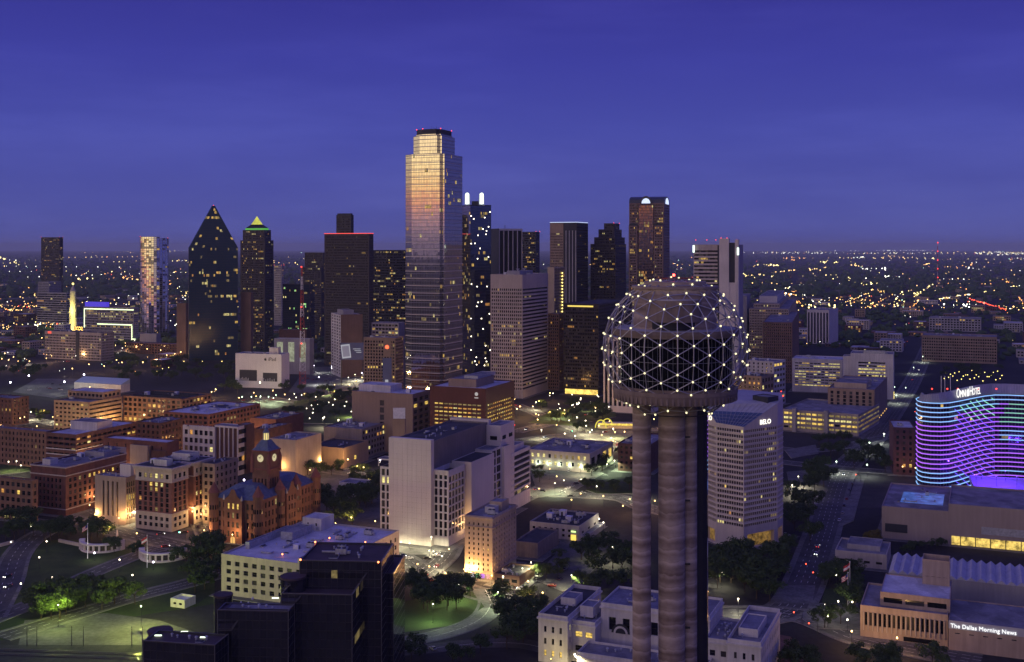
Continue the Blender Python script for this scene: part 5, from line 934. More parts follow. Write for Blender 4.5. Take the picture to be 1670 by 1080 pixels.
# ---- white corner tower with sloping glass top
pts = [(1213, 673), (1268, 689), (1277, 700), (1274, 722), (1210, 740), (1156, 724), (1147, 710), (1150, 699), (1168, 686)]; fp = [(xat(px, Y), Y) for px, Y in pts]; zl = 73.2; zh = zat(652, 690)
t = Thing('office_tower', 'white slot-windowed tower with a sloping blue glass top', 'tower', (sum(p[0] for p in fp) / 9, sum(p[1] for p in fp) / 9, 0)); t.part('wall', wall_mat('white_precast', (.56, .49, .46), .12, .05, .75, .15))
ZT = [zl, zh - 2, zh, zh, zh, zh, zh - 1, zh - 4, zl + .6]; W = t.parts['wall'][1]
BS = S(cx=1.7, ny=19, fw=.80, fh=.60, mx=.5, mt=.4, mb=1, d=.8, lit=.10, warm=(3, 4, 1, 5), blind=.05)
for i in range(9):
    j = (i + 1) % 9; p, q = fp[i], fp[j]
    W.quad((*p, zl - 1), (*q, zl - 1), (*q, ZT[j]), (*p, ZT[i]))
    if i in (0, 1, 6, 7, 8):
        facade(t, p, q, 12, zl - 1, BS)
        facade(t, p, q, 0, 12, None if i in (8,) else S(nx=1, ny=1, fw=.82, fh=.8, mx=.5, mt=1.5, mb=.5, d=2.5, sill=.2, lit=0, wm=[emit('lobby_dim', (.75, .42, .10), .22, vary=.9, vscale=.5), GL]))
    else: W.quad((*p, 0), (*q, 0), (*q, zl - 1), (*p, zl - 1))
for k in range(18):
    z = 13.2 + k * (zl - 13) / 19 + 2.2; e = inset(fp, -.22); m = t.part('sill_band', WH2, key='sb%d' % k)
    for i in (7, 8, 0, 1): m.prism([e[i], e[(i + 1) % 9], fp[(i + 1) % 9], fp[i]], z, z + .35, 0, True, True)
V3 = [Vector((*fp[i], ZT[i])) for i in range(9)]; A, B = V3[8], V3[0]; Cc, Dd = V3[1], V3[7]; E, G_ = V3[3], V3[5]
mA, mB = Dd.lerp(A, .35), Cc.lerp(B, .42); gl = t.part('sloping_glass', glass('slope_blue_glass', (.10, .15, .22), .15, .6)); bar = t.part('glazing_bar', GRY, kind='stuff')
gl.quad(tuple(A), tuple(B), tuple(mB), tuple(mA)); up = t.part('sloping_roof', wall_mat('grey_metal_roof', (.40, .39, .42), .15, .1, .6, .2)); up.quad(tuple(mA), tuple(mB), tuple(Cc), tuple(Dd)); up.poly([tuple(Dd), tuple(Cc), tuple(V3[2]), tuple(V3[3]), tuple(V3[4]), tuple(V3[5]), tuple(V3[6])])
for k in range(13): bar.tube(A.lerp(B, k / 12), mA.lerp(mB, k / 12), .12, 4); bar.tube(mA.lerp(mB, k / 12), Dd.lerp(Cc, k / 12), .12, 4)
for k in range(4): bar.tube(A.lerp(mA, k / 4), B.lerp(mB, k / 4), .1, 4)
sub_box(t, frac_fp([fp[0], fp[2], fp[4], fp[7]], .62, .9, .02, .4), zh - 3, zh + 1.4, D1, 'plant_block')
SGN = emit('sign_white', (1, .97, .85), 1.8); d0 = (Vector(fp[1]) - Vector(fp[0])).normalized(); nn = Vector((d0.y, -d0.x)); p_ = Vector(fp[0]).lerp(Vector(fp[1]), .63) + nn * .3; text(t, 'BELO', (p_.x, p_.y, zl + .3), d0, 4.0, SGN)
d0 = (Vector(fp[8]) - Vector(fp[7])).normalized(); nn = Vector((d0.y, -d0.x)); p_ = Vector(fp[7]).lerp(Vector(fp[8]), .3) + nn * .3; text(t, 'BELO', (p_.x, p_.y, zl + 1.2), d0, 4.0, SGN)
t.build(); PAVES.append([fp[0], fp[2], fp[4], fp[7]])
for i in (2, 3): beacon_light(t, fp[i], zh + .5, r=.4)
# ---- neon hotel
zt = 71.7
def om(px, y): Yq = F * (H - zt) / (y - HY); return (xat(px, Yq), Yq)
path = [om(*q) for q in ((1503, 646), (1494.5, 650.5), (1497, 653.6), (1504, 655.8), (1518, 657.2), (1534, 657.6), (1548, 656.8), (1565, 653.8), (1585, 649.6), (1605, 645.8), (1622, 644), (1645, 644.2), (1672, 645.4), (1720, 649.5), (1790, 656))]
bk = [(path[-1][0] + 8, path[-1][1] + 22), (path[10][0] + 2, path[10][1] + 30), (path[0][0] + 12, path[0][1] + 16)]; fp = path + bk; NP = len(path)
t = Thing('neon_hotel', 'curved glass hotel ringed by glowing violet and cyan floor strips', 'hotel', (xat(1600, 830), 830, 0)); t.part('wall', plain('hotel_spandrel', (.30, .28, .36), .5))
OST = S(cx=2.4, ny=22, fw=.94, fh=.62, mx=.02, mt=.2, mb=.2, d=.1, lit=.008, wm=[glass('navy_glass', (.05, .045, .10), .08, .8), glass('navy_glass_b', (.035, .03, .08), .1, .8)] + LITS, each=False)
for i in range(len(fp)): facade(t, fp[i], fp[(i + 1) % len(fp)], 0, zt, OST if i < NP - 1 else None)
t.part('roof', ROOFD).poly([(*p, zt - .5) for p in fp])
NC = [emit('led_cyan', (.26, .54, 1.0), 1.5, True), emit('led_violet', (.44, .12, 1.0), 1.6, True), emit('led_green', (.30, .85, .55), 1.0, True), emit('led_blue', (.10, .10, 1.0), 1.5)]
dense = []
for i in range(NP - 1):
    k = max(1, int((Vector(path[i + 1]) - Vector(path[i])).length / 3)); dense += [Vector(path[i]).lerp(Vector(path[i + 1]), j / k) for j in range(k)]
dense.append(Vector(path[-1])); off = []
for i in range(len(dense)): d = (dense[min(i + 1, len(dense) - 1)] - dense[max(i - 1, 0)]).normalized(); off.append(Vector((d.y, -d.x)))
FH = zt / 22.0
for f in range(1, 23):
    z = f * FH - .3; m = t.part('light_strip', NC, key='ls%02d' % f)
    for i in range(len(dense) - 1):
        px = CX + dense[i].x * F / dense[i].y
        if px < 1560: c_ = 0 if f >= 18 or f <= 7 else 1
        elif px < 1625: c_ = 0 if f >= 20 or f <= 2 + (1625 - px) / 14 else 1
        else: c_ = 0 if f >= 21 or f in (14, 13, 12) or f <= 2 or f == 5 else (2 if f in (20, 19, 18, 17, 16) and px > 1640 - (20 - f) * 4 else 1)
        a0, a1 = dense[i] + off[i] * .15, dense[i + 1] + off[i + 1] * .15; b0, b1 = dense[i] + off[i] * .40, dense[i + 1] + off[i + 1] * .40; h = .42
        m.quad((*b0, z), (*b1, z), (*b1, z + h), (*b0, z + h), c_); m.quad((*b0, z + h), (*b1, z + h), (*a1, z + h), (*a0, z + h), c_); m.quad((*a0, z), (*a1, z), (*b1, z), (*b0, z), c_)
# diagonal led lattice on the receding middle
DI = [i for i in range(len(dense)) if 1556 < CX + dense[i].x * F / dense[i].y < 1624]; i0, i1 = DI[0], DI[-1]; nD = i1 - i0; DB = [emit('led_diag_blue', (.14, .07, 1.0), 1.1), NC[2]]
m = t.part('diagonal_light', DB, kind='stuff')
for k in range(-16, 8):
    for s in range(nD):
        fz = k * 1.7 + 22 - (s) * .42 * 22 / 16; z0 = fz * FH
        if 6 < z0 < zt - 2:
            p, q = dense[i0 + s] + off[i0 + s] * .2, dense[i0 + s + 1] + off[i0 + s + 1] * .2; dz = .42 * 22 / 16 * FH; ci = 1 if z0 > zt - 16 and k > -1 else 0
            m.quad((*p, z0), (*q, z0 - dz), (*q, z0 - dz + .75), (*p, z0 + .75), ci)
# ribbed crown
cr_ = [Vector(p) for p in path[1:]]; m = t.part('crown', wall_mat('grey_zinc', (.30, .30, .34), .1, .2, .5, .15)); hc = [4.5 + 3.2 * min(1, max(0, (i - 1) / 6)) for i in range(len(cr_))]; o = []
for i in range(len(cr_)): d = (cr_[min(i + 1, len(cr_) - 1)] - cr_[max(i - 1, 0)]).normalized(); o.append(Vector((-d.y, d.x)))
low = [cr_[i] + o[i] * 1.2 for i in range(len(cr_))]; hi = [cr_[i] + o[i] * 3.4 for i in range(len(cr_))]
for i in range(len(cr_) - 1): m.quad((*low[i], zt - .4), (*low[i + 1], zt - .4), (*hi[i + 1], zt + hc[i + 1]), (*hi[i], zt + hc[i])); b0, b1 = hi[i] + o[i] * 1.0, hi[i + 1] + o[i + 1] * 1.0; m.quad((*hi[i], zt + hc[i]), (*hi[i + 1], zt + hc[i + 1]), (*b1, zt + hc[i + 1]), (*b0, zt + hc[i])); m.quad((*b0, zt + hc[i]), (*b1, zt + hc[i + 1]), (*b1, zt - .4), (*b0, zt - .4))
m = t.part('crown_rib', METAL, kind='stuff')
for i in range(len(cr_) - 1):
    k = max(1, int((low[i + 1] - low[i]).length / 1.6))
    for j in range(k): A, B = low[i].lerp(low[i + 1], j / k), hi[i].lerp(hi[i + 1], j / k); m.tube((*A, zt - .3), (*B, zt + hc[i] + (hc[i + 1] - hc[i]) * j / k), .09, 4)
OW = emit('hotel_sign_white', (1, .98, .92), 1.3)
p = Vector(path[6]).lerp(Vector(path[9]), .22); q = Vector(path[9]).lerp(Vector(path[10]), .2); d0 = (q - p).normalized(); nn = Vector((d0.y, -d0.x)); Ls = (q - p).length; pz = zt + 2.0
cur = [0.0]
def sg(body, size, gap=.25): v = p + d0 * cur[0] - nn * .6; _, w_ = text(t, body, (v.x, v.y, pz), d0, size, OW, align='LEFT', sx=.72); cur[0] += w_ + gap
sg('O', 9.6, .05); sg('MNI', 7.2, .5); LX = cur[0] + 2.0; cur[0] += 4.3; sg('H', 9.6, .1); sg('OTEL', 7.2)
m = t.part('sign_logo', OW); v = p + d0 * LX - nn * .45; m.poly([(v.x + d0.x * x, v.y + d0.y * x, pz + zz) for x, zz in ((-1.4, -.1), (1.4, -.1), (1.75, 3.4), (0, 5.9), (-1.75, 3.4))])
for k, (s, px) in enumerate(((0, 1535), (0, 1541), (0, 1550))): v = Vector((xat(px, 812), 812)); m = t.part('flagpole', WHITEM, key='fl%d' % k); m.tube((*v, zt - .5), (*v, zt + 16), .22, 6)
t.build()
for px in (1520, 1545, 1562, 1580, 1595, 1625): v = (xat(px, 822), 822); beacon_light(t, v, zt + 5, r=.6)
# podium and convention hall in front of it
t = block('convention_hall', 'blank beige convention hall wall below the neon hotel', 'building', 1547, 834, 1438, (75,), None, None, wall_mat('warm_precast', (.37, .30, .26), .12, .05, .8, .15), by=888, top=ROOFG, clut=5, done=False)
v = Vector(t.fp[3]).lerp(Vector(t.fp[0]), .22); nn = Vector((-math.sin(a), -math.cos(a))); t.part('loading_recess', D1).box((v.x + nn.x * .1, v.y + nn.y * .1, 4.5), 13, .5, 5, -a)
t.part('pool_deck', emit('pool_blue', (.10, .22, .75), .45, vary=.8, vscale=.15)).poly([(*p, t.z1 - .8) for p in frac_fp(t.fp, .25, .7, .1, .75)]); t.build()
t = block('convention_hall', 'long beige hall wall with a yellow-lit undercroft on the right', 'building', 1800, 842, 1547, (60,), None, None, wall_mat('warm_precast', None), by=912, top=ROOFG, done=False)
p, q = Vector(t.fp[3]), Vector(t.fp[0]); A, B = p.lerp(q, .02) + nn * .1, p.lerp(q, .9) + nn * .1; t.part('undercroft', emit('undercroft_yellow', (1, .70, .16), .85, vary=.8, vscale=.25)).prism([tuple(A), tuple(B), tuple(B - nn * .3), tuple(A - nn * .3)], .3, 5.5); A2 = p.lerp(q, .22) + nn * .1
t.part('louvre_band', METAL).prism([tuple(A2), tuple(B), tuple(B - nn * .3), tuple(A2 - nn * .3)], 8, 12.5); m = t.part('post', D1)
for k in range(9): v = p.lerp(q, .08 + k * .1) + nn * .5; m.box((v.x, v.y, 0), .5, .5, 5.6, -a)
t.build()
t = block('ballroom', 'box-shaped ballroom glowing violet on the hall roof', 'building', 1790, 806, 1588, (40,), None, None, wall_mat('violet_glow_membrane', (.40, .30, .72), .12, .05, .7, .1), Y=730, top=wall_mat('violet_glow_membrane', None), z0=17.5, pave=False, a=18, done=False); sub_box(t, frac_fp(t.fp, -.14, -.002, 0, 1), 17.5, 20.5, GRY, 'lobby_band', S(cx=5, ny=1, fw=.9, lit=0, each=False), None); t.build()  # violet glow partly put into the membrane's base colour
vl = bpy.data.lights.new('added_violet_light', 'POINT'); vl.energy = 7000; vl.color = (.22, .06, 1.0); vl.shadow_soft_size = .5; wq = MB(); wq.cyl((0, 0, 0), .12, 6.5, 6); wq.box((0, 0, 6.5), .9, .5, .5); wme_ = wq.mesh('added_violet_lamp', [DARKM])
for u_, v_ in ((.25, .97), (.25, .80), (.25, .63), (.75, .9), (.75, .7), (-.35, .95), (-.35, .75), (-.35, .55)):       # added violet lamps on masts, standing in for the hotel's LED glow
    c_ = Vector(frac_fp(t.fp, u_, 1, v_, 1)[0]); zb_ = t.z1 - .9 if u_ > 0 else 16.0; o_ = link('added_violet_lamp', wme_, t.o, Vector((c_.x, c_.y, zb_)) - t.loc); k_ = bpy.data.objects.new('added_violet_light', vl); C.objects.link(k_); k_.parent = o_; k_.location = (0, 0, 7.4)
# ---- newspaper building
NB = wall_mat('cream_brick', (.44, .34, .27), .15, .1)
t = block('newspaper_building', 'cream newspaper building with a finned window front', 'building', 1546, 1003, 1403, (38,), S(nx=17, ny=1, fw=.55, fh=.62, mx=1.5, mt=1.2, mb=3.6, d=.8, sill=.5, lit=.04, mull=True, minpx=4), None, NB, by=1056, top=ROOFG, done=False)
n_ = 17; p, q = Vector(t.fp[3]), Vector(t.fp[0]); fin = MB(); fin.box((0, 0, 0), .35, .9, 8.5); fme = fin.mesh('fin', [LIM])
for k in range(18): v = p.lerp(q, (1.5 + k * ((q - p).length - 3) / 17) / (q - p).length) + nn * .3; o_ = link('fin', fme, t.o, Vector((v.x, v.y, 3.3)) - t.loc); o_.rotation_euler.z = -a
sub_box(t, frac_fp(t.fp, .15, .98, -.02, .78), t.z1 - .9, t.z1 + 5.5, NB, 'upper_storey', S(nx=3, ny=1, fw=.86, fh=.55, mt=1.5, mb=.6, lit=0, mull=False), None, ROOFW); sub_box(t, frac_fp(t.fp, .72, 1.0, .0, .32), t.z1, t.z1 + 17, NB, 'tower_block', S(nx=4, ny=1, fw=.6, fh=.08, mt=7, mb=8, lit=0, mull=False), None, ROOFD, par=2.5)
t.part('lit_ground_strip', GL).prism([tuple(p.lerp(q, .5) + nn * .1), tuple(p.lerp(q, .88) + nn * .1), tuple(p.lerp(q, .88)), tuple(p.lerp(q, .5))], .4, 2.4)
# right-hand printing wing with the sign
f = box_fp(1790, 484, 1547, (34,)); zz = zat(1010, 508); sub_box(t, f, 0, zz, NB, 'press_wing', S(cx=6, ny=1, fw=.35, fh=.18, mt=4.2, mb=6.5, lit=.2, mull=False), None, ROOFG)
p, q = Vector(f[3]), Vector(f[0]); L = (q - p).length; A, B = p + nn * .12, q + nn * .12; t.part('fascia', plain('pale_fascia', (.42, .42, .46), .5)).prism([tuple(A), tuple(B), tuple(B - nn * .12), tuple(A - nn * .12)], zz - 3.6, zz + .05)
v = p + (q - p).normalized() * .8 + nn * .4; text(t, 'The Dallas Morning News', (v.x, v.y, zz - 3.0), (q - p), 2.55, emit('news_sign', (1, 1, 1), 1.3), align='LEFT', ext=.15)
t.build(); PAVES.append(t.fp)
z = 14.0; o_ = gp(1449, 934, z); rl = -l_; t = Thing('printing_hall', 'printing hall with a row of pale saw-tooth roof vaults', 'building', (o_.x, o_.y, 0)); m = t.part('wall', GRY); dp = 36; o2 = Vector((o_.x, o_.y)); m.prism([tuple(o2), tuple(o2 + rl * 92), tuple(o2 + rl * 92 + r_ * dp), tuple(o2 + r_ * dp)], 0, z - .05); vm = MB(); w = 4.6; hh = 1.9
vm.quad((0, 0, 0), (w / 2, 0, hh), (w / 2, dp, hh), (0, dp, 0)); vm.quad((w / 2, 0, hh), (w, 0, 0), (w, dp, 0), (w / 2, dp, hh)); vm.poly([(0, 0, 0), (w, 0, 0), (w / 2, 0, hh)]); vm.poly([(w, dp, 0), (0, dp, 0), (w / 2, dp, hh)]); vme = vm.mesh('roof_vault', [wall_mat('pale_roof_sheet', (.50, .49, .54), .15, .15, .6, .2)])
t.build()
for k in range(20): v = o2 + rl * (k * w); ob = link('roof_vault', vme, t.o, Vector((v.x, v.y, z)) - t.loc); ob.rotation_euler.z = -a
t = block('low_building', 'flat low pavilion with a raised roof left of the printing hall', 'building', 1446, 905, 1362, (30,), S(cx=7, ny=1, fw=.5, fh=.3, mt=3, lit=.1), None, LIM, by=930, top=ROOFG, done=False); sub_box(t, frac_fp(t.fp, .3, .9, .15, .8), t.z1 - .9, t.z1 + 2, GRY, 'raised_roof', top=ROOFG); t.build()
# ---- white station
O = Vector((xat(878, 493), 493)); vr = -l_
def st_(u, v): return tuple(O + r_ * u + vr * v)
def srect(u0, u1, v0, v1): return [st_(u0, v1), st_(u1, v1), st_(u1, v0), st_(u0, v0)]
STW = wall_mat('station_white', (.66, .63, .60), .15, .1, .75, .3); SW = S(cx=3.6, ny=3, fw=.42, fh=.5, mx=1.5, mt=3, mb=2, d=.4, lit=.25, warm=(5, 3, 0, 0)); ROOFS = wall_mat('station_roof', (.22, .22, .26), .3, .15)
t = Thing('rail_station', 'white classical railway station behind the tower shaft', 'station', (*st_(22, 48), 0)); zs = 21.0
for nm, (u0, u1, v0, v1, z, lf, rt, tp, par) in {'wing': (0, 46, 0, 13.5, zs, S(nx=3, ny=3, fw=.32, fh=.5, mx=1.4, mt=4, mb=1.5, d=.4, lit=.5, warm=(5, 4, 0, 0)), SW, ROOFD, 1.8), 'hall': (14, 40, 24, 72, zs + 3.5, S(nx=7, ny=1, fw=.5, fh=.6, mt=4, mb=11, mx=2, d=.8, lit=0), None, ROOFS, 1.0), 'link_block': (6, 34, 13.55, 23.9, zs - 3, S(nx=2, ny=2, fw=.7, fh=.4, mx=.6, mt=3, mb=3, d=.5, lit=1.3, rowvar=False, warm=(5, 5, 0, 0)), None, ROOFG, 1.0), 'link_block2': (6, 34, 72.1, 82.4, zs - 3, S(nx=2, ny=2, fw=.5, fh=.4, mx=.6, mt=3, mb=3, lit=.1), None, ROOFG, 1.0), 'wing2': (0, 46, 82.5, 96, zs, S(nx=3, ny=3, fw=.32, fh=.5, mx=1.4, mt=4, mb=1.5, d=.4, lit=.1), S(cx=4.2, ny=3, fw=.35, fh=.5, mt=4, mb=1.5, d=.4, lit=.06), ROOFG, 1.8), 'front_range': (-9, 5.9, 21, 75, 10, S(cx=5, ny=1, fw=.5, fh=.5, mt=2.5, mb=1.5, d=.5, lit=.15), S(nx=3, ny=1, fw=.4, lit=.3), ROOFG, 1.0)}.items():
    sub_box(t, srect(u0, u1, v0, v1), 0, z, STW, nm.rstrip('2'), lf, rt, tp, key=nm, par=par); clutter(t, srect(u0 + 2, u1 - 2, v0 + 1.5, v1 - 1.5), z - par, 9 if nm != 'hall' else 4)
    e, e2 = inset(srect(u0, u1, v0, v1), -.55), inset(srect(u0, u1, v0, v1), -.02); m = t.part('cornice', STW, key='co' + nm)
    for i in range(4): m.prism([e[i], e[(i + 1) % 4], e2[(i + 1) % 4], e2[i]], z - 2.4, z - 1.7, 0, True, True)
for nm, u0, u1, v0, v1 in (('p1', 20, 30, 3, 10), ('p2', 10, 30, 85, 93), ('p3', 12, 22, 15, 21)): sub_box(t, srect(u0, u1, v0, v1), zs - 3.2, zs + 1.6, STW, 'penthouse', None, None, ROOFS, key=nm)
cw_ = t.part('arched_window', [STW, D1]); cpt = Vector(st_(13.85, 33)); cpv = Vector(vr)
for rr, mi, dd_ in ((4.2, 1, .02), (3.2, 0, .12), (2.3, 1, .2)): cw_.poly([(cpt.x + nn.x * dd_ + cpv.x * rr * math.cos(math.pi * i / 12), cpt.y + nn.y * dd_ + cpv.y * rr * math.cos(math.pi * i / 12), 12 + rr * math.sin(math.pi * i / 12)) for i in range(13)], mi)
t.build()
# ================================================================== sphere tower
Y = 285.0; SX = xat(1100.7, Y); sc = F / Y; CZ = zat(569, Y); RB = 117.3 / sc; cc = Vector((SX, Y, CZ))
BC = newmat('board_concrete'); m_, tt_, b_ = BC; L_ = tt_.links; geo = _n(tt_, 'ShaderNodeNewGeometry'); mp_ = _n(tt_, 'ShaderNodeMapping'); mp_.inputs['Scale'].default_value = (.035, .035, .36); L_.new(geo.outputs['Position'], mp_.inputs[0]); n1 = _n(tt_, 'ShaderNodeTexNoise'); n1.inputs['Scale'].default_value = 1.0; n1.inputs['Detail'].default_value = 5; n1.inputs['Roughness'].default_value = .5; L_.new(mp_.outputs[0], n1.inputs[0]); n2_ = _n(tt_, 'ShaderNodeTexNoise'); n2_.inputs['Scale'].default_value = .8; n2_.inputs['Detail'].default_value = 8; L_.new(geo.outputs['Position'], n2_.inputs[0])
sz_ = _n(tt_, 'ShaderNodeSeparateXYZ'); L_.new(geo.outputs['Position'], sz_.inputs[0]); zl_ = _n(tt_, 'ShaderNodeMath', operation='MULTIPLY_ADD'); L_.new(sz_.outputs['Z'], zl_.inputs[0]); zl_.inputs[1].default_value = 1 / 3.1; wn_ = _n(tt_, 'ShaderNodeTexNoise'); wn_.inputs['Scale'].default_value = .45; wn_.inputs['Detail'].default_value = 3; L_.new(geo.outputs['Position'], wn_.inputs[0]); wm_ = _n(tt_, 'ShaderNodeMath', operation='MULTIPLY'); L_.new(wn_.outputs[0], wm_.inputs[0]); wm_.inputs[1].default_value = .55; L_.new(wm_.outputs[0], zl_.inputs[2]); fr_ = _n(tt_, 'ShaderNodeMath', operation='FRACT'); L_.new(zl_.outputs[0], fr_.inputs[0]); tr_ = _n(tt_, 'ShaderNodeValToRGB'); te_ = tr_.color_ramp.elements; te_[0].position = 0; te_[0].color = (.10, .10, .10, 1); te_[1].position = 1; te_[1].color = (.0, .0, .0, 1); x_ = te_.new(.55); x_.color = (.03, .03, .03, 1); x_ = te_.new(.86); x_.color = (.30, .30, .30, 1); x_ = te_.new(.94); x_.color = (.18, .18, .18, 1); L_.new(fr_.outputs[0], tr_.inputs[0])
ad = _n(tt_, 'ShaderNodeMath', operation='MULTIPLY_ADD'); L_.new(n2_.outputs[0], ad.inputs[0]); ad.inputs[1].default_value = .22; L_.new(n1.outputs[0], ad.inputs[2]); rp_ = _n(tt_, 'ShaderNodeValToRGB'); e_ = rp_.color_ramp.elements; e_[0].position = .50; e_[1].position = .98; e_[0].color = (.20, .145, .115, 1); e_[1].color = (.56, .46, .40, 1); ad2 = _n(tt_, 'ShaderNodeMath', operation='ADD'); L_.new(ad.outputs[0], ad2.inputs[0]); L_.new(tr_.outputs[0], ad2.inputs[1]); L_.new(ad2.outputs[0], rp_.inputs[0]); L_.new(rp_.outputs[0], b_.inputs['Base Color']); b_.inputs['Roughness'].default_value = .85; b_.inputs['Specular IOR Level'].default_value = .2
bp_ = _n(tt_, 'ShaderNodeBump'); bp_.inputs['Strength'].default_value = .3; bp_.inputs['Distance'].default_value = .08; L_.new(n2_.outputs[0], bp_.inputs['Height']); L_.new(bp_.outputs[0], b_.inputs['Normal'])
BCM = m_
t = Thing('sphere_tower', 'concrete observation tower topped by a lit geodesic sphere', 'tower', (SX, Y, 0)); zu = zat(649, Y)
def shaft(px, r, dy, key, zt_=None): c_ = Vector((xat(px, Y + dy), Y + dy, 0)); t.part('shaft', BCM, key=key, smooth=True).cyl(c_, r, zt_ or zu, 40, top=False); return c_
cA = shaft(1046.5, 2.3, -1.0, 's1'); cB = shaft(1095.5, 3.35, 1.0, 's2'); cC_ = shaft(1122, 2.3, 3.2, 's3'); cD = shaft(1098, 2.3, 9.5, 's4')
m = t.part('lift_glass', BLK[0]); c_ = Vector((xat(1139, Y + 6), Y + 6, 0)); m.cyl(c_, 2.5, zu, 10)
for z in (30, 62, 95, 125):            # ties between the shafts
    m = t.part('tie_ring', BCM, key='tie%d' % z); m.tube((cB.x, cB.y, z), (cC_.x, cC_.y, z), .8, 6); m.tube((cB.x, cB.y, z), (cD.x, cD.y, z), .8, 6)
m = t.part('catwalk', DARKM, key='cw'); 
for z in (20, 36, 52, 68, 84, 100, 116, 132): m.box((xat(1118, Y + .8), Y + .8, z), 2.2, 1.0, .35)
def zp(py): return zat(py, Y)
def drum(r, y0, y1, mat, name, key=None, n=64, r2=None, smooth=True): t.part(name, mat, key=key or name + str(y0), smooth=False).cyl((SX, Y, zp(y0)), r / sc, zp(y1) - zp(y0), n, 0, None if r2 is None else r2 / sc)
CON = wall_mat('drum_concrete', (.30, .235, .20), .2, .3, .85, .4)
drum(97, 650, 636, CON, 'lower_ring', r2=101); drum(101, 636, 630, CON, 'ring_lip'); drum(94, 630, 626, CON, 'ring_step')
drum(92, 626, 546, GL, 'glass_drum', n=72); drum(101, 546, 540, CON, 'deck_edge', r2=103); drum(103, 540, 535, CON, 'deck_edge', key='de2'); drum(97, 535, 534.4, ROOFW, 'deck_roof')
m = t.part('mullion', METAL, kind='stuff')
for k in range(72): an = 2 * math.pi * k / 72; x, y = SX + 92.3 / sc * math.cos(an), Y + 92.3 / sc * math.sin(an); m.tube((x, y, zp(626)), (x, y, zp(546)), .035, 4)
for py in (613, 584, 560):
    for k in range(72): A, B = 2 * math.pi * k / 72, 2 * math.pi * (k + 1) / 72; m.tube((SX + 92.4 / sc * math.cos(A), Y + 92.4 / sc * math.sin(A), zp(py)), (SX + 92.4 / sc * math.cos(B), Y + 92.4 / sc * math.sin(B), zp(py)), .05, 4)
m = t.part('lower_ring_panel', CON, kind='stuff')
for k in range(72): an = 2 * math.pi * k / 72; m.box((SX + 99.8 / sc * math.cos(an), Y + 99.8 / sc * math.sin(an), zp(649)), .14, .5, zp(631) - zp(649), an)
drum(67, 534.5, 470, BCM, 'upper_core', n=48); drum(70, 470, 466, BCM, 'core_lip', n=48); drum(50, 466, 459, BCM, 'top_core', n=40)
cP = Vector((SX - 8 / sc, Y - 44 / sc, 0)); m = t.part('front_pod', CON); m.cyl((cP.x, cP.y, zp(521)), 44 / sc, zp(487) - zp(521), 32); m = t.part('pod_roof', ROOFW); m.cyl((cP.x, cP.y, zp(487)), 40 / sc, .25, 32); t.part('pod_foot', D1).cyl((cP.x, cP.y, zp(533)), 36 / sc, zp(521) - zp(533), 32)
m = t.part('roof_mast', plain('mast_rust', (.20, .05, .04), .6)); 
for k in range(8): an = k * math.pi / 4; m.tube((SX + 3 * math.cos(an), Y + 3 * math.sin(an), zp(460)), (SX + 3 * math.cos(an), Y + 3 * math.sin(an), zp(454)), .12, 4)
for k in range(16): A, B = k * math.pi / 8, (k + 1) * math.pi / 8; m.tube((SX + 4.5 * math.cos(A), Y + 4.5 * math.sin(A), zp(454)), (SX + 4.5 * math.cos(B), Y + 4.5 * math.sin(B), zp(454)), .14, 4)
# geodesic lattice, icosahedron split five ways
ph_ = (1 + 5 ** .5) / 2; IV = [Vector(v).normalized() for v in ((0, 1, ph_), (0, -1, ph_), (0, 1, -ph_), (0, -1, -ph_), (1, ph_, 0), (-1, ph_, 0), (1, -ph_, 0), (-1, -ph_, 0), (ph_, 0, 1), (-ph_, 0, 1), (ph_, 0, -1), (-ph_, 0, -1))]
el = min((IV[0] - v).length for v in IV[1:]) * 1.01; tri = [(i, j, k) for i in range(12) for j in range(i) for k in range(j) if (IV[i] - IV[j]).length < el and (IV[j] - IV[k]).length < el and (IV[i] - IV[k]).length < el]
rot = Matrix.Rotation(R(96), 3, 'Z'); nodes = {}; edges = set(); Q = 5
def node(v): v = rot @ v.normalized(); k = tuple(round(x, 3) for x in v); nodes.setdefault(k, v); return k
for i, j, k in tri:
    g = {}
    for p in range(Q + 1):
        for q in range(Q + 1 - p): g[(p, q)] = node(IV[i] * p + IV[j] * q + IV[k] * (Q - p - q))
    for (p, q), n_k in g.items():
        for d in ((1, 0), (0, 1), (1, -1)):
            o_ = (p + d[0], q + d[1])
            if o_ in g: edges.add(tuple(sorted((n_k, g[o_]))))
m = t.part('geodesic_lattice', plain('lattice_steel', (.46, .44, .46), .45, .5), kind='stuff'); lo = -.89; hi_ = .985
for A, B in sorted(edges):
    if min(nodes[A].z, nodes[B].z) > lo and max(nodes[A].z, nodes[B].z) < hi_: m.tube(cc + nodes[A] * RB, cc + nodes[B] * RB, .13, 5)
t.build(); q = MB(); q.ball((0, 0, 0), .24, 8, 6); sm = q.mesh('sphere_lamp', [emit('sphere_lamp', (1.0, .90, .50), 1.7)], smooth=True)
for k, v in sorted(nodes.items()):
    if lo < v.z < hi_: link('sphere_lamp', sm, t.o, cc + v * (RB + .25) - t.loc)
m = MB()
for k in range(40): A, B = 2 * math.pi * k / 40, 2 * math.pi * (k + 1) / 40; rr = RB * .50; m.tube((SX + rr * math.cos(A), Y + rr * math.sin(A), CZ - RB * .87), (SX + rr * math.cos(B), Y + rr * math.sin(B), CZ - RB * .87), .14, 5)
link('lower_hoop', m.mesh('lower_hoop', [DARKM], t.loc), t.o)
beacon_light(t, (SX - .3, Y), zp(452), emit('red_beacon_small', (1, .06, .04), 12), .35)
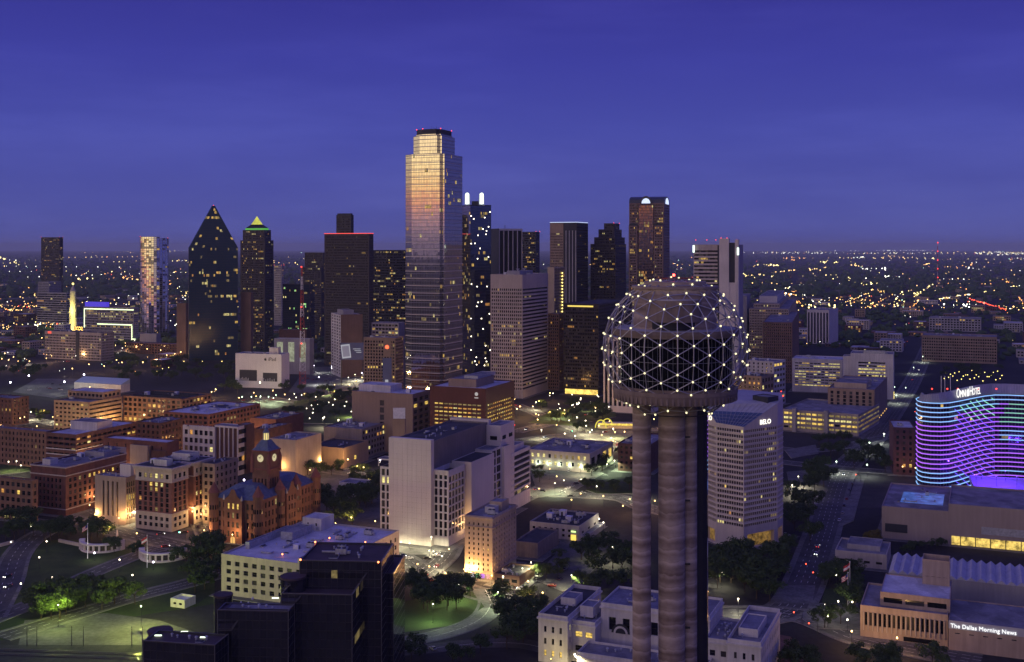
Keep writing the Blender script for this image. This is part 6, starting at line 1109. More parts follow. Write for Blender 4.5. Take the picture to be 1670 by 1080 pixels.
# ================================================================== pavements round the blocks
mbz = 0
for k, f in enumerate(PAVES):
    e = inset(f, -4.5); mb = MB(); mb.prism(e, 0, .14 + .004 * (k % 40) , 1, True, False, 0); tag(link('pavement', mb.mesh('pavement', [CONC, KERB])), 'raised paved footway round a city block', 'pavement', kind='structure')
# ================================================================== trees
LEAF = [ground_mat('leaf_dark', (.030, .058, .018), (.068, .105, .034), .5, .8, 2.0), ground_mat('leaf_mid', (.048, .080, .022), (.095, .13, .042), .5, .8, 2.0), ground_mat('leaf_gold_lit', (.10, .085, .02), (.17, .14, .03), .5, .8, 2.0)]  # last one: golden light put into the leaf colour itself
BARK = wall_mat('bark', (.07, .05, .038), .3, .8)
def crown_mesh(seed, mat, wide=1.0, n=15, leaves=95):
    rg = random.Random(seed); mb = MB(); cs = []
    for _ in range(n):
        th, r = rg.uniform(0, 6.283), math.sqrt(rg.random()); z = rg.uniform(-.62, .75); w = math.sqrt(max(.1, 1 - z * z))
        cs.append((Vector((math.cos(th) * r * w * .42 * wide, math.sin(th) * r * w * .42 * wide, .66 + z * .30)), rg.uniform(.11, .19)))
    for c, r in cs:
        for _ in range(leaves):
            d = Vector((rg.gauss(0, 1), rg.gauss(0, 1), rg.gauss(.25, 1))).normalized(); p = c + d * r * rg.uniform(.55, 1.12); nv = (d + Vector((rg.gauss(0, .5), rg.gauss(0, .5), rg.gauss(0, .5)))).normalized()
            u = nv.orthogonal().normalized(); v = nv.cross(u); s = rg.uniform(.018, .036); an = rg.uniform(0, 3.14); u, v = u * math.cos(an) + v * math.sin(an), v * math.cos(an) - u * math.sin(an)
            mb.quad(tuple(p - u * s - v * s * .6), tuple(p + u * s - v * s * .6), tuple(p + u * s * .8 + v * s * .6), tuple(p - u * s * .8 + v * s * .6))
    return mb.mesh('crown', [mat])
def trunk_mesh(seed):
    rg = random.Random(seed); mb = MB(); mb.tube((0, 0, 0), (.01, .0, .42), .026, 7, 0, .017)
    for k in range(5): an = k * 1.26 + rg.random(); e = Vector((math.cos(an) * .22, math.sin(an) * .22, rg.uniform(.55, .75))); mb.tube((.01, 0, .30 + .03 * k), e, .013, 5, 0, .004); mb.tube(e * .6 + Vector((0, 0, .14)), e + Vector((rg.uniform(-.1, .1), rg.uniform(-.1, .1), .12)), .006, 4, 0, .002)
    return mb.mesh('trunk', [BARK])
CROWN = {0: [crown_mesh(s, LEAF[0], 1.0 + .12 * (s % 3)) for s in range(5)], 1: [crown_mesh(20 + s, LEAF[1], 1.05) for s in range(3)], 2: [crown_mesh(40, LEAF[2], .8)]}
TRUNK = [trunk_mesh(s) for s in range(3)]
def tree(x, y, h, label, group, kind=0, rg=rnd):
    o = link('tree', None, loc=(x, y, 0)); tag(o, label, 'tree', group); s = h
    tr = link('trunk', rg.choice(TRUNK), o); cr = link('crown', rg.choice(CROWN[kind]), o)
    w = rg.uniform(1.1, 1.45)
    for q in (tr, cr): q.scale = (s * (w if q is cr else 1), s * (w if q is cr else 1), s * rg.uniform(.95, 1.05)); q.rotation_euler.z = rg.uniform(0, 6.28)
    return o
def grove(label, group, rects, n, h0, h1, kind=0, seed=1):
    n = max(3, round(n * (.85 if rects[0][1] > 700 else .55)))
    rg = random.Random(seed); done = []; tries = 0
    while len(done) < n and tries < n * 30:
        tries += 1; r = rg.choice(rects); p = gp(rg.uniform(r[0], r[2]), rg.uniform(r[1], r[3]))
        if any((p - q).length < h0 * .45 for q in done): continue
        done.append(p); tree(p.x, p.y, rg.uniform(h0, h1), label, group, kind, rg)
GR = [
 ('green-lit tree in the clump along the pale yard', 'trees along the pale yard', [(48, 985, 110, 1015), (110, 968, 240, 1003)], 22, 9, 13, 1, 1),
 ('dark tree in front of the red brick warehouse', 'trees before the red brick warehouse', [(66, 868, 168, 888)], 13, 10, 14, 0, 2),
 ('dark tree at the left edge above the curving street', 'trees at the left edge', [(0, 856, 55, 885)], 9, 9, 13, 0, 3),
 ('small round tree beside the curved white colonnades', 'trees by the colonnades', [(180, 896, 200, 905), (222, 898, 240, 908), (296, 905, 312, 912)], 6, 6, 9, 0, 4),
 ('dark tree between the park and the broad white building', 'trees beside the broad white building', [(296, 912, 356, 975), (318, 900, 360, 915)], 16, 9, 14, 0, 5),
 ('dark tree in the grove behind the red courthouse', 'grove behind the red courthouse', [(515, 812, 612, 862)], 20, 11, 15, 0, 6),
 ('tree in the row before the windowless museum boxes', 'trees before the museum boxes', [(452, 760, 560, 778)], 14, 9, 12, 0, 7),
 ('tree round the small white memorial box', 'trees round the memorial box', [(555, 772, 618, 792), (606, 786, 622, 800)], 9, 9, 12, 0, 8),
 ('street tree lit orange below the white gridded office', 'trees below the white gridded office', [(332, 742, 402, 752)], 8, 8, 11, 0, 9),
 ('tree among white lamps in the garden behind the brick blocks', 'trees of the lamp garden', [(466, 640, 578, 688)], 34, 10, 14, 0, 10),
 ('tree in the dark square before the black office slab', 'trees of the dark square', [(872, 662, 1000, 690)], 40, 9, 12, 0, 11),
 ('big tree on the curved lawn beside the floodlit hotel', 'trees on the curved lawn', [(672, 968, 778, 1000)], 14, 11, 15, 0, 12),
 ('tree left of the white railway station', 'trees left of the station', [(806, 985, 876, 1040), (812, 1000, 862, 1065)], 15, 9, 13, 0, 13),
 ('tree at the bottom edge beyond the underpass street', 'trees at the bottom edge', [(640, 1064, 690, 1085), (728, 1066, 790, 1085)], 7, 7, 10, 0, 14),
 ('tree between the small car park and the tower shaft', 'trees beside the tower shaft', [(945, 925, 1034, 975), (940, 905, 975, 925)], 15, 9, 13, 0, 15),
 ('small tree in the row beside the grey hall', 'trees beside the grey hall', [(872, 938, 912, 950), (900, 905, 925, 935)], 8, 6, 9, 1, 16),
 ('small clipped tree below the white corner restaurant', 'trees below the corner restaurant', [(975, 885, 1032, 908)], 9, 6, 9, 0, 17),
 ('tree in the dark strip behind the orange-lit street', 'trees behind the orange-lit street', [(950, 795, 1034, 806)], 10, 7, 10, 0, 18),
 ('dark tree at the foot of the white slot-windowed tower', 'trees at the foot of the white tower', [(1155, 920, 1282, 985), (1190, 915, 1270, 930)], 26, 11, 16, 0, 19),
 ('street tree along the left side of the avenue', 'trees along the avenue', [(1284, 800, 1330, 905), (1325, 768, 1352, 800)], 22, 10, 14, 0, 20),
 ('tree near the parking garage terrace', 'trees near the garage terrace', [(1345, 735, 1425, 758), (1290, 722, 1400, 730), (1385, 745, 1412, 775), (1430, 742, 1458, 775)], 22, 9, 13, 0, 21),
 ('tree beside the newspaper building forecourt', 'trees beside the newspaper forecourt', [(1340, 925, 1398, 958), (1342, 1010, 1398, 1032), (1378, 960, 1402, 1000)], 18, 8, 12, 0, 22),
 ('small golden-lit tree before the blank hall wall', 'golden trees before the hall wall', [(1406, 888, 1434, 896)], 4, 8, 10, 2, 23),
 ('low shrub in the bed before the blank hall wall', 'shrubs before the hall wall', [(1440, 892, 1545, 905)], 9, 4, 6, 0, 24),
 ('round tree in the plaza below the long beige building', 'trees below the long beige building', [(1530, 604, 1640, 622)], 24, 9, 12, 0, 25),
 ('tree along the bottom right edge before the newspaper building', 'trees at the bottom right edge', [(1288, 1076, 1340, 1100), (1395, 1078, 1570, 1105)], 16, 7, 10, 1, 26),
 ('dark tree beside the motorway and office block', 'trees beside the motorway', [(120, 590, 300, 622), (0, 604, 75, 618), (200, 592, 330, 625), (330, 600, 382, 640)], 90, 10, 15, 0, 27),
 ('street tree in the brick warehouse quarter', 'trees of the brick quarter', [(196, 690, 232, 700), (246, 684, 266, 690), (45, 668, 85, 690)], 14, 7, 10, 0, 28),
 ('tree round the car park with palms and lamps', 'trees round the lit car park', [(868, 772, 884, 790), (952, 768, 990, 778), (1000, 742, 1030, 760), (905, 700, 960, 706), (980, 760, 1000, 772)], 14, 7, 11, 0, 29),
 ('tree beside the white screen building', 'trees beside the screen building', [(462, 622, 482, 640), (380, 632, 392, 648)], 6, 9, 12, 0, 30)]
for g in GR: grove(*g)
# ================================================================== lamps
def lamp_meshes(h, mat, rad):
    p = MB(); p.tube((0, 0, 0), (0, 0, h), .10, 6, 0, .07); p.cyl((0, 0, 0), .25, .5, 8); p.cyl((0, 0, h - .1), .16, .25, 8)
    g = MB(); g.ball((0, 0, h + rad * .8), rad, 8, 6); return p.mesh('pole', [DARKM]), g.mesh('lamp_globe', [mat], smooth=True)
LM = {}
def lamp(x, y, h, mat, rad, label, group, power=0, col=(1, 1, 1), name='street_lamp'):
    k = (h, mat.name, rad)
    if k not in LM: LM[k] = lamp_meshes(h, mat, rad)
    o = link(name, None, loc=(x, y, 0)); tag(o, label, 'lamp', group); link('pole', LM[k][0], o); g_ = link('lamp_globe', LM[k][1], o); q_ = rnd.uniform(.75, 1.25) if not power else 1; g_.scale = (q_, q_, 1)
    if power:
        kk = ('light', power, col)
        dn = h >= 7 and power < 30000 and col[1] > .7; kk = kk + (dn,)
        if kk not in LM:
            d = bpy.data.lights.new('lamp_light', 'SPOT' if dn else 'POINT'); d.energy = power * (1.5 if dn else .42 if col[1] <= .7 and h >= 7 else .30); d.color = col; d.shadow_soft_size = rad
            if dn: d.spot_size = R(164); d.spot_blend = .4
            LM[kk] = d
        l = bpy.data.objects.new('lamp_light', LM[kk]); C.objects.link(l); l.parent = o; l.location = (0, 0, h - .35) if dn else (0, 0, h + 2.2 * rad + .2)
def lamps(label, group, pts, mat, h=8.0, rad=.42, power=0, col=(1, 1, 1)):
    nm = 'floodlamp' if mat is VLAMP else 'globe_lamp' if power == 0 else 'park_lamp' if h <= 6 else 'street_lamp'
    for px, py in pts: v = gp(px, py, h); lamp(v.x, v.y, h, mat, rad, label, group, power, col, nm)
ORA = (1.0, .56, .20); WRM = (1.0, .78, .48); COO = (.85, .92, 1.0); GRN = (.78, 1.0, .55)
lamps('globe lamp on the sloping park lawn', 'lamps of the park lawn', [(18, 885), (76, 884), (50, 860), (64, 910), (85, 943), (34, 953), (115, 951), (195, 914), (216, 939), (227, 957)], WLAMP, 6, .42, 2200, WRM)
lamps('orange street lamp before the carved court block', 'lamps before the court block', [(178, 864), (223, 871), (333, 866), (379, 873), (212, 841), (328, 840), (345, 842)], OLAMP, 6.5, .42, 15000, ORA)
lamps('orange lamp at the foot of the pale slit-fronted annex', 'lamps at the slit-fronted annex', [(155, 840), (194, 846)], OLAMP, 5, .45, 13000, ORA)
lamps('bright white floodlamp beside a park flagpole', 'floodlamps of the flagpoles', [(154, 903), (250, 918)], VLAMP, 4, .5, 5000, (1, .95, .75))
lamps('white lamp in the small lot at the left edge', 'lamps of the left-edge lot', [(24, 743), (27, 753), (14, 754), (34, 760), (51, 746), (53, 736)], WLAMP, 8, .5, 5000, (1, .85, .5))
lamps('tall violet-white floodlamp over the pale car park', 'floodlamps of the pale car park', [(47, 614), (17, 625), (105, 624), (137, 612)], VLAMP, 14, 1.1, 60000, (.95, 1.0, .75))
lamps('orange lamp in the street row below the white gridded office', 'lamps below the gridded office', [(352, 742), (360, 747), (364, 751), (368, 748), (378, 744), (387, 745), (395, 744), (372, 741)], OLAMP, 6, .5, 9000, ORA)
lamps('orange lamp in the square behind the courthouse', 'lamps of the courthouse square', [(514, 769), (593, 763), (606, 779), (466, 753), (496, 743), (504, 743), (524, 752)], OLAMP, 8, .42, 15000, ORA)
lamps('dazzling violet-white floodlamp near the court complex', 'floodlamps near the court complex', [(620, 751), (398, 784)], VLAMP, 10, .7, 18000, (1, .8, .6))
lamps('street lamp between the broad white building and the court slab', 'lamps before the court slab', [(573, 845), (612, 851), (547, 855), (535, 850)], OLAMP, 8, .42, 14000, ORA)
lamps('low white lamp in the forecourt of the court slab', 'forecourt lamps', [(654, 885), (668, 887), (700, 899), (707, 900), (712, 904)], WLAMP, 3, .35, 2600, (1, .9, .55))
lamps('orange lamp on the front of the floodlit hotel', 'lamps of the floodlit hotel', [(759, 932), (773, 932), (802, 940), (768, 935)], OLAMP, 4, .4, 20000, ORA)
lamps('street lamp along the street below the floodlit hotel', 'lamps below the floodlit hotel', [(681, 921), (861, 949), (885, 968), (700, 925)], OLAMP, 8, .42, 13000, ORA)
lamps('tall park lamp on the curved lawn', 'lamps of the curved lawn', [(706, 986), (812, 967), (748, 955)], WLAMP, 9, .32, 8000, GRN)
lamps('orange globe lamp along the street behind the shaft', 'lamps behind the shaft', [(879, 798), (947, 806), (932, 816), (984, 810), (1016, 826), (1027, 815), (1068, 818)], OLAMP, 7, .45, 8000, (1, .55, .25))
lamps('white lamp round the pale car park and hall', 'lamps round the pale hall car park', [(905, 789), (1002, 752), (1010, 740), (990, 758)], WLAMP, 8, .42, 15000, GRN)
lamps('white lamp at the corner of the white restaurant', 'lamps at the white restaurant', [(984, 853), (977, 847)], WLAMP, 5, .42, 5000, (1, .95, .7))
lamps('lamp over the small car park beside the grey hall', 'lamps over the small car park', [(866, 918), (932, 939), (999, 893)], WLAMP, 9, .32, 13000, (1, .95, .55))
lamps('lamp on the newspaper building forecourt', 'lamps of the newspaper forecourt', [(1367, 982), (1390, 983), (1350, 1007), (1382, 1012), (1364, 939), (1346, 987)], WLAMP, 5, .42, 2500, (1, .95, .65))
lamps('orange street lamp before the newspaper building', 'lamps before the newspaper building', [(1389, 1031), (1463, 1042)], OLAMP, 7, .42, 14000, ORA)
lamps('white lamp behind the station beside the shaft', 'lamps beside the shaft foot', [(1148, 930), (1177, 934), (1204, 978)], WLAMP, 8, .42, 5000, (1, .95, .6))
lamps('orange lamp by the lamp-lit trees behind the station', 'orange lamps behind the station', [(1150, 960), (1154, 966)], OLAMP, 5, .42, 4000, ORA)
lamps('street lamp beside the dark violet block', 'lamps beside the violet block', [(1472, 762), (1493, 764)], OLAMP, 8, .5, 2500, (1, .5, .2))
lamps('white lamp in the lot beside the avenue', 'lamps of the avenue lot', [(1292, 792), (1302, 778)], WLAMP, 8, .42, 13000, (1, .9, .6))
lamps('cool street lamp along the upper avenue', 'lamps of the upper avenue', [(1364, 754), (1418, 723), (1414, 759), (1442, 709), (1459, 632), (1462, 646), (1477, 633), (1490, 600), (1505, 582)], GLAMP, 9, .6, 9000, (.9, 1, .8))
lamps('yellow globe in the plaza below the long beige building', 'globes below the long beige building', [(1540 + 7 * (k % 14) + (3 if k > 13 else 0), 618 - 3 * (k % 3) - 7 * (k // 14) + (k % 5)) for k in range(28)], YLAMP, 5, .55, 0)
lamps('white lamp among the trees of the lamp garden', 'lamps of the lamp garden', [(472, 652), (483, 649), (492, 645), (508, 662), (518, 661), (528, 657), (536, 657), (543, 661), (546, 652), (565, 656), (562, 663), (510, 674), (511, 668), (505, 683), (529, 681), (500, 667), (480, 643), (556, 647), (515, 648), (573, 672)], WLAMP, 7, .55, 0)
lamps('brighter lamp in the lot beside the lamp garden', 'bright lamps of the lamp garden', [(527, 683), (552, 686), (575, 668)], WLAMP, 9, .7, 26000, (1, .9, .5))
lamps('white lamp dotting the dark square', 'lamps of the dark square', [(rnd.uniform(880, 1000), rnd.uniform(642, 674)) for k in range(26)], WLAMP, 6, .55, 0)
lamps('lamp at the corner street beside the dark square', 'lamps beside the dark square', [(843, 668), (848, 664), (874, 676), (879, 655), (897, 642)], OLAMP, 9, .6, 30000, ORA)
lamps('floodlamp of the lot below the yellow arches', 'lamps of the arches lot', [(955, 687), (962, 706), (921, 708), (1000, 700), (938, 712)], WLAMP, 9, .6, 26000, (1, 1, .45))
lamps('lamp of the car park behind the screen building', 'lamps behind the screen building', [(512, 597), (541, 598), (503, 578), (490, 590), (566, 597), (585, 600), (590, 609), (520, 616), (600, 618), (612, 618), (620, 619)], VLAMP, 10, .7, 22000, (.95, .95, .9))
lamps('lamp in the bright lot in front of the screen building', 'lamps before the screen building', [(395, 648), (410, 648), (425, 647), (438, 648), (450, 645), (446, 650)], GLAMP, 8, .6, 24000, GRN)
lamps('orange street lamp among the brick lofts', 'lamps among the brick lofts', [(300, 659), (337, 643), (345, 640), (212, 677), (240, 676), (205, 682), (352, 636), (328, 648), (262, 672), (225, 672), (190, 688)], OLAMP, 8, .55, 24000, ORA)
lamps('lamp of the roof and yard near the left garages', 'lamps near the left garages', [(70, 717), (115, 694), (40, 681), (33, 683), (60, 696), (175, 690), (168, 688)], OLAMP, 10, .5, 12000, (1, .7, .3))
lamps('motorway lamp beside the beige office block', 'motorway lamps', [(8, 577), (3, 586), (14, 588), (30, 560), (22, 583), (48, 590), (68, 552), (75, 545), (92, 575), (170, 598), (190, 588), (199, 592), (205, 565), (222, 567), (240, 570), (262, 572), (272, 580), (285, 578), (295, 575), (255, 588), (233, 592), (118, 602), (145, 595)], OLAMP, 10, .8, 16000, (1, .6, .25))
lamps('lamp under the trees at the foot of the gabled tower', 'lamps at the gabled tower', [(256, 606), (265, 602), (275, 600), (290, 596), (300, 590), (330, 590), (345, 588), (362, 590)], YLAMP, 5, .6, 0, (1, .9, .3))
# wall washers of the pale hall
p, q = Vector(HALL.fp[3]), Vector(HALL.fp[0]); nn = Vector((-math.sin(a), -math.cos(a)))
for k in range(5):
    v = p.lerp(q, .18 + .17 * k) + nn * 1.4; lamp(v.x, v.y, 4.2, GLAMP, .35, 'small lamp washing the front of the pale hall', 'wall lamps of the pale hall', 3500, (.8, 1, .65))
v = gp(424, 641); lamp(v.x, v.y, 12, WLAMP, .9, 'floodlamp on the front of the white screen building', None, 42000, (1, .95, .6))
v = gp(230, 1032); lamp(v.x, v.y, 12, GLAMP, .35, 'yard floodlamp lighting the pale yard greenish', None, 160000, (.85, .95, .20))
v = gp(95, 1022); lamp(v.x, v.y, 10, GLAMP, .3, 'yard floodlamp beside the green-lit clump', None, 70000, (.75, .95, .20))
v = gp(119, HY + F * H / 2372); lamp(v.x, v.y, 3, YLAMP, .6, 'ground floodlamp at the foot of the pale spire', None, 400000, (.95, .85, .22))
v = gp(119, HY + F * H / 2372); lamp(v.x - 9, v.y + 4, 45, YLAMP, .5, 'mast floodlamp beside the pale spire', None, 300000, (.95, .85, .22))
# station wall light
v = Vector(st_(-9.5, 20)); lamp(v.x, v.y - 1.5, 9.0, WLAMP, .45, 'white wall lamp at the station front range', None, 6000, (1, .85, .45))
v = Vector(st_(-6, 8)); lamp(v.x, v.y - 3, 5.0, YLAMP, .25, 'yellow lamp below the station wing', None, 6000, (1, .8, .3))

# lamp standards and traffic along the lit streets
def inside(x, y, f):
    c_ = False; j = len(f) - 1
    for i in range(len(f)):
        if (f[i][1] > y) != (f[j][1] > y) and x < (f[j][0] - f[i][0]) * (y - f[i][1]) / (f[j][1] - f[i][1]) + f[i][0]: c_ = not c_
        j = i
    return c_
PARK = []; SPOTS = []; rg = random.Random(77)
for P, width, nr, lit, z in ROADS:
    if not lit: continue
    acc = rg.uniform(0, 20); side = 1
    for i in range(len(P) - 1):
        acc += (P[i + 1] - P[i]).length
        while acc > 27:
            acc -= 27; side = -side; q = P[i + 1] + nr[i + 1] * side * (width / 2 + 1.2)
            if q.y > 2100 or q.y < 500 or any(inside(q.x, q.y, f) for f in PAVES): continue
            warm = rg.random() < .72
            lamp(q.x, q.y, 8.5, OLAMP if warm else WLAMP, .40 if q.y < 900 else .55, 'lamp standard along the ' + lit, 'lamp standards of the ' + lit, 11000 if q.y < 900 else 19000, ORA if warm else (1, .92, .55), 'street_lamp')
    acc = 0.0
    for i in range(1, len(P) - 1):
        acc += (P[i + 1] - P[i]).length
        while acc > 9:
            acc -= 9; s_ = rg.choice((-1, 1)); q = P[i] + nr[i] * s_ * (width / 2 - 1.2) + (P[i + 1] - P[i]) * rg.random()
            if rg.random() < .34 and 500 < q.y < 1050 and not any(inside(q.x, q.y, f) for f in PAVES) and all((q - k_[0]).length > 6.5 for k_ in PARK): PARK.append((q, nr[i], s_, lit))
    for _ in range(max(1, len(P) // 9)):
        i = rg.randrange(1, len(P) - 1); s_ = rg.choice((-1, 1)); q = P[i] + nr[i] * s_ * width * .22
        if 500 < q.y < 1700 and not any(inside(q.x, q.y, f) for f in PAVES): SPOTS.append((q, nr[i], s_, lit, z))
# ================================================================== screen building, billboards, flags, colonnades, cars
t = block('screen_building', 'white boxy building with a floodlit advertising front', 'building', 459, 578, 384, 472, None, None, wall_mat('screen_white', (.70, .68, .66), .06, .05, .7, .08), by=634, a=14, top=ROOFG, clut=4, done=False)
p, q = Vector(t.fp[3]), Vector(t.fp[0]); d0 = (q - p).normalized(); nn = Vector((d0.y, -d0.x)); L = (q - p).length
def panel(t, s0, s1, z0, z1, mat, name, key, o=.15, th=.15): A, B = p + d0 * L * s0 + nn * o, p + d0 * L * s1 + nn * o; t.part(name, mat, key=key).prism([tuple(A), tuple(B), tuple(B - nn * th), tuple(A - nn * th)], z0, z1, 0, True, True)
panel(t, .09, .47, t.z1 * .20, t.z1 * .52, D1, 'dark_opening', 'o1'); panel(t, .60, .91, t.z1 * .20, t.z1 * .45, D1, 'dark_opening', 'o2')
m = t.part('opening_slat', WHITEM, kind='stuff')
for k in range(14):
    s = .11 + .025 * k if k < 8 else .62 + .045 * (k - 8); v = p + d0 * L * s + nn * .3; m.box((v.x, v.y, t.z1 * .2), .5, .2, t.z1 * (.06 + .02 * (k % 3)), -R(14))
BKP = plain('print_black', (.02, .02, .02), .6); v = p + d0 * (L * .80) + nn * .2; text(t, 'iPad', (v.x, v.y, t.z1 * .80), d0, t.z1 * .15, BKP)
v = p + d0 * (L * .655) + nn * .25; rr = t.z1 * .042; m = t.part('apple_emblem', BKP); zc_ = t.z1 * .84
m.poly([(v.x + d0.x * x * rr, v.y + d0.y * x * rr, zc_ + z_ * rr) for x, z_ in ((-.2, -1), (.2, -.9), (.5, -1), (.9, -.3), (.65, .1), (.85, .5), (.45, .8), (0, .6), (-.5, .8), (-.9, .4), (-.9, -.2), (-.6, -.8))]); m.poly([(v.x + d0.x * x * rr, v.y + d0.y * x * rr, zc_ + z_ * rr) for x, z_ in ((0, .8), (.3, .95), (.35, 1.4), (.05, 1.2))])
sub_box(t, frac_fp(t.fp, .2, .5, .1, .3), t.z1 - .9, t.z1 + 8, WHT, 'penthouse'); t.build()
t = block('retail_hall', 'low blue-roofed building with tall poster panels behind the screen building', 'building', 505, 553, 447, 512, None, None, GRY, Y=1600, a=14, top=ROOFW, done=False); p, q = Vector(t.fp[3]), Vector(t.fp[0]); d0 = (q - p).normalized(); nn = Vector((d0.y, -d0.x)); L = (q - p).length
POS = emit('poster_light', (.75, .80, .55), .35, vary=.5, vscale=.2)
for k, s in enumerate((.08, .40, .72)): panel(t, s, s + .17, t.z1 * .35, t.z1 * .9, POS, 'poster', 'po%d' % k)
t.build()
block('low_building', 'low flat hall behind the poster building', 'building', 500, 538, 455, 508, None, None, DBK, Y=1760, a=14, top=ROOFG)
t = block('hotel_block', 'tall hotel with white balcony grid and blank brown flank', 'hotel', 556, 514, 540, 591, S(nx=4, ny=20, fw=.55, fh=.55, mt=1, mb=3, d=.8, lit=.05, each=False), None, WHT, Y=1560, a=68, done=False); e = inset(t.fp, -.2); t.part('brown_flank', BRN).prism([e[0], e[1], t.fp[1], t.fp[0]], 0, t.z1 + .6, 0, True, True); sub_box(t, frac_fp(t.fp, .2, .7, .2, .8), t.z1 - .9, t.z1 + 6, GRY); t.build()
def bill(name, label, px0, px1, py0, py1, Y, cat='billboard'):
    x0, x1 = xat(px0, Y), xat(px1, Y); z0, z1 = zat(py1, Y), zat(py0, Y); t = Thing(name, label, cat, ((x0 + x1) / 2, Y, 0)); NAV = emit('advert_navy', (.03, .035, .12), .45, vary=.2, vscale=.1); t.part('panel', NAV).box(((x0 + x1) / 2, Y, z0), x1 - x0, .8, z1 - z0); w, h = x1 - x0, z1 - z0
    m = t.part('printed_phone', emit('advert_white', (.62, .64, .74), .55)); cx_, cz_ = (x0 + w * .22 if w > h else x0 + w * .5), z0 + h * (.5 if w > h else .38); pw, ph = (h * .26, h * .40) if w > h else (w * .26, h * .20)
    def R2(x, z, an): return (cx_ + x * math.cos(an) - z * math.sin(an), cz_ + x * math.sin(an) + z * math.cos(an))
    for i, (s, yy, mm) in enumerate(((1, .45, m), (.78, .5, t.part('printed_screen', emit('advert_screen', (.32, .30, .42), .5))))): mm.poly([(*(lambda c_: (c_[0], Y - yy))(R2(x * pw * s, z * ph * s, .12)), R2(x * pw * s, z * ph * s, .12)[1]) for x, z in ((-1, -1), (1, -1), (1, 1), (-1, 1))])
    m = t.part('printed_bar', emit('advert_white', None, .55))
    for k in range(3): xx = x0 + w * (.5 + .04 * k) if w > h else x0 + w * (.3 + .05 * k); zz = z0 + h * (.62 - .1 * k) if w > h else z0 + h * (.84 - .05 * k); m.box((xx + w * .14, Y - .42, zz), w * (.3 - .05 * k), .06, h * .035)
    for x in (x0 + 1.5, x1 - 1.5): t.part('post', DARKM, key='p%.0f' % x).box((x, Y + .8, 0), 1, 1, z1)
    t.build()
bill('billboard', 'wide navy billboard with a tilted phone beside the brown hotel', 555, 597, 559, 587, 1470)
t = block('hotel_block', 'brown balconied hotel with a red glowing emblem and banner', 'hotel', 645, 551, 593, 658, S(cx=3.4, cz=3.6, fw=.62, fh=.6, mt=3, mb=3, d=.9, lit=.05, each=False), S(cx=3.6, cz=3.6, fw=.85, fh=.6, d=.9, lit=.05, each=False), TAN, Y=1250, a=14, done=False, clut=4); p, q = Vector(t.fp[3]), Vector(t.fp[0]); d0 = (q - p).normalized(); nn = Vector((d0.y, -d0.x)); L = (q - p).length
panel(t, .62, .86, t.z1 * .74, t.z1 * .98, TAN, 'blank_panel', 'bp'); v = p + d0 * L * .74 + nn * .5; m = t.part('emblem', emit('red_emblem', (1, .14, .05), 2.2)); zc_ = t.z1 * .87; m.poly([(v.x + d0.x * 2.7 * math.cos(i * .5236) * (1 if i % 2 else .75), v.y + d0.y * 2.7 * math.cos(i * .5236), zc_ + 2.5 * math.sin(i * .5236) * (1 if i % 2 else .75)) for i in range(12)]); panel(t, .60, .88, t.z1 * .02, t.z1 * .72, emit('advert_navy', None, .45), 'banner', 'bn', .3); v = p + d0 * L * .74 + nn * .45
m = t.part('printed_phone', emit('advert_white', None, .55)); m.poly([(v.x + d0.x * x, v.y + d0.y * x, z) for x, z in ((-3.2, t.z1 * .12), (2.2, t.z1 * .16), (1.4, t.z1 * .42), (-2.2, t.z1 * .42))]); t.build()
block('office_building', 'low pale office with yellow windows behind the emblem hotel', 'building', 650, 527, 606, 660, S(cx=5, cz=5, fw=.8, lit=.4, each=False), None, GRY, Y=1600, a=14, top=ROOFG, clut=3)
# ---- park furniture
def flag(px, pyb, h, label, cols, by_=None):
    v = gp(px, pyb); t = Thing('flagpole', label, 'flagpole', v); m = t.part('pole', WHITEM); m.tube(v, v + Vector((0, 0, h)), .22, 8, 0, .1); m.ball(v + Vector((0, 0, h + .2)), .3, 8, 5)
    f = t.part('flag', [plain('flag_red', (.45, .04, .05), .8), plain('flag_white', (.75, .73, .70), .8), plain('flag_blue', (.04, .05, .22), .8)])
    for i in range(10):
        x0, x1 = -.32 * i, -.32 * (i + 1); d0_, d1_ = -.10 * i, -.10 * (i + 1); y0, y1 = .25 * math.sin(i * .9), .25 * math.sin((i + 1) * .9)
        for j in range(7): z0, z1 = h - .3 - j * .4, h - .3 - (j + 1) * .4; f.quad((v.x + x0, v.y + y0, z1 + d0_ * 2), (v.x + x1, v.y + y1, z1 + d1_ * 2), (v.x + x1, v.y + y1, z0 + d1_ * 2), (v.x + x0, v.y + y0, z0 + d0_ * 2), 2 if i < 4 and j < 4 and cols else (j % 2 if cols else (j // 3) % 2))
    t.build()
flag(143, 911, 20, 'tall flagpole with a striped flag beside the left colonnade', True); flag(240, 926, 18, 'tall flagpole with a drooping flag beside the right colonnade', False)
flag(1386, 985, 21, 'flagpole with a pale flag before the newspaper building', False); flag(1383, 990, 17, 'shorter flagpole before the newspaper building', True)
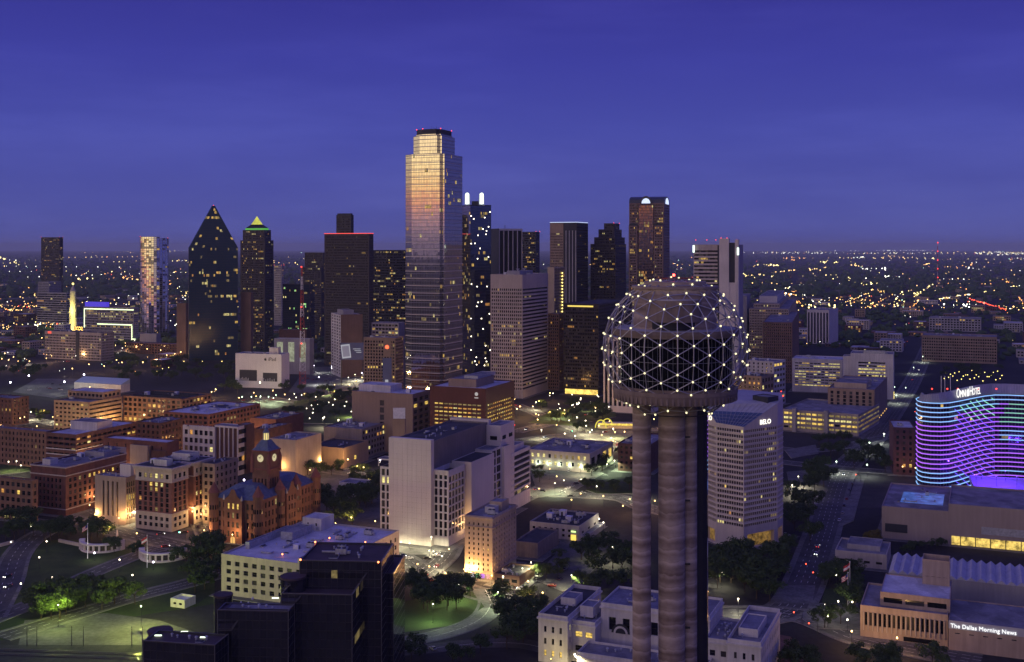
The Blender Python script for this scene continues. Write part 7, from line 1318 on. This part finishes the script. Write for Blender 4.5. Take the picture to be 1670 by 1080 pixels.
def colonnade(px, py, a0, a1, rad, label):
    c = gp(px, py); t = Thing('colonnade', label, 'colonnade', c); m = t.part('wall', WH2); k = 18; h = 5.2
    def P(an, r, z): return (c.x + r * math.cos(an), c.y + r * math.sin(an), z)
    A = [a0 + (a1 - a0) * i / k for i in range(k + 1)]
    for i in range(k):
        b, e = A[i], A[i + 1]
        for z0, z1, ri, ro in ((h - .9, h, rad - 1.2, rad + 1.2), (0, .8, rad - 1.0, rad + 1.0)):
            m.quad(P(b, ro, z0), P(e, ro, z0), P(e, ro, z1), P(b, ro, z1)); m.quad(P(e, ri, z0), P(b, ri, z0), P(b, ri, z1), P(e, ri, z1)); m.quad(P(b, ro, z1), P(e, ro, z1), P(e, ri, z1), P(b, ri, z1)); m.quad(P(b, ri, z0), P(e, ri, z0), P(e, ro, z0), P(b, ro, z0))
        if i % 2 == 0: x, y, _ = P((b + e) / 2, rad, 0); o = t.part('column', WH2, key='c%d' % i); o.box((x, y, .8), 1.0, 1.0, h - 1.7, b)
    for i, an in enumerate((a0, a1)): x, y, _ = P(an, rad, 0); t.part('end_pylon', WH2, key='e%d' % i).box((x, y, 0), 3.2, 3.2, h + .6, an)
    t.build()
colonnade(170, 893, 3.35, 5.9, 12.5, 'left curved white colonnade at the head of the park'); colonnade(268, 908, 3.4, 6.0, 12.5, 'right curved white colonnade at the head of the park')
v = gp(191, 888); t = Thing('obelisk', 'small white obelisk between the two colonnades', 'obelisk', v); m = t.part('shaft', WH2); m.box(v, 2.4, 2.4, 1.2); m.cyl(v + Vector((0, 0, 1.2)), 1.0, 7.0, 4, 0, .5); m.cyl(v + Vector((0, 0, 8.2)), .5, .9, 4, 0, .02); t.build()
def lowwall(pa, pb, label, h=1.6):
    A, B = gp(*pa), gp(*pb); t = Thing('low_wall', label, 'wall', (A + B) / 2); d = (B - A).normalized(); n_ = Vector((-d.y, d.x, 0)) * .5; t.part('wall', LIM).prism([tuple((A - n_)[:2]), tuple((B - n_)[:2]), tuple((B + n_)[:2]), tuple((A + n_)[:2])], 0, h); e = n_ * 1.3; t.part('coping', LIM).prism([tuple((A - e)[:2]), tuple((B - e)[:2]), tuple((B + e)[:2]), tuple((A + e)[:2])], h, h + .25, 0, True, True); t.build()
lowwall((96, 884), (134, 892), 'low stone wall left of the left colonnade'); lowwall((318, 924), (345, 929), 'orange-lit low wall beside the broad white building', 2.2); lowwall((0, 892), (22, 886), 'low pale wall at the left edge of the lawn')
t = block('pavilion', 'small flat-roofed white pavilion beside the lawn street', 'pavilion', 301, 979, 278, 319, S(cx=3, ny=1, fw=.5, fh=.5, lit=0), None, WHT, by=993, top=ROOFW, pave=False)
# railway
sl, rl_ = MB(), MB(); A0 = gp(-40, 1066); B0 = gp(420, 1082)
t = Thing('railway_track', 'pair of railway tracks along the bottom left edge', 'railway track', (A0 + B0) / 2); d = (B0 - A0).normalized(); n_ = Vector((-d.y, d.x, 0)); Lr = (B0 - A0).length
for k, o in enumerate((0, 5.2)):
    for s in (-.75, .75): A, B = A0 + n_ * (o + s), B0 + n_ * (o + s); t.part('rail', plain('rail_steel', (.30, .28, .28), .3, .8), key='r%d%.0f' % (k, s * 2)).prism([tuple((A - n_ * .06)[:2]), tuple((B - n_ * .06)[:2]), tuple((B + n_ * .06)[:2]), tuple((A + n_ * .06)[:2])], .25, .42)
    m = t.part('sleeper', wall_mat('sleeper', (.10, .085, .075), .3, .8), key='sl%d' % k, kind='stuff')
    for i in range(int(Lr / .9)): v = A0 + d * (i * .9) + n_ * o; m.box((v.x, v.y, .1), .26, 2.6, .15, math.atan2(d.y, d.x))
t.build()
pm = MB(); pm.tube((0, 0, 0), (0, 0, 9), .2, 6, 0, .13); pm.tube((0, 0, 8), (3.2, 0, 8.4), .07, 5); pm.tube((0, 0, 6.8), (3.0, 0, 8.2), .05, 5); pm.tube((0, 0, 7.1), (2.6, 0, 7.1), .05, 5); pme = pm.mesh('catenary_pole', [DARKM])
for k, px in enumerate((44, 60, 117, 136, 215, 232)): v = gp(px, 1054); o = link('catenary_pole', pme, loc=v); tag(o, 'slim dark overhead-line pole beside the railway yard', 'pole', 'overhead-line poles'); o.rotation_euler.z = rnd.uniform(-.2, .2) - math.pi / 2
# traffic signals
sg_ = MB(); sg_.tube((0, 0, 0), (0, 0, 6.2), .11, 6); sg_.tube((0, 0, 6), (-5, 0, 6.3), .08, 6); sp = sg_.mesh('pole', [DARKM]); hd = MB(); hd.box((0, 0, 0), .45, .4, 1.2); hme = hd.mesh('signal_head', [DARKM]); RL = {}
for nm, cc_ in (('red', (1, .07, .03)), ('green', (.15, 1, .6))): q = MB(); q.ball((0, 0, 0), .3, 8, 5); RL[nm] = q.mesh('signal_lens', [emit('signal_' + nm, cc_, 9)])
for k, (px, py, cl) in enumerate(((1286, 915, 'red'), (1326, 921, 'red'), (1338, 935, 'red'), (1308, 1000, 'red'), (1333, 1018, 'red'), (1446, 649, 'red'), (940, 703, 'green'), (303, 868, 'green'), (1498, 672, 'red'), (1444, 745, 'green'), (846, 694, 'red'), (1404, 775, 'red'))):
    v = gp(px, py, 5.5); o = link('traffic_signal', None, loc=(v.x, v.y, 0)); tag(o, {'red': 'traffic signal showing red on its mast arm', 'green': 'traffic signal showing green on its mast arm'}[cl], 'traffic light', 'traffic signals ' + cl); link('pole', sp, o); h = link('signal_head', hme, o, (-4, -.1, 5.2)); link('signal_lens', RL[cl], h, (0, -.25, .8 if cl == 'red' else .3))
# ---- cars
def car_meshes(col, k):
    pr = plain('car_paint_%d' % k, col, .3, .2); b = MB(); L_, W_ = 4.6, 1.85
    prof = [(-2.3, .35), (-2.32, .75), (-2.2, .95), (-1.2, 1.02), (1.1, 1.0), (2.15, .82), (2.3, .6), (2.28, .35)]
    for s in (-1, 1): q = [(x, s * W_ / 2, z) for x, z in prof]; b.poly(q if s > 0 else q[::-1])
    for i in range(len(prof)): (x0, z0), (x1, z1) = prof[i], prof[(i + 1) % len(prof)]; b.quad((x0, W_ / 2, z0), (x0, -W_ / 2, z0), (x1, -W_ / 2, z1), (x1, W_ / 2, z1))
    c_ = MB(); lo_ = [(-1.75, -.85), (1.0, -.85), (1.0, .85), (-1.75, .85)]; hi_ = [(-1.2, -.68), (.25, -.68), (.25, .68), (-1.2, .68)]
    for i in range(4): j = (i + 1) % 4; c_.quad((*lo_[i], .98), (*lo_[j], .98), (*hi_[j], 1.45), (*hi_[i], 1.45), 0)
    r = MB(); r.prism([(-1.22, -.7), (.27, -.7), (.27, .7), (-1.22, .7)], 1.45, 1.5, 0, True, True)
    return b.mesh('body', [pr]), c_.mesh('cabin_glass', [GL]), r.mesh('car_roof', [pr])
w = MB(); n = 10
for i in range(n): A, B = 2 * math.pi * i / n, 2 * math.pi * (i + 1) / n; w.quad((.33 * math.cos(A), -.1, .33 * math.sin(A)), (.33 * math.cos(B), -.1, .33 * math.sin(B)), (.33 * math.cos(B), .1, .33 * math.sin(B)), (.33 * math.cos(A), .1, .33 * math.sin(A)))
for s in (-.1, .1): w.poly([(.33 * math.cos(2 * math.pi * i / n), s, .33 * math.sin(2 * math.pi * i / n)) for i in range(n)])
wme = w.mesh('wheel', [plain('tyre', (.02, .02, .02), .8)]); hl = MB(); hl.ball((0, 0, 0), .2, 6, 4); HLO = hl.mesh('headlight', [emit('headlight_on', (1, .97, .85), 9)]); HLF = hl.mesh('headlight', [plain('headlight_off', (.5, .5, .5), .2)]); TLO = hl.mesh('tail_light', [emit('tail_on', (1, .05, .02), 3)]); TLF = hl.mesh('tail_light', [plain('tail_off', (.25, .01, .01), .3)])
CC = [((.65, .65, .66), 'white'), ((.30, .31, .33), 'silver'), ((.02, .02, .025), 'black'), ((.28, .03, .03), 'red'), ((.05, .07, .15), 'blue'), ((.12, .12, .12), 'grey')]; CM = [car_meshes(c_[0], k) for k, c_ in enumerate(CC)]
def car(px, py, ang, ci, where, on=False):
    v = gp(px, py); o = link('parked_car' if not on else 'car', None, loc=(v.x, v.y, .16)); o.rotation_euler.z = R(ang); tag(o, '%s car %s' % (CC[ci][1], where), 'car', 'cars ' + where)
    for me in CM[ci]: link(me.name.split('.')[0], me, o)
    for x in (-1.4, 1.4):
        for y in (-.85, .85): link('wheel', wme, o, (x, y, .33))
    for y in (-.65, .65): link('headlight', HLO if on else HLF, o, (2.25, y, .68)); link('tail_light', TLO if on else TLF, o, (-2.28, y, .78))
AV = 90 - 22.6
for px, py, an, ci in ((12, 942, 250, 2), (13, 958, 250, 5)): car(px, py, an, ci, 'with headlights on in the curving park street', True)
for px, py, an, ci in ((300, 870, 200, 2), (262, 873, 30, 5), (98, 850, 215, 0), (65, 862, 215, 4), (270, 893, 30, 3)): car(px, py, an, ci, 'crossing before the ornate court block', True)
car(850, 962, 160, 0, 'with headlights on below the shop wing', True)
for px, py, an, ci in ((913, 946, 60, 2), (876, 945, 60, 5), (900, 957, 160, 3), (878, 940, 60, 0), (884, 932, 60, 4), (921, 930, 60, 1)): car(px, py, an, ci, 'standing in the small car park by the grey hall')
car(706, 1060, 120, 1, 'alone in the underpass street at the bottom edge')
for k, (px, py) in enumerate(((926, 798), (933, 795), (940, 790), (948, 786), (886, 776), (968, 765))): car(px, py, 40, k % 6, 'parked by the pale car park before the lit hall')
for k, (px, py) in enumerate(((1374, 838), (1377, 826), (1381, 815), (1385, 800), (1390, 790), (1369, 850))): car(px, py, AV, (k + 1) % 6, 'parked along the avenue beside the bare plot')
for k, (px, py) in enumerate(((1165, 917), (1158, 916))): car(px, py, 190, 0, 'standing behind the tower shaft near the white tower')
for k, (px, py, an) in enumerate(((668, 912, 10), (697, 912, 10), (650, 908, 12), (712, 908, 10))): car(px, py, an, (k * 2) % 6, 'parked before the blank court slab')
for k, (px, py) in enumerate(((1327, 905), (1330, 893), (1438, 708), (1452, 686), (1372, 775), (1484, 620), (1495, 604))): car(px + 4, py, AV if k % 2 else AV + 180, k % 6, 'driving on the avenue', True)
rg = random.Random(12)
for q, nv, s_, lit_ in PARK[:100]: car(CX + q.x * F / q.y, HY + F * H / q.y, math.degrees(math.atan2(-nv.x * s_, nv.y * s_)), rg.randrange(6), 'parked along the ' + lit_)
for q, nv, s_, lit_, z_ in SPOTS:
    an_ = math.degrees(math.atan2(-nv.x * s_, nv.y * s_)) * 1.0; car(CX + q.x * F / q.y, HY + F * H / q.y, an_, rg.randrange(6), 'driving along the ' + lit_, True)
for k in range(26): car(500 + rg.uniform(0, 88), 603 + rg.uniform(0, 22), rg.choice((20, 110)), rg.randrange(6), 'parked in rows behind the white screen building')
for k in range(10): car(28 + rg.uniform(0, 100), 626 + rg.uniform(0, 12), 20, rg.randrange(6), 'parked in the floodlit pale car park')
for k in range(12): car(395 + rg.uniform(0, 60), 651 + rg.uniform(0, 6), 20, rg.randrange(6), 'parked in the bright lot before the screen building')
for k in range(16): s = rg.random(); car(0 + 260 * s, 599 - 40 * s ** 1.6 + rg.uniform(-4, 4), 20 + rg.choice((0, 180)), rg.randrange(6), 'on the sunken motorway by the office block', True)
# ================================================================== low buildings of the middle distance
rg = random.Random(21); LW = [GRY, TAN, RBK, DBK, BEI, LIM, BRN, WHT, OBK]; LR = [ROOFG, ROOFG, ROOFW, ROOFD, ROOFG]
ZON = [((-40, 470, 300, 600), 62, 'low flat-roofed building on the left plain', 'low buildings of the left plain'), ((1205, 452, 1720, 600), 86, 'low flat-roofed building on the right plain', 'low buildings of the right plain'), ((400, 470, 700, 575), 22, 'low building glimpsed between the left towers', 'low buildings between the towers'), ((860, 500, 1240, 580), 16, 'low building behind the central towers', 'low buildings behind the central towers')]
def clear(x, y, r): return all((x - a_) ** 2 + (y - b_) ** 2 > (r + c_) ** 2 for a_, b_, c_ in OCC)
for (x0, y0, x1, y1), n, lab, grp in ZON:
    k = 0; tr = 0
    while k < n and tr < 3000:
        tr += 1; px, py = rg.uniform(x0, x1), y0 + (y1 - y0) * rg.random(); v = gp(px, py); w, d, h = rg.uniform(18, 55), rg.uniform(16, 40), rg.choice((5, 6, 8, 9, 12, 15, 20))
        if py > 560 and (1470 < px < 1530 or 1500 < px < 1670): continue
        if abs(py - (600 - 40 * (px / 260) ** 1.6)) < 14 and px < 330: continue
        if not clear(v.x, v.y, max(w, d) * .62): continue
        k += 1; OCC.append((v.x, v.y, max(w, d) * .6)); an = R(22.6 + rg.choice((0, 0, 90)))
        r2, l2 = Vector((math.sin(an), math.cos(an))), Vector((-math.cos(an), math.sin(an))); c0 = Vector((v.x, v.y)); fp = [tuple(c0 - r2 * d / 2 - l2 * w / 2), tuple(c0 + r2 * d / 2 - l2 * w / 2), tuple(c0 + r2 * d / 2 + l2 * w / 2), tuple(c0 - r2 * d / 2 + l2 * w / 2)]
        t = Thing('low_building', lab, 'building', (v.x, v.y, 0), grp); t.part('wall', rg.choice(LW)); st = S(cx=5, cz=4, lit=.35, each=False, warm=(4, 3, 3, 3))
        for i in range(4): facade(t, fp[i], fp[(i + 1) % 4], 0, h, st if (Vector(fp[i]).lerp(Vector(fp[(i + 1) % 4]), .5) - c0).dot(Vector((-v.x, -v.y))) > 0 else None)
        roof(t, fp, h, rg.choice(LR), .6); t.build()
# ================================================================== far plain: roofs, woods and lights that nobody could count
fb, fr = MB(), MB(); FMAT = [wall_mat('far_wall_a', (.10, .085, .08)), wall_mat('far_wall_b', (.17, .16, .16)), wall_mat('far_roof_dark', (.07, .07, .075)), wall_mat('far_roof_pale', (.16, .16, .17))]
for _ in range(1500):
    py = HY + 14 + 75 * rg.random() ** 1.1; px = rg.uniform(-60, 1730); v = gp(px, py); s = rg.uniform(12, 45)
    if v.y > 2300 and clear(v.x, v.y, s): fb.box((v.x, v.y, 0), s, s * rg.uniform(.6, 1.6), rg.uniform(4, 13), R(22.6), rg.choice((0, 0, 1)), rg.choice((2, 2, 3)))
tag(link('far_rooftops', fb.mesh('far_rooftops', FMAT)), 'mass of tiny far-off roofs fading towards the horizon', 'rooftops', kind='stuff')
ico = []; tph = (1 + 5 ** .5) / 2
IC = [Vector(v).normalized() for v in ((-1, tph, 0), (1, tph, 0), (-1, -tph, 0), (1, -tph, 0), (0, -1, tph), (0, 1, tph), (0, -1, -tph), (0, 1, -tph), (tph, 0, -1), (tph, 0, 1), (-tph, 0, -1), (-tph, 0, 1))]; IFc = ((0, 11, 5), (0, 5, 1), (0, 1, 7), (0, 7, 10), (0, 10, 11), (1, 5, 9), (5, 11, 4), (11, 10, 2), (10, 7, 6), (7, 1, 8), (3, 9, 4), (3, 4, 2), (3, 2, 6), (3, 6, 8), (3, 8, 9), (4, 9, 5), (2, 4, 11), (6, 2, 10), (8, 6, 7), (9, 8, 1))
ft = MB()
for _ in range(9000):
    py = HY + 9 + 175 * rg.random() ** 1.7; px = rg.uniform(-80, 1750); v = gp(px, py); r = rg.uniform(5, 11) * (1 if v.y < 4000 else 2.2)
    if 820 < px < 1140 and py > 560: continue
    if not clear(v.x, v.y, r): continue
    if v.y < 2200 and 1460 < px < 1530: continue
    i0 = len(ft.v); h = rg.uniform(.6, .9)
    ft.v += [(v.x + q.x * r * rg.uniform(.75, 1.2), v.y + q.y * r * rg.uniform(.75, 1.2), max(0, r * .6 * h + q.z * r * h * rg.uniform(.8, 1.15))) for q in IC]; ft.f += [tuple(i0 + j for j in f) for f in IFc]; ft.m += [0] * 20
tag(link('far_trees', ft.mesh('far_trees', [LEAF[0]])), 'dark mass of far tree canopy covering the plain', 'trees', kind='stuff')
cl = MB(); CLM = [emit('far_light_warm', (1, .62, .2), 4.5), emit('far_light_white', (.95, .95, .75), 5.5), emit('far_light_yellow', (1, .8, .28), 5), emit('far_light_green', (.6, 1, .7), 4), emit('far_light_red', (1, .1, .04), 3.5), emit('far_light_orange', (1, .42, .10), 4)]
def spark(px, py, s=1.0, c_=None, z=8):
    v = gp(px, py, z); r = v.y * .00046 * s * rg.uniform(.55, 1.5); c_ = rg.choice((0, 0, 0, 1, 1, 2, 2, 3, 5, 5, 4)) if c_ is None else c_; i0 = len(cl.v)
    cl.v += [(v.x + r, v.y, z), (v.x - r, v.y, z), (v.x, v.y + r, z), (v.x, v.y - r, z), (v.x, v.y, z + r), (v.x, v.y, z - r)]; cl.f += [tuple(i0 + j for j in f) for f in ((0, 2, 4), (2, 1, 4), (1, 3, 4), (3, 0, 4), (2, 0, 5), (1, 2, 5), (3, 1, 5), (0, 3, 5))]; cl.m += [c_] * 8
DR, DL = Vector((math.sin(R(22.6)), math.cos(R(22.6)))), Vector((-math.cos(R(22.6)), math.sin(R(22.6))))
def string(px, py, d, n, gap, c_, s=.85, wob=3):
    v = gp(px, py)
    for i in range(n):
        if rg.random() < .22: continue
        x, y = v.x + d.x * gap * i + rg.gauss(0, wob), v.y + d.y * gap * i + rg.gauss(0, wob)
        if y > 1750: spark(CX + x * F / y, HY + F * H / y, s, c_ if rg.random() < .8 else None)
for _ in range(88):          # street lighting in rows along the street grid
    right = rg.random() < .66; px = rg.uniform(1180, 1700) if right else rg.uniform(-40, 310); py = HY + 16 + 95 * rg.random() ** 1.2; Yq = gy(py)
    string(px, py, rg.choice((DR, DL, -DL)), rg.randrange(9, 26), rg.uniform(28, 60) * (1 + Yq / 9000), rg.choice((0, 0, 2, 5, 1)), rg.uniform(.65, .95))
for _ in range(9): px = rg.uniform(1200, 1680); string(px, HY + 5 + 6 * rg.random(), Vector((1, rg.uniform(-.2, .2))), rg.randrange(16, 40), rg.uniform(120, 260), rg.choice((1, 2, 2, 0)), .8, 40)
for _ in range(7): px = rg.uniform(0, 640); string(px, HY + 5 + 6 * rg.random(), Vector((1, rg.uniform(-.2, .2))), rg.randrange(8, 24), rg.uniform(120, 260), rg.choice((1, 2, 2, 0)), .65, 40)
for _ in range(60): spark(rg.uniform(1590, 1690), HY + 8 + 5 * rg.random(), .95, rg.choice((1, 2)))
for _ in range(62):          # brighter clusters: malls, yards, junctions
    right = rg.random() < .68; cx_, cy_ = (rg.uniform(1215, 1700), HY + 14 + 90 * rg.random()) if right else (rg.uniform(-20, 300), HY + 14 + 120 * rg.random()); c_ = rg.choice((0, 1, 2, 5, 2, None)); sx = rg.uniform(5, 20)
    for _ in range(rg.randrange(6, 20)): spark(cx_ + rg.gauss(0, sx), cy_ + rg.gauss(0, .9 + (cy_ - HY) * .018), rg.choice((.7, .9, 1.3)), c_)
for _ in range(90): spark(rg.uniform(1205, 1720), HY + 18 + 150 * rg.random(), .6)
for _ in range(70): spark(rg.uniform(-30, 310), HY + 14 + 190 * rg.random(), .6)
for _ in range(70): spark(rg.uniform(440, 660), HY + 8 + 90 * rg.random(), .7)
for _ in range(40): spark(rg.uniform(1090, 1140), HY + 15 + 70 * rg.random(), .7)
for k in range(70): s_ = k / 70; spark(1690 - 160 * s_, 458 + 30 * s_ ** .8 + rg.uniform(-1, 1), 1.0, rg.choice((2, 1, 0)))
for k in range(40): s_ = k / 40; spark(1640 - 60 * s_, 505 - 18 * s_ + rg.uniform(-1, 1), .9, 4)
for k in range(46): s_ = k / 46; spark(70 * s_, 505 + rg.uniform(-6, 6) - 8 * s_, .9, rg.choice((4, 5, 0, 0)))
for _ in range(700):         # the city goes on behind the viewpoint too and shows in the mirror glass
    x, y = rg.uniform(-4500, 4500), -rg.uniform(150, 6500); r = rg.uniform(.6, 1.6) * (1 + abs(y) / 4000); i0 = len(cl.v); c_ = rg.choice((0, 0, 1, 2, 2, 5))
    cl.v += [(x + r, y, 8), (x - r, y, 8), (x, y + r, 8), (x, y - r, 8), (x, y, 8 + r), (x, y, 8 - r)]; cl.f += [tuple(i0 + j for j in f) for f in ((0, 2, 4), (2, 1, 4), (1, 3, 4), (3, 0, 4), (2, 0, 5), (1, 2, 5), (3, 1, 5), (0, 3, 5))]; cl.m += [c_] * 8
tag(link('city_lights', cl.mesh('city_lights', CLM)), 'countless far city lights scattered over the plain', 'lights', kind='stuff')

# ================================================================== labels that single out members of a group
ORD = 'first second third fourth fifth sixth seventh eighth ninth tenth eleventh twelfth thirteenth fourteenth fifteenth sixteenth seventeenth eighteenth nineteenth twentieth'.split()
byl = {}
for o in SC.objects:
    if o.parent is None and o.get('group') and o.get('label'): byl.setdefault(o['label'], []).append(o)
for lab, os_ in byl.items():
    if len(os_) < 2: continue
    os_.sort(key=lambda o: o.location.y); nb = max(1, math.ceil(len(os_) / 16)); per = math.ceil(len(os_) / nb)
    for b in range(nb):
        row = sorted(os_[b * per:(b + 1) * per], key=lambda o: o.location.x / o.location.y)
        rn = '' if nb == 1 else (' nearest row,' if b == 0 else ' farthest row,' if b == nb - 1 else ' %s row back,' % ORD[b])
        for i, o in enumerate(row): o['label'] = lab + ',' + rn + ' ' + ('leftmost' if i == 0 else 'rightmost' if i == len(row) - 1 else ORD[i] + ' from left')
# ================================================================== air
hm = bpy.data.materials.new('haze_air'); hm.use_nodes = True; ht = hm.node_tree
for n in list(ht.nodes): ht.nodes.remove(n)
ho = ht.nodes.new('ShaderNodeOutputMaterial'); hv_ = ht.nodes.new('ShaderNodeVolumePrincipled'); ht.links.new(hv_.outputs[0], ho.inputs['Volume'])
hv_.inputs['Color'].default_value = (.84, .90, 1.0, 1); hv_.inputs['Density'].default_value = .000036; hv_.inputs['Anisotropy'].default_value = 0.0
mb = MB(); mb.prism([(-60500, -12500), (60500, -12500), (60500, 52500), (-60500, 52500)], -1, 312, 0, True, True)
tag(link('haze', mb.mesh('haze', [hm])), 'thin blue evening haze over the whole city', 'haze', kind='stuff')
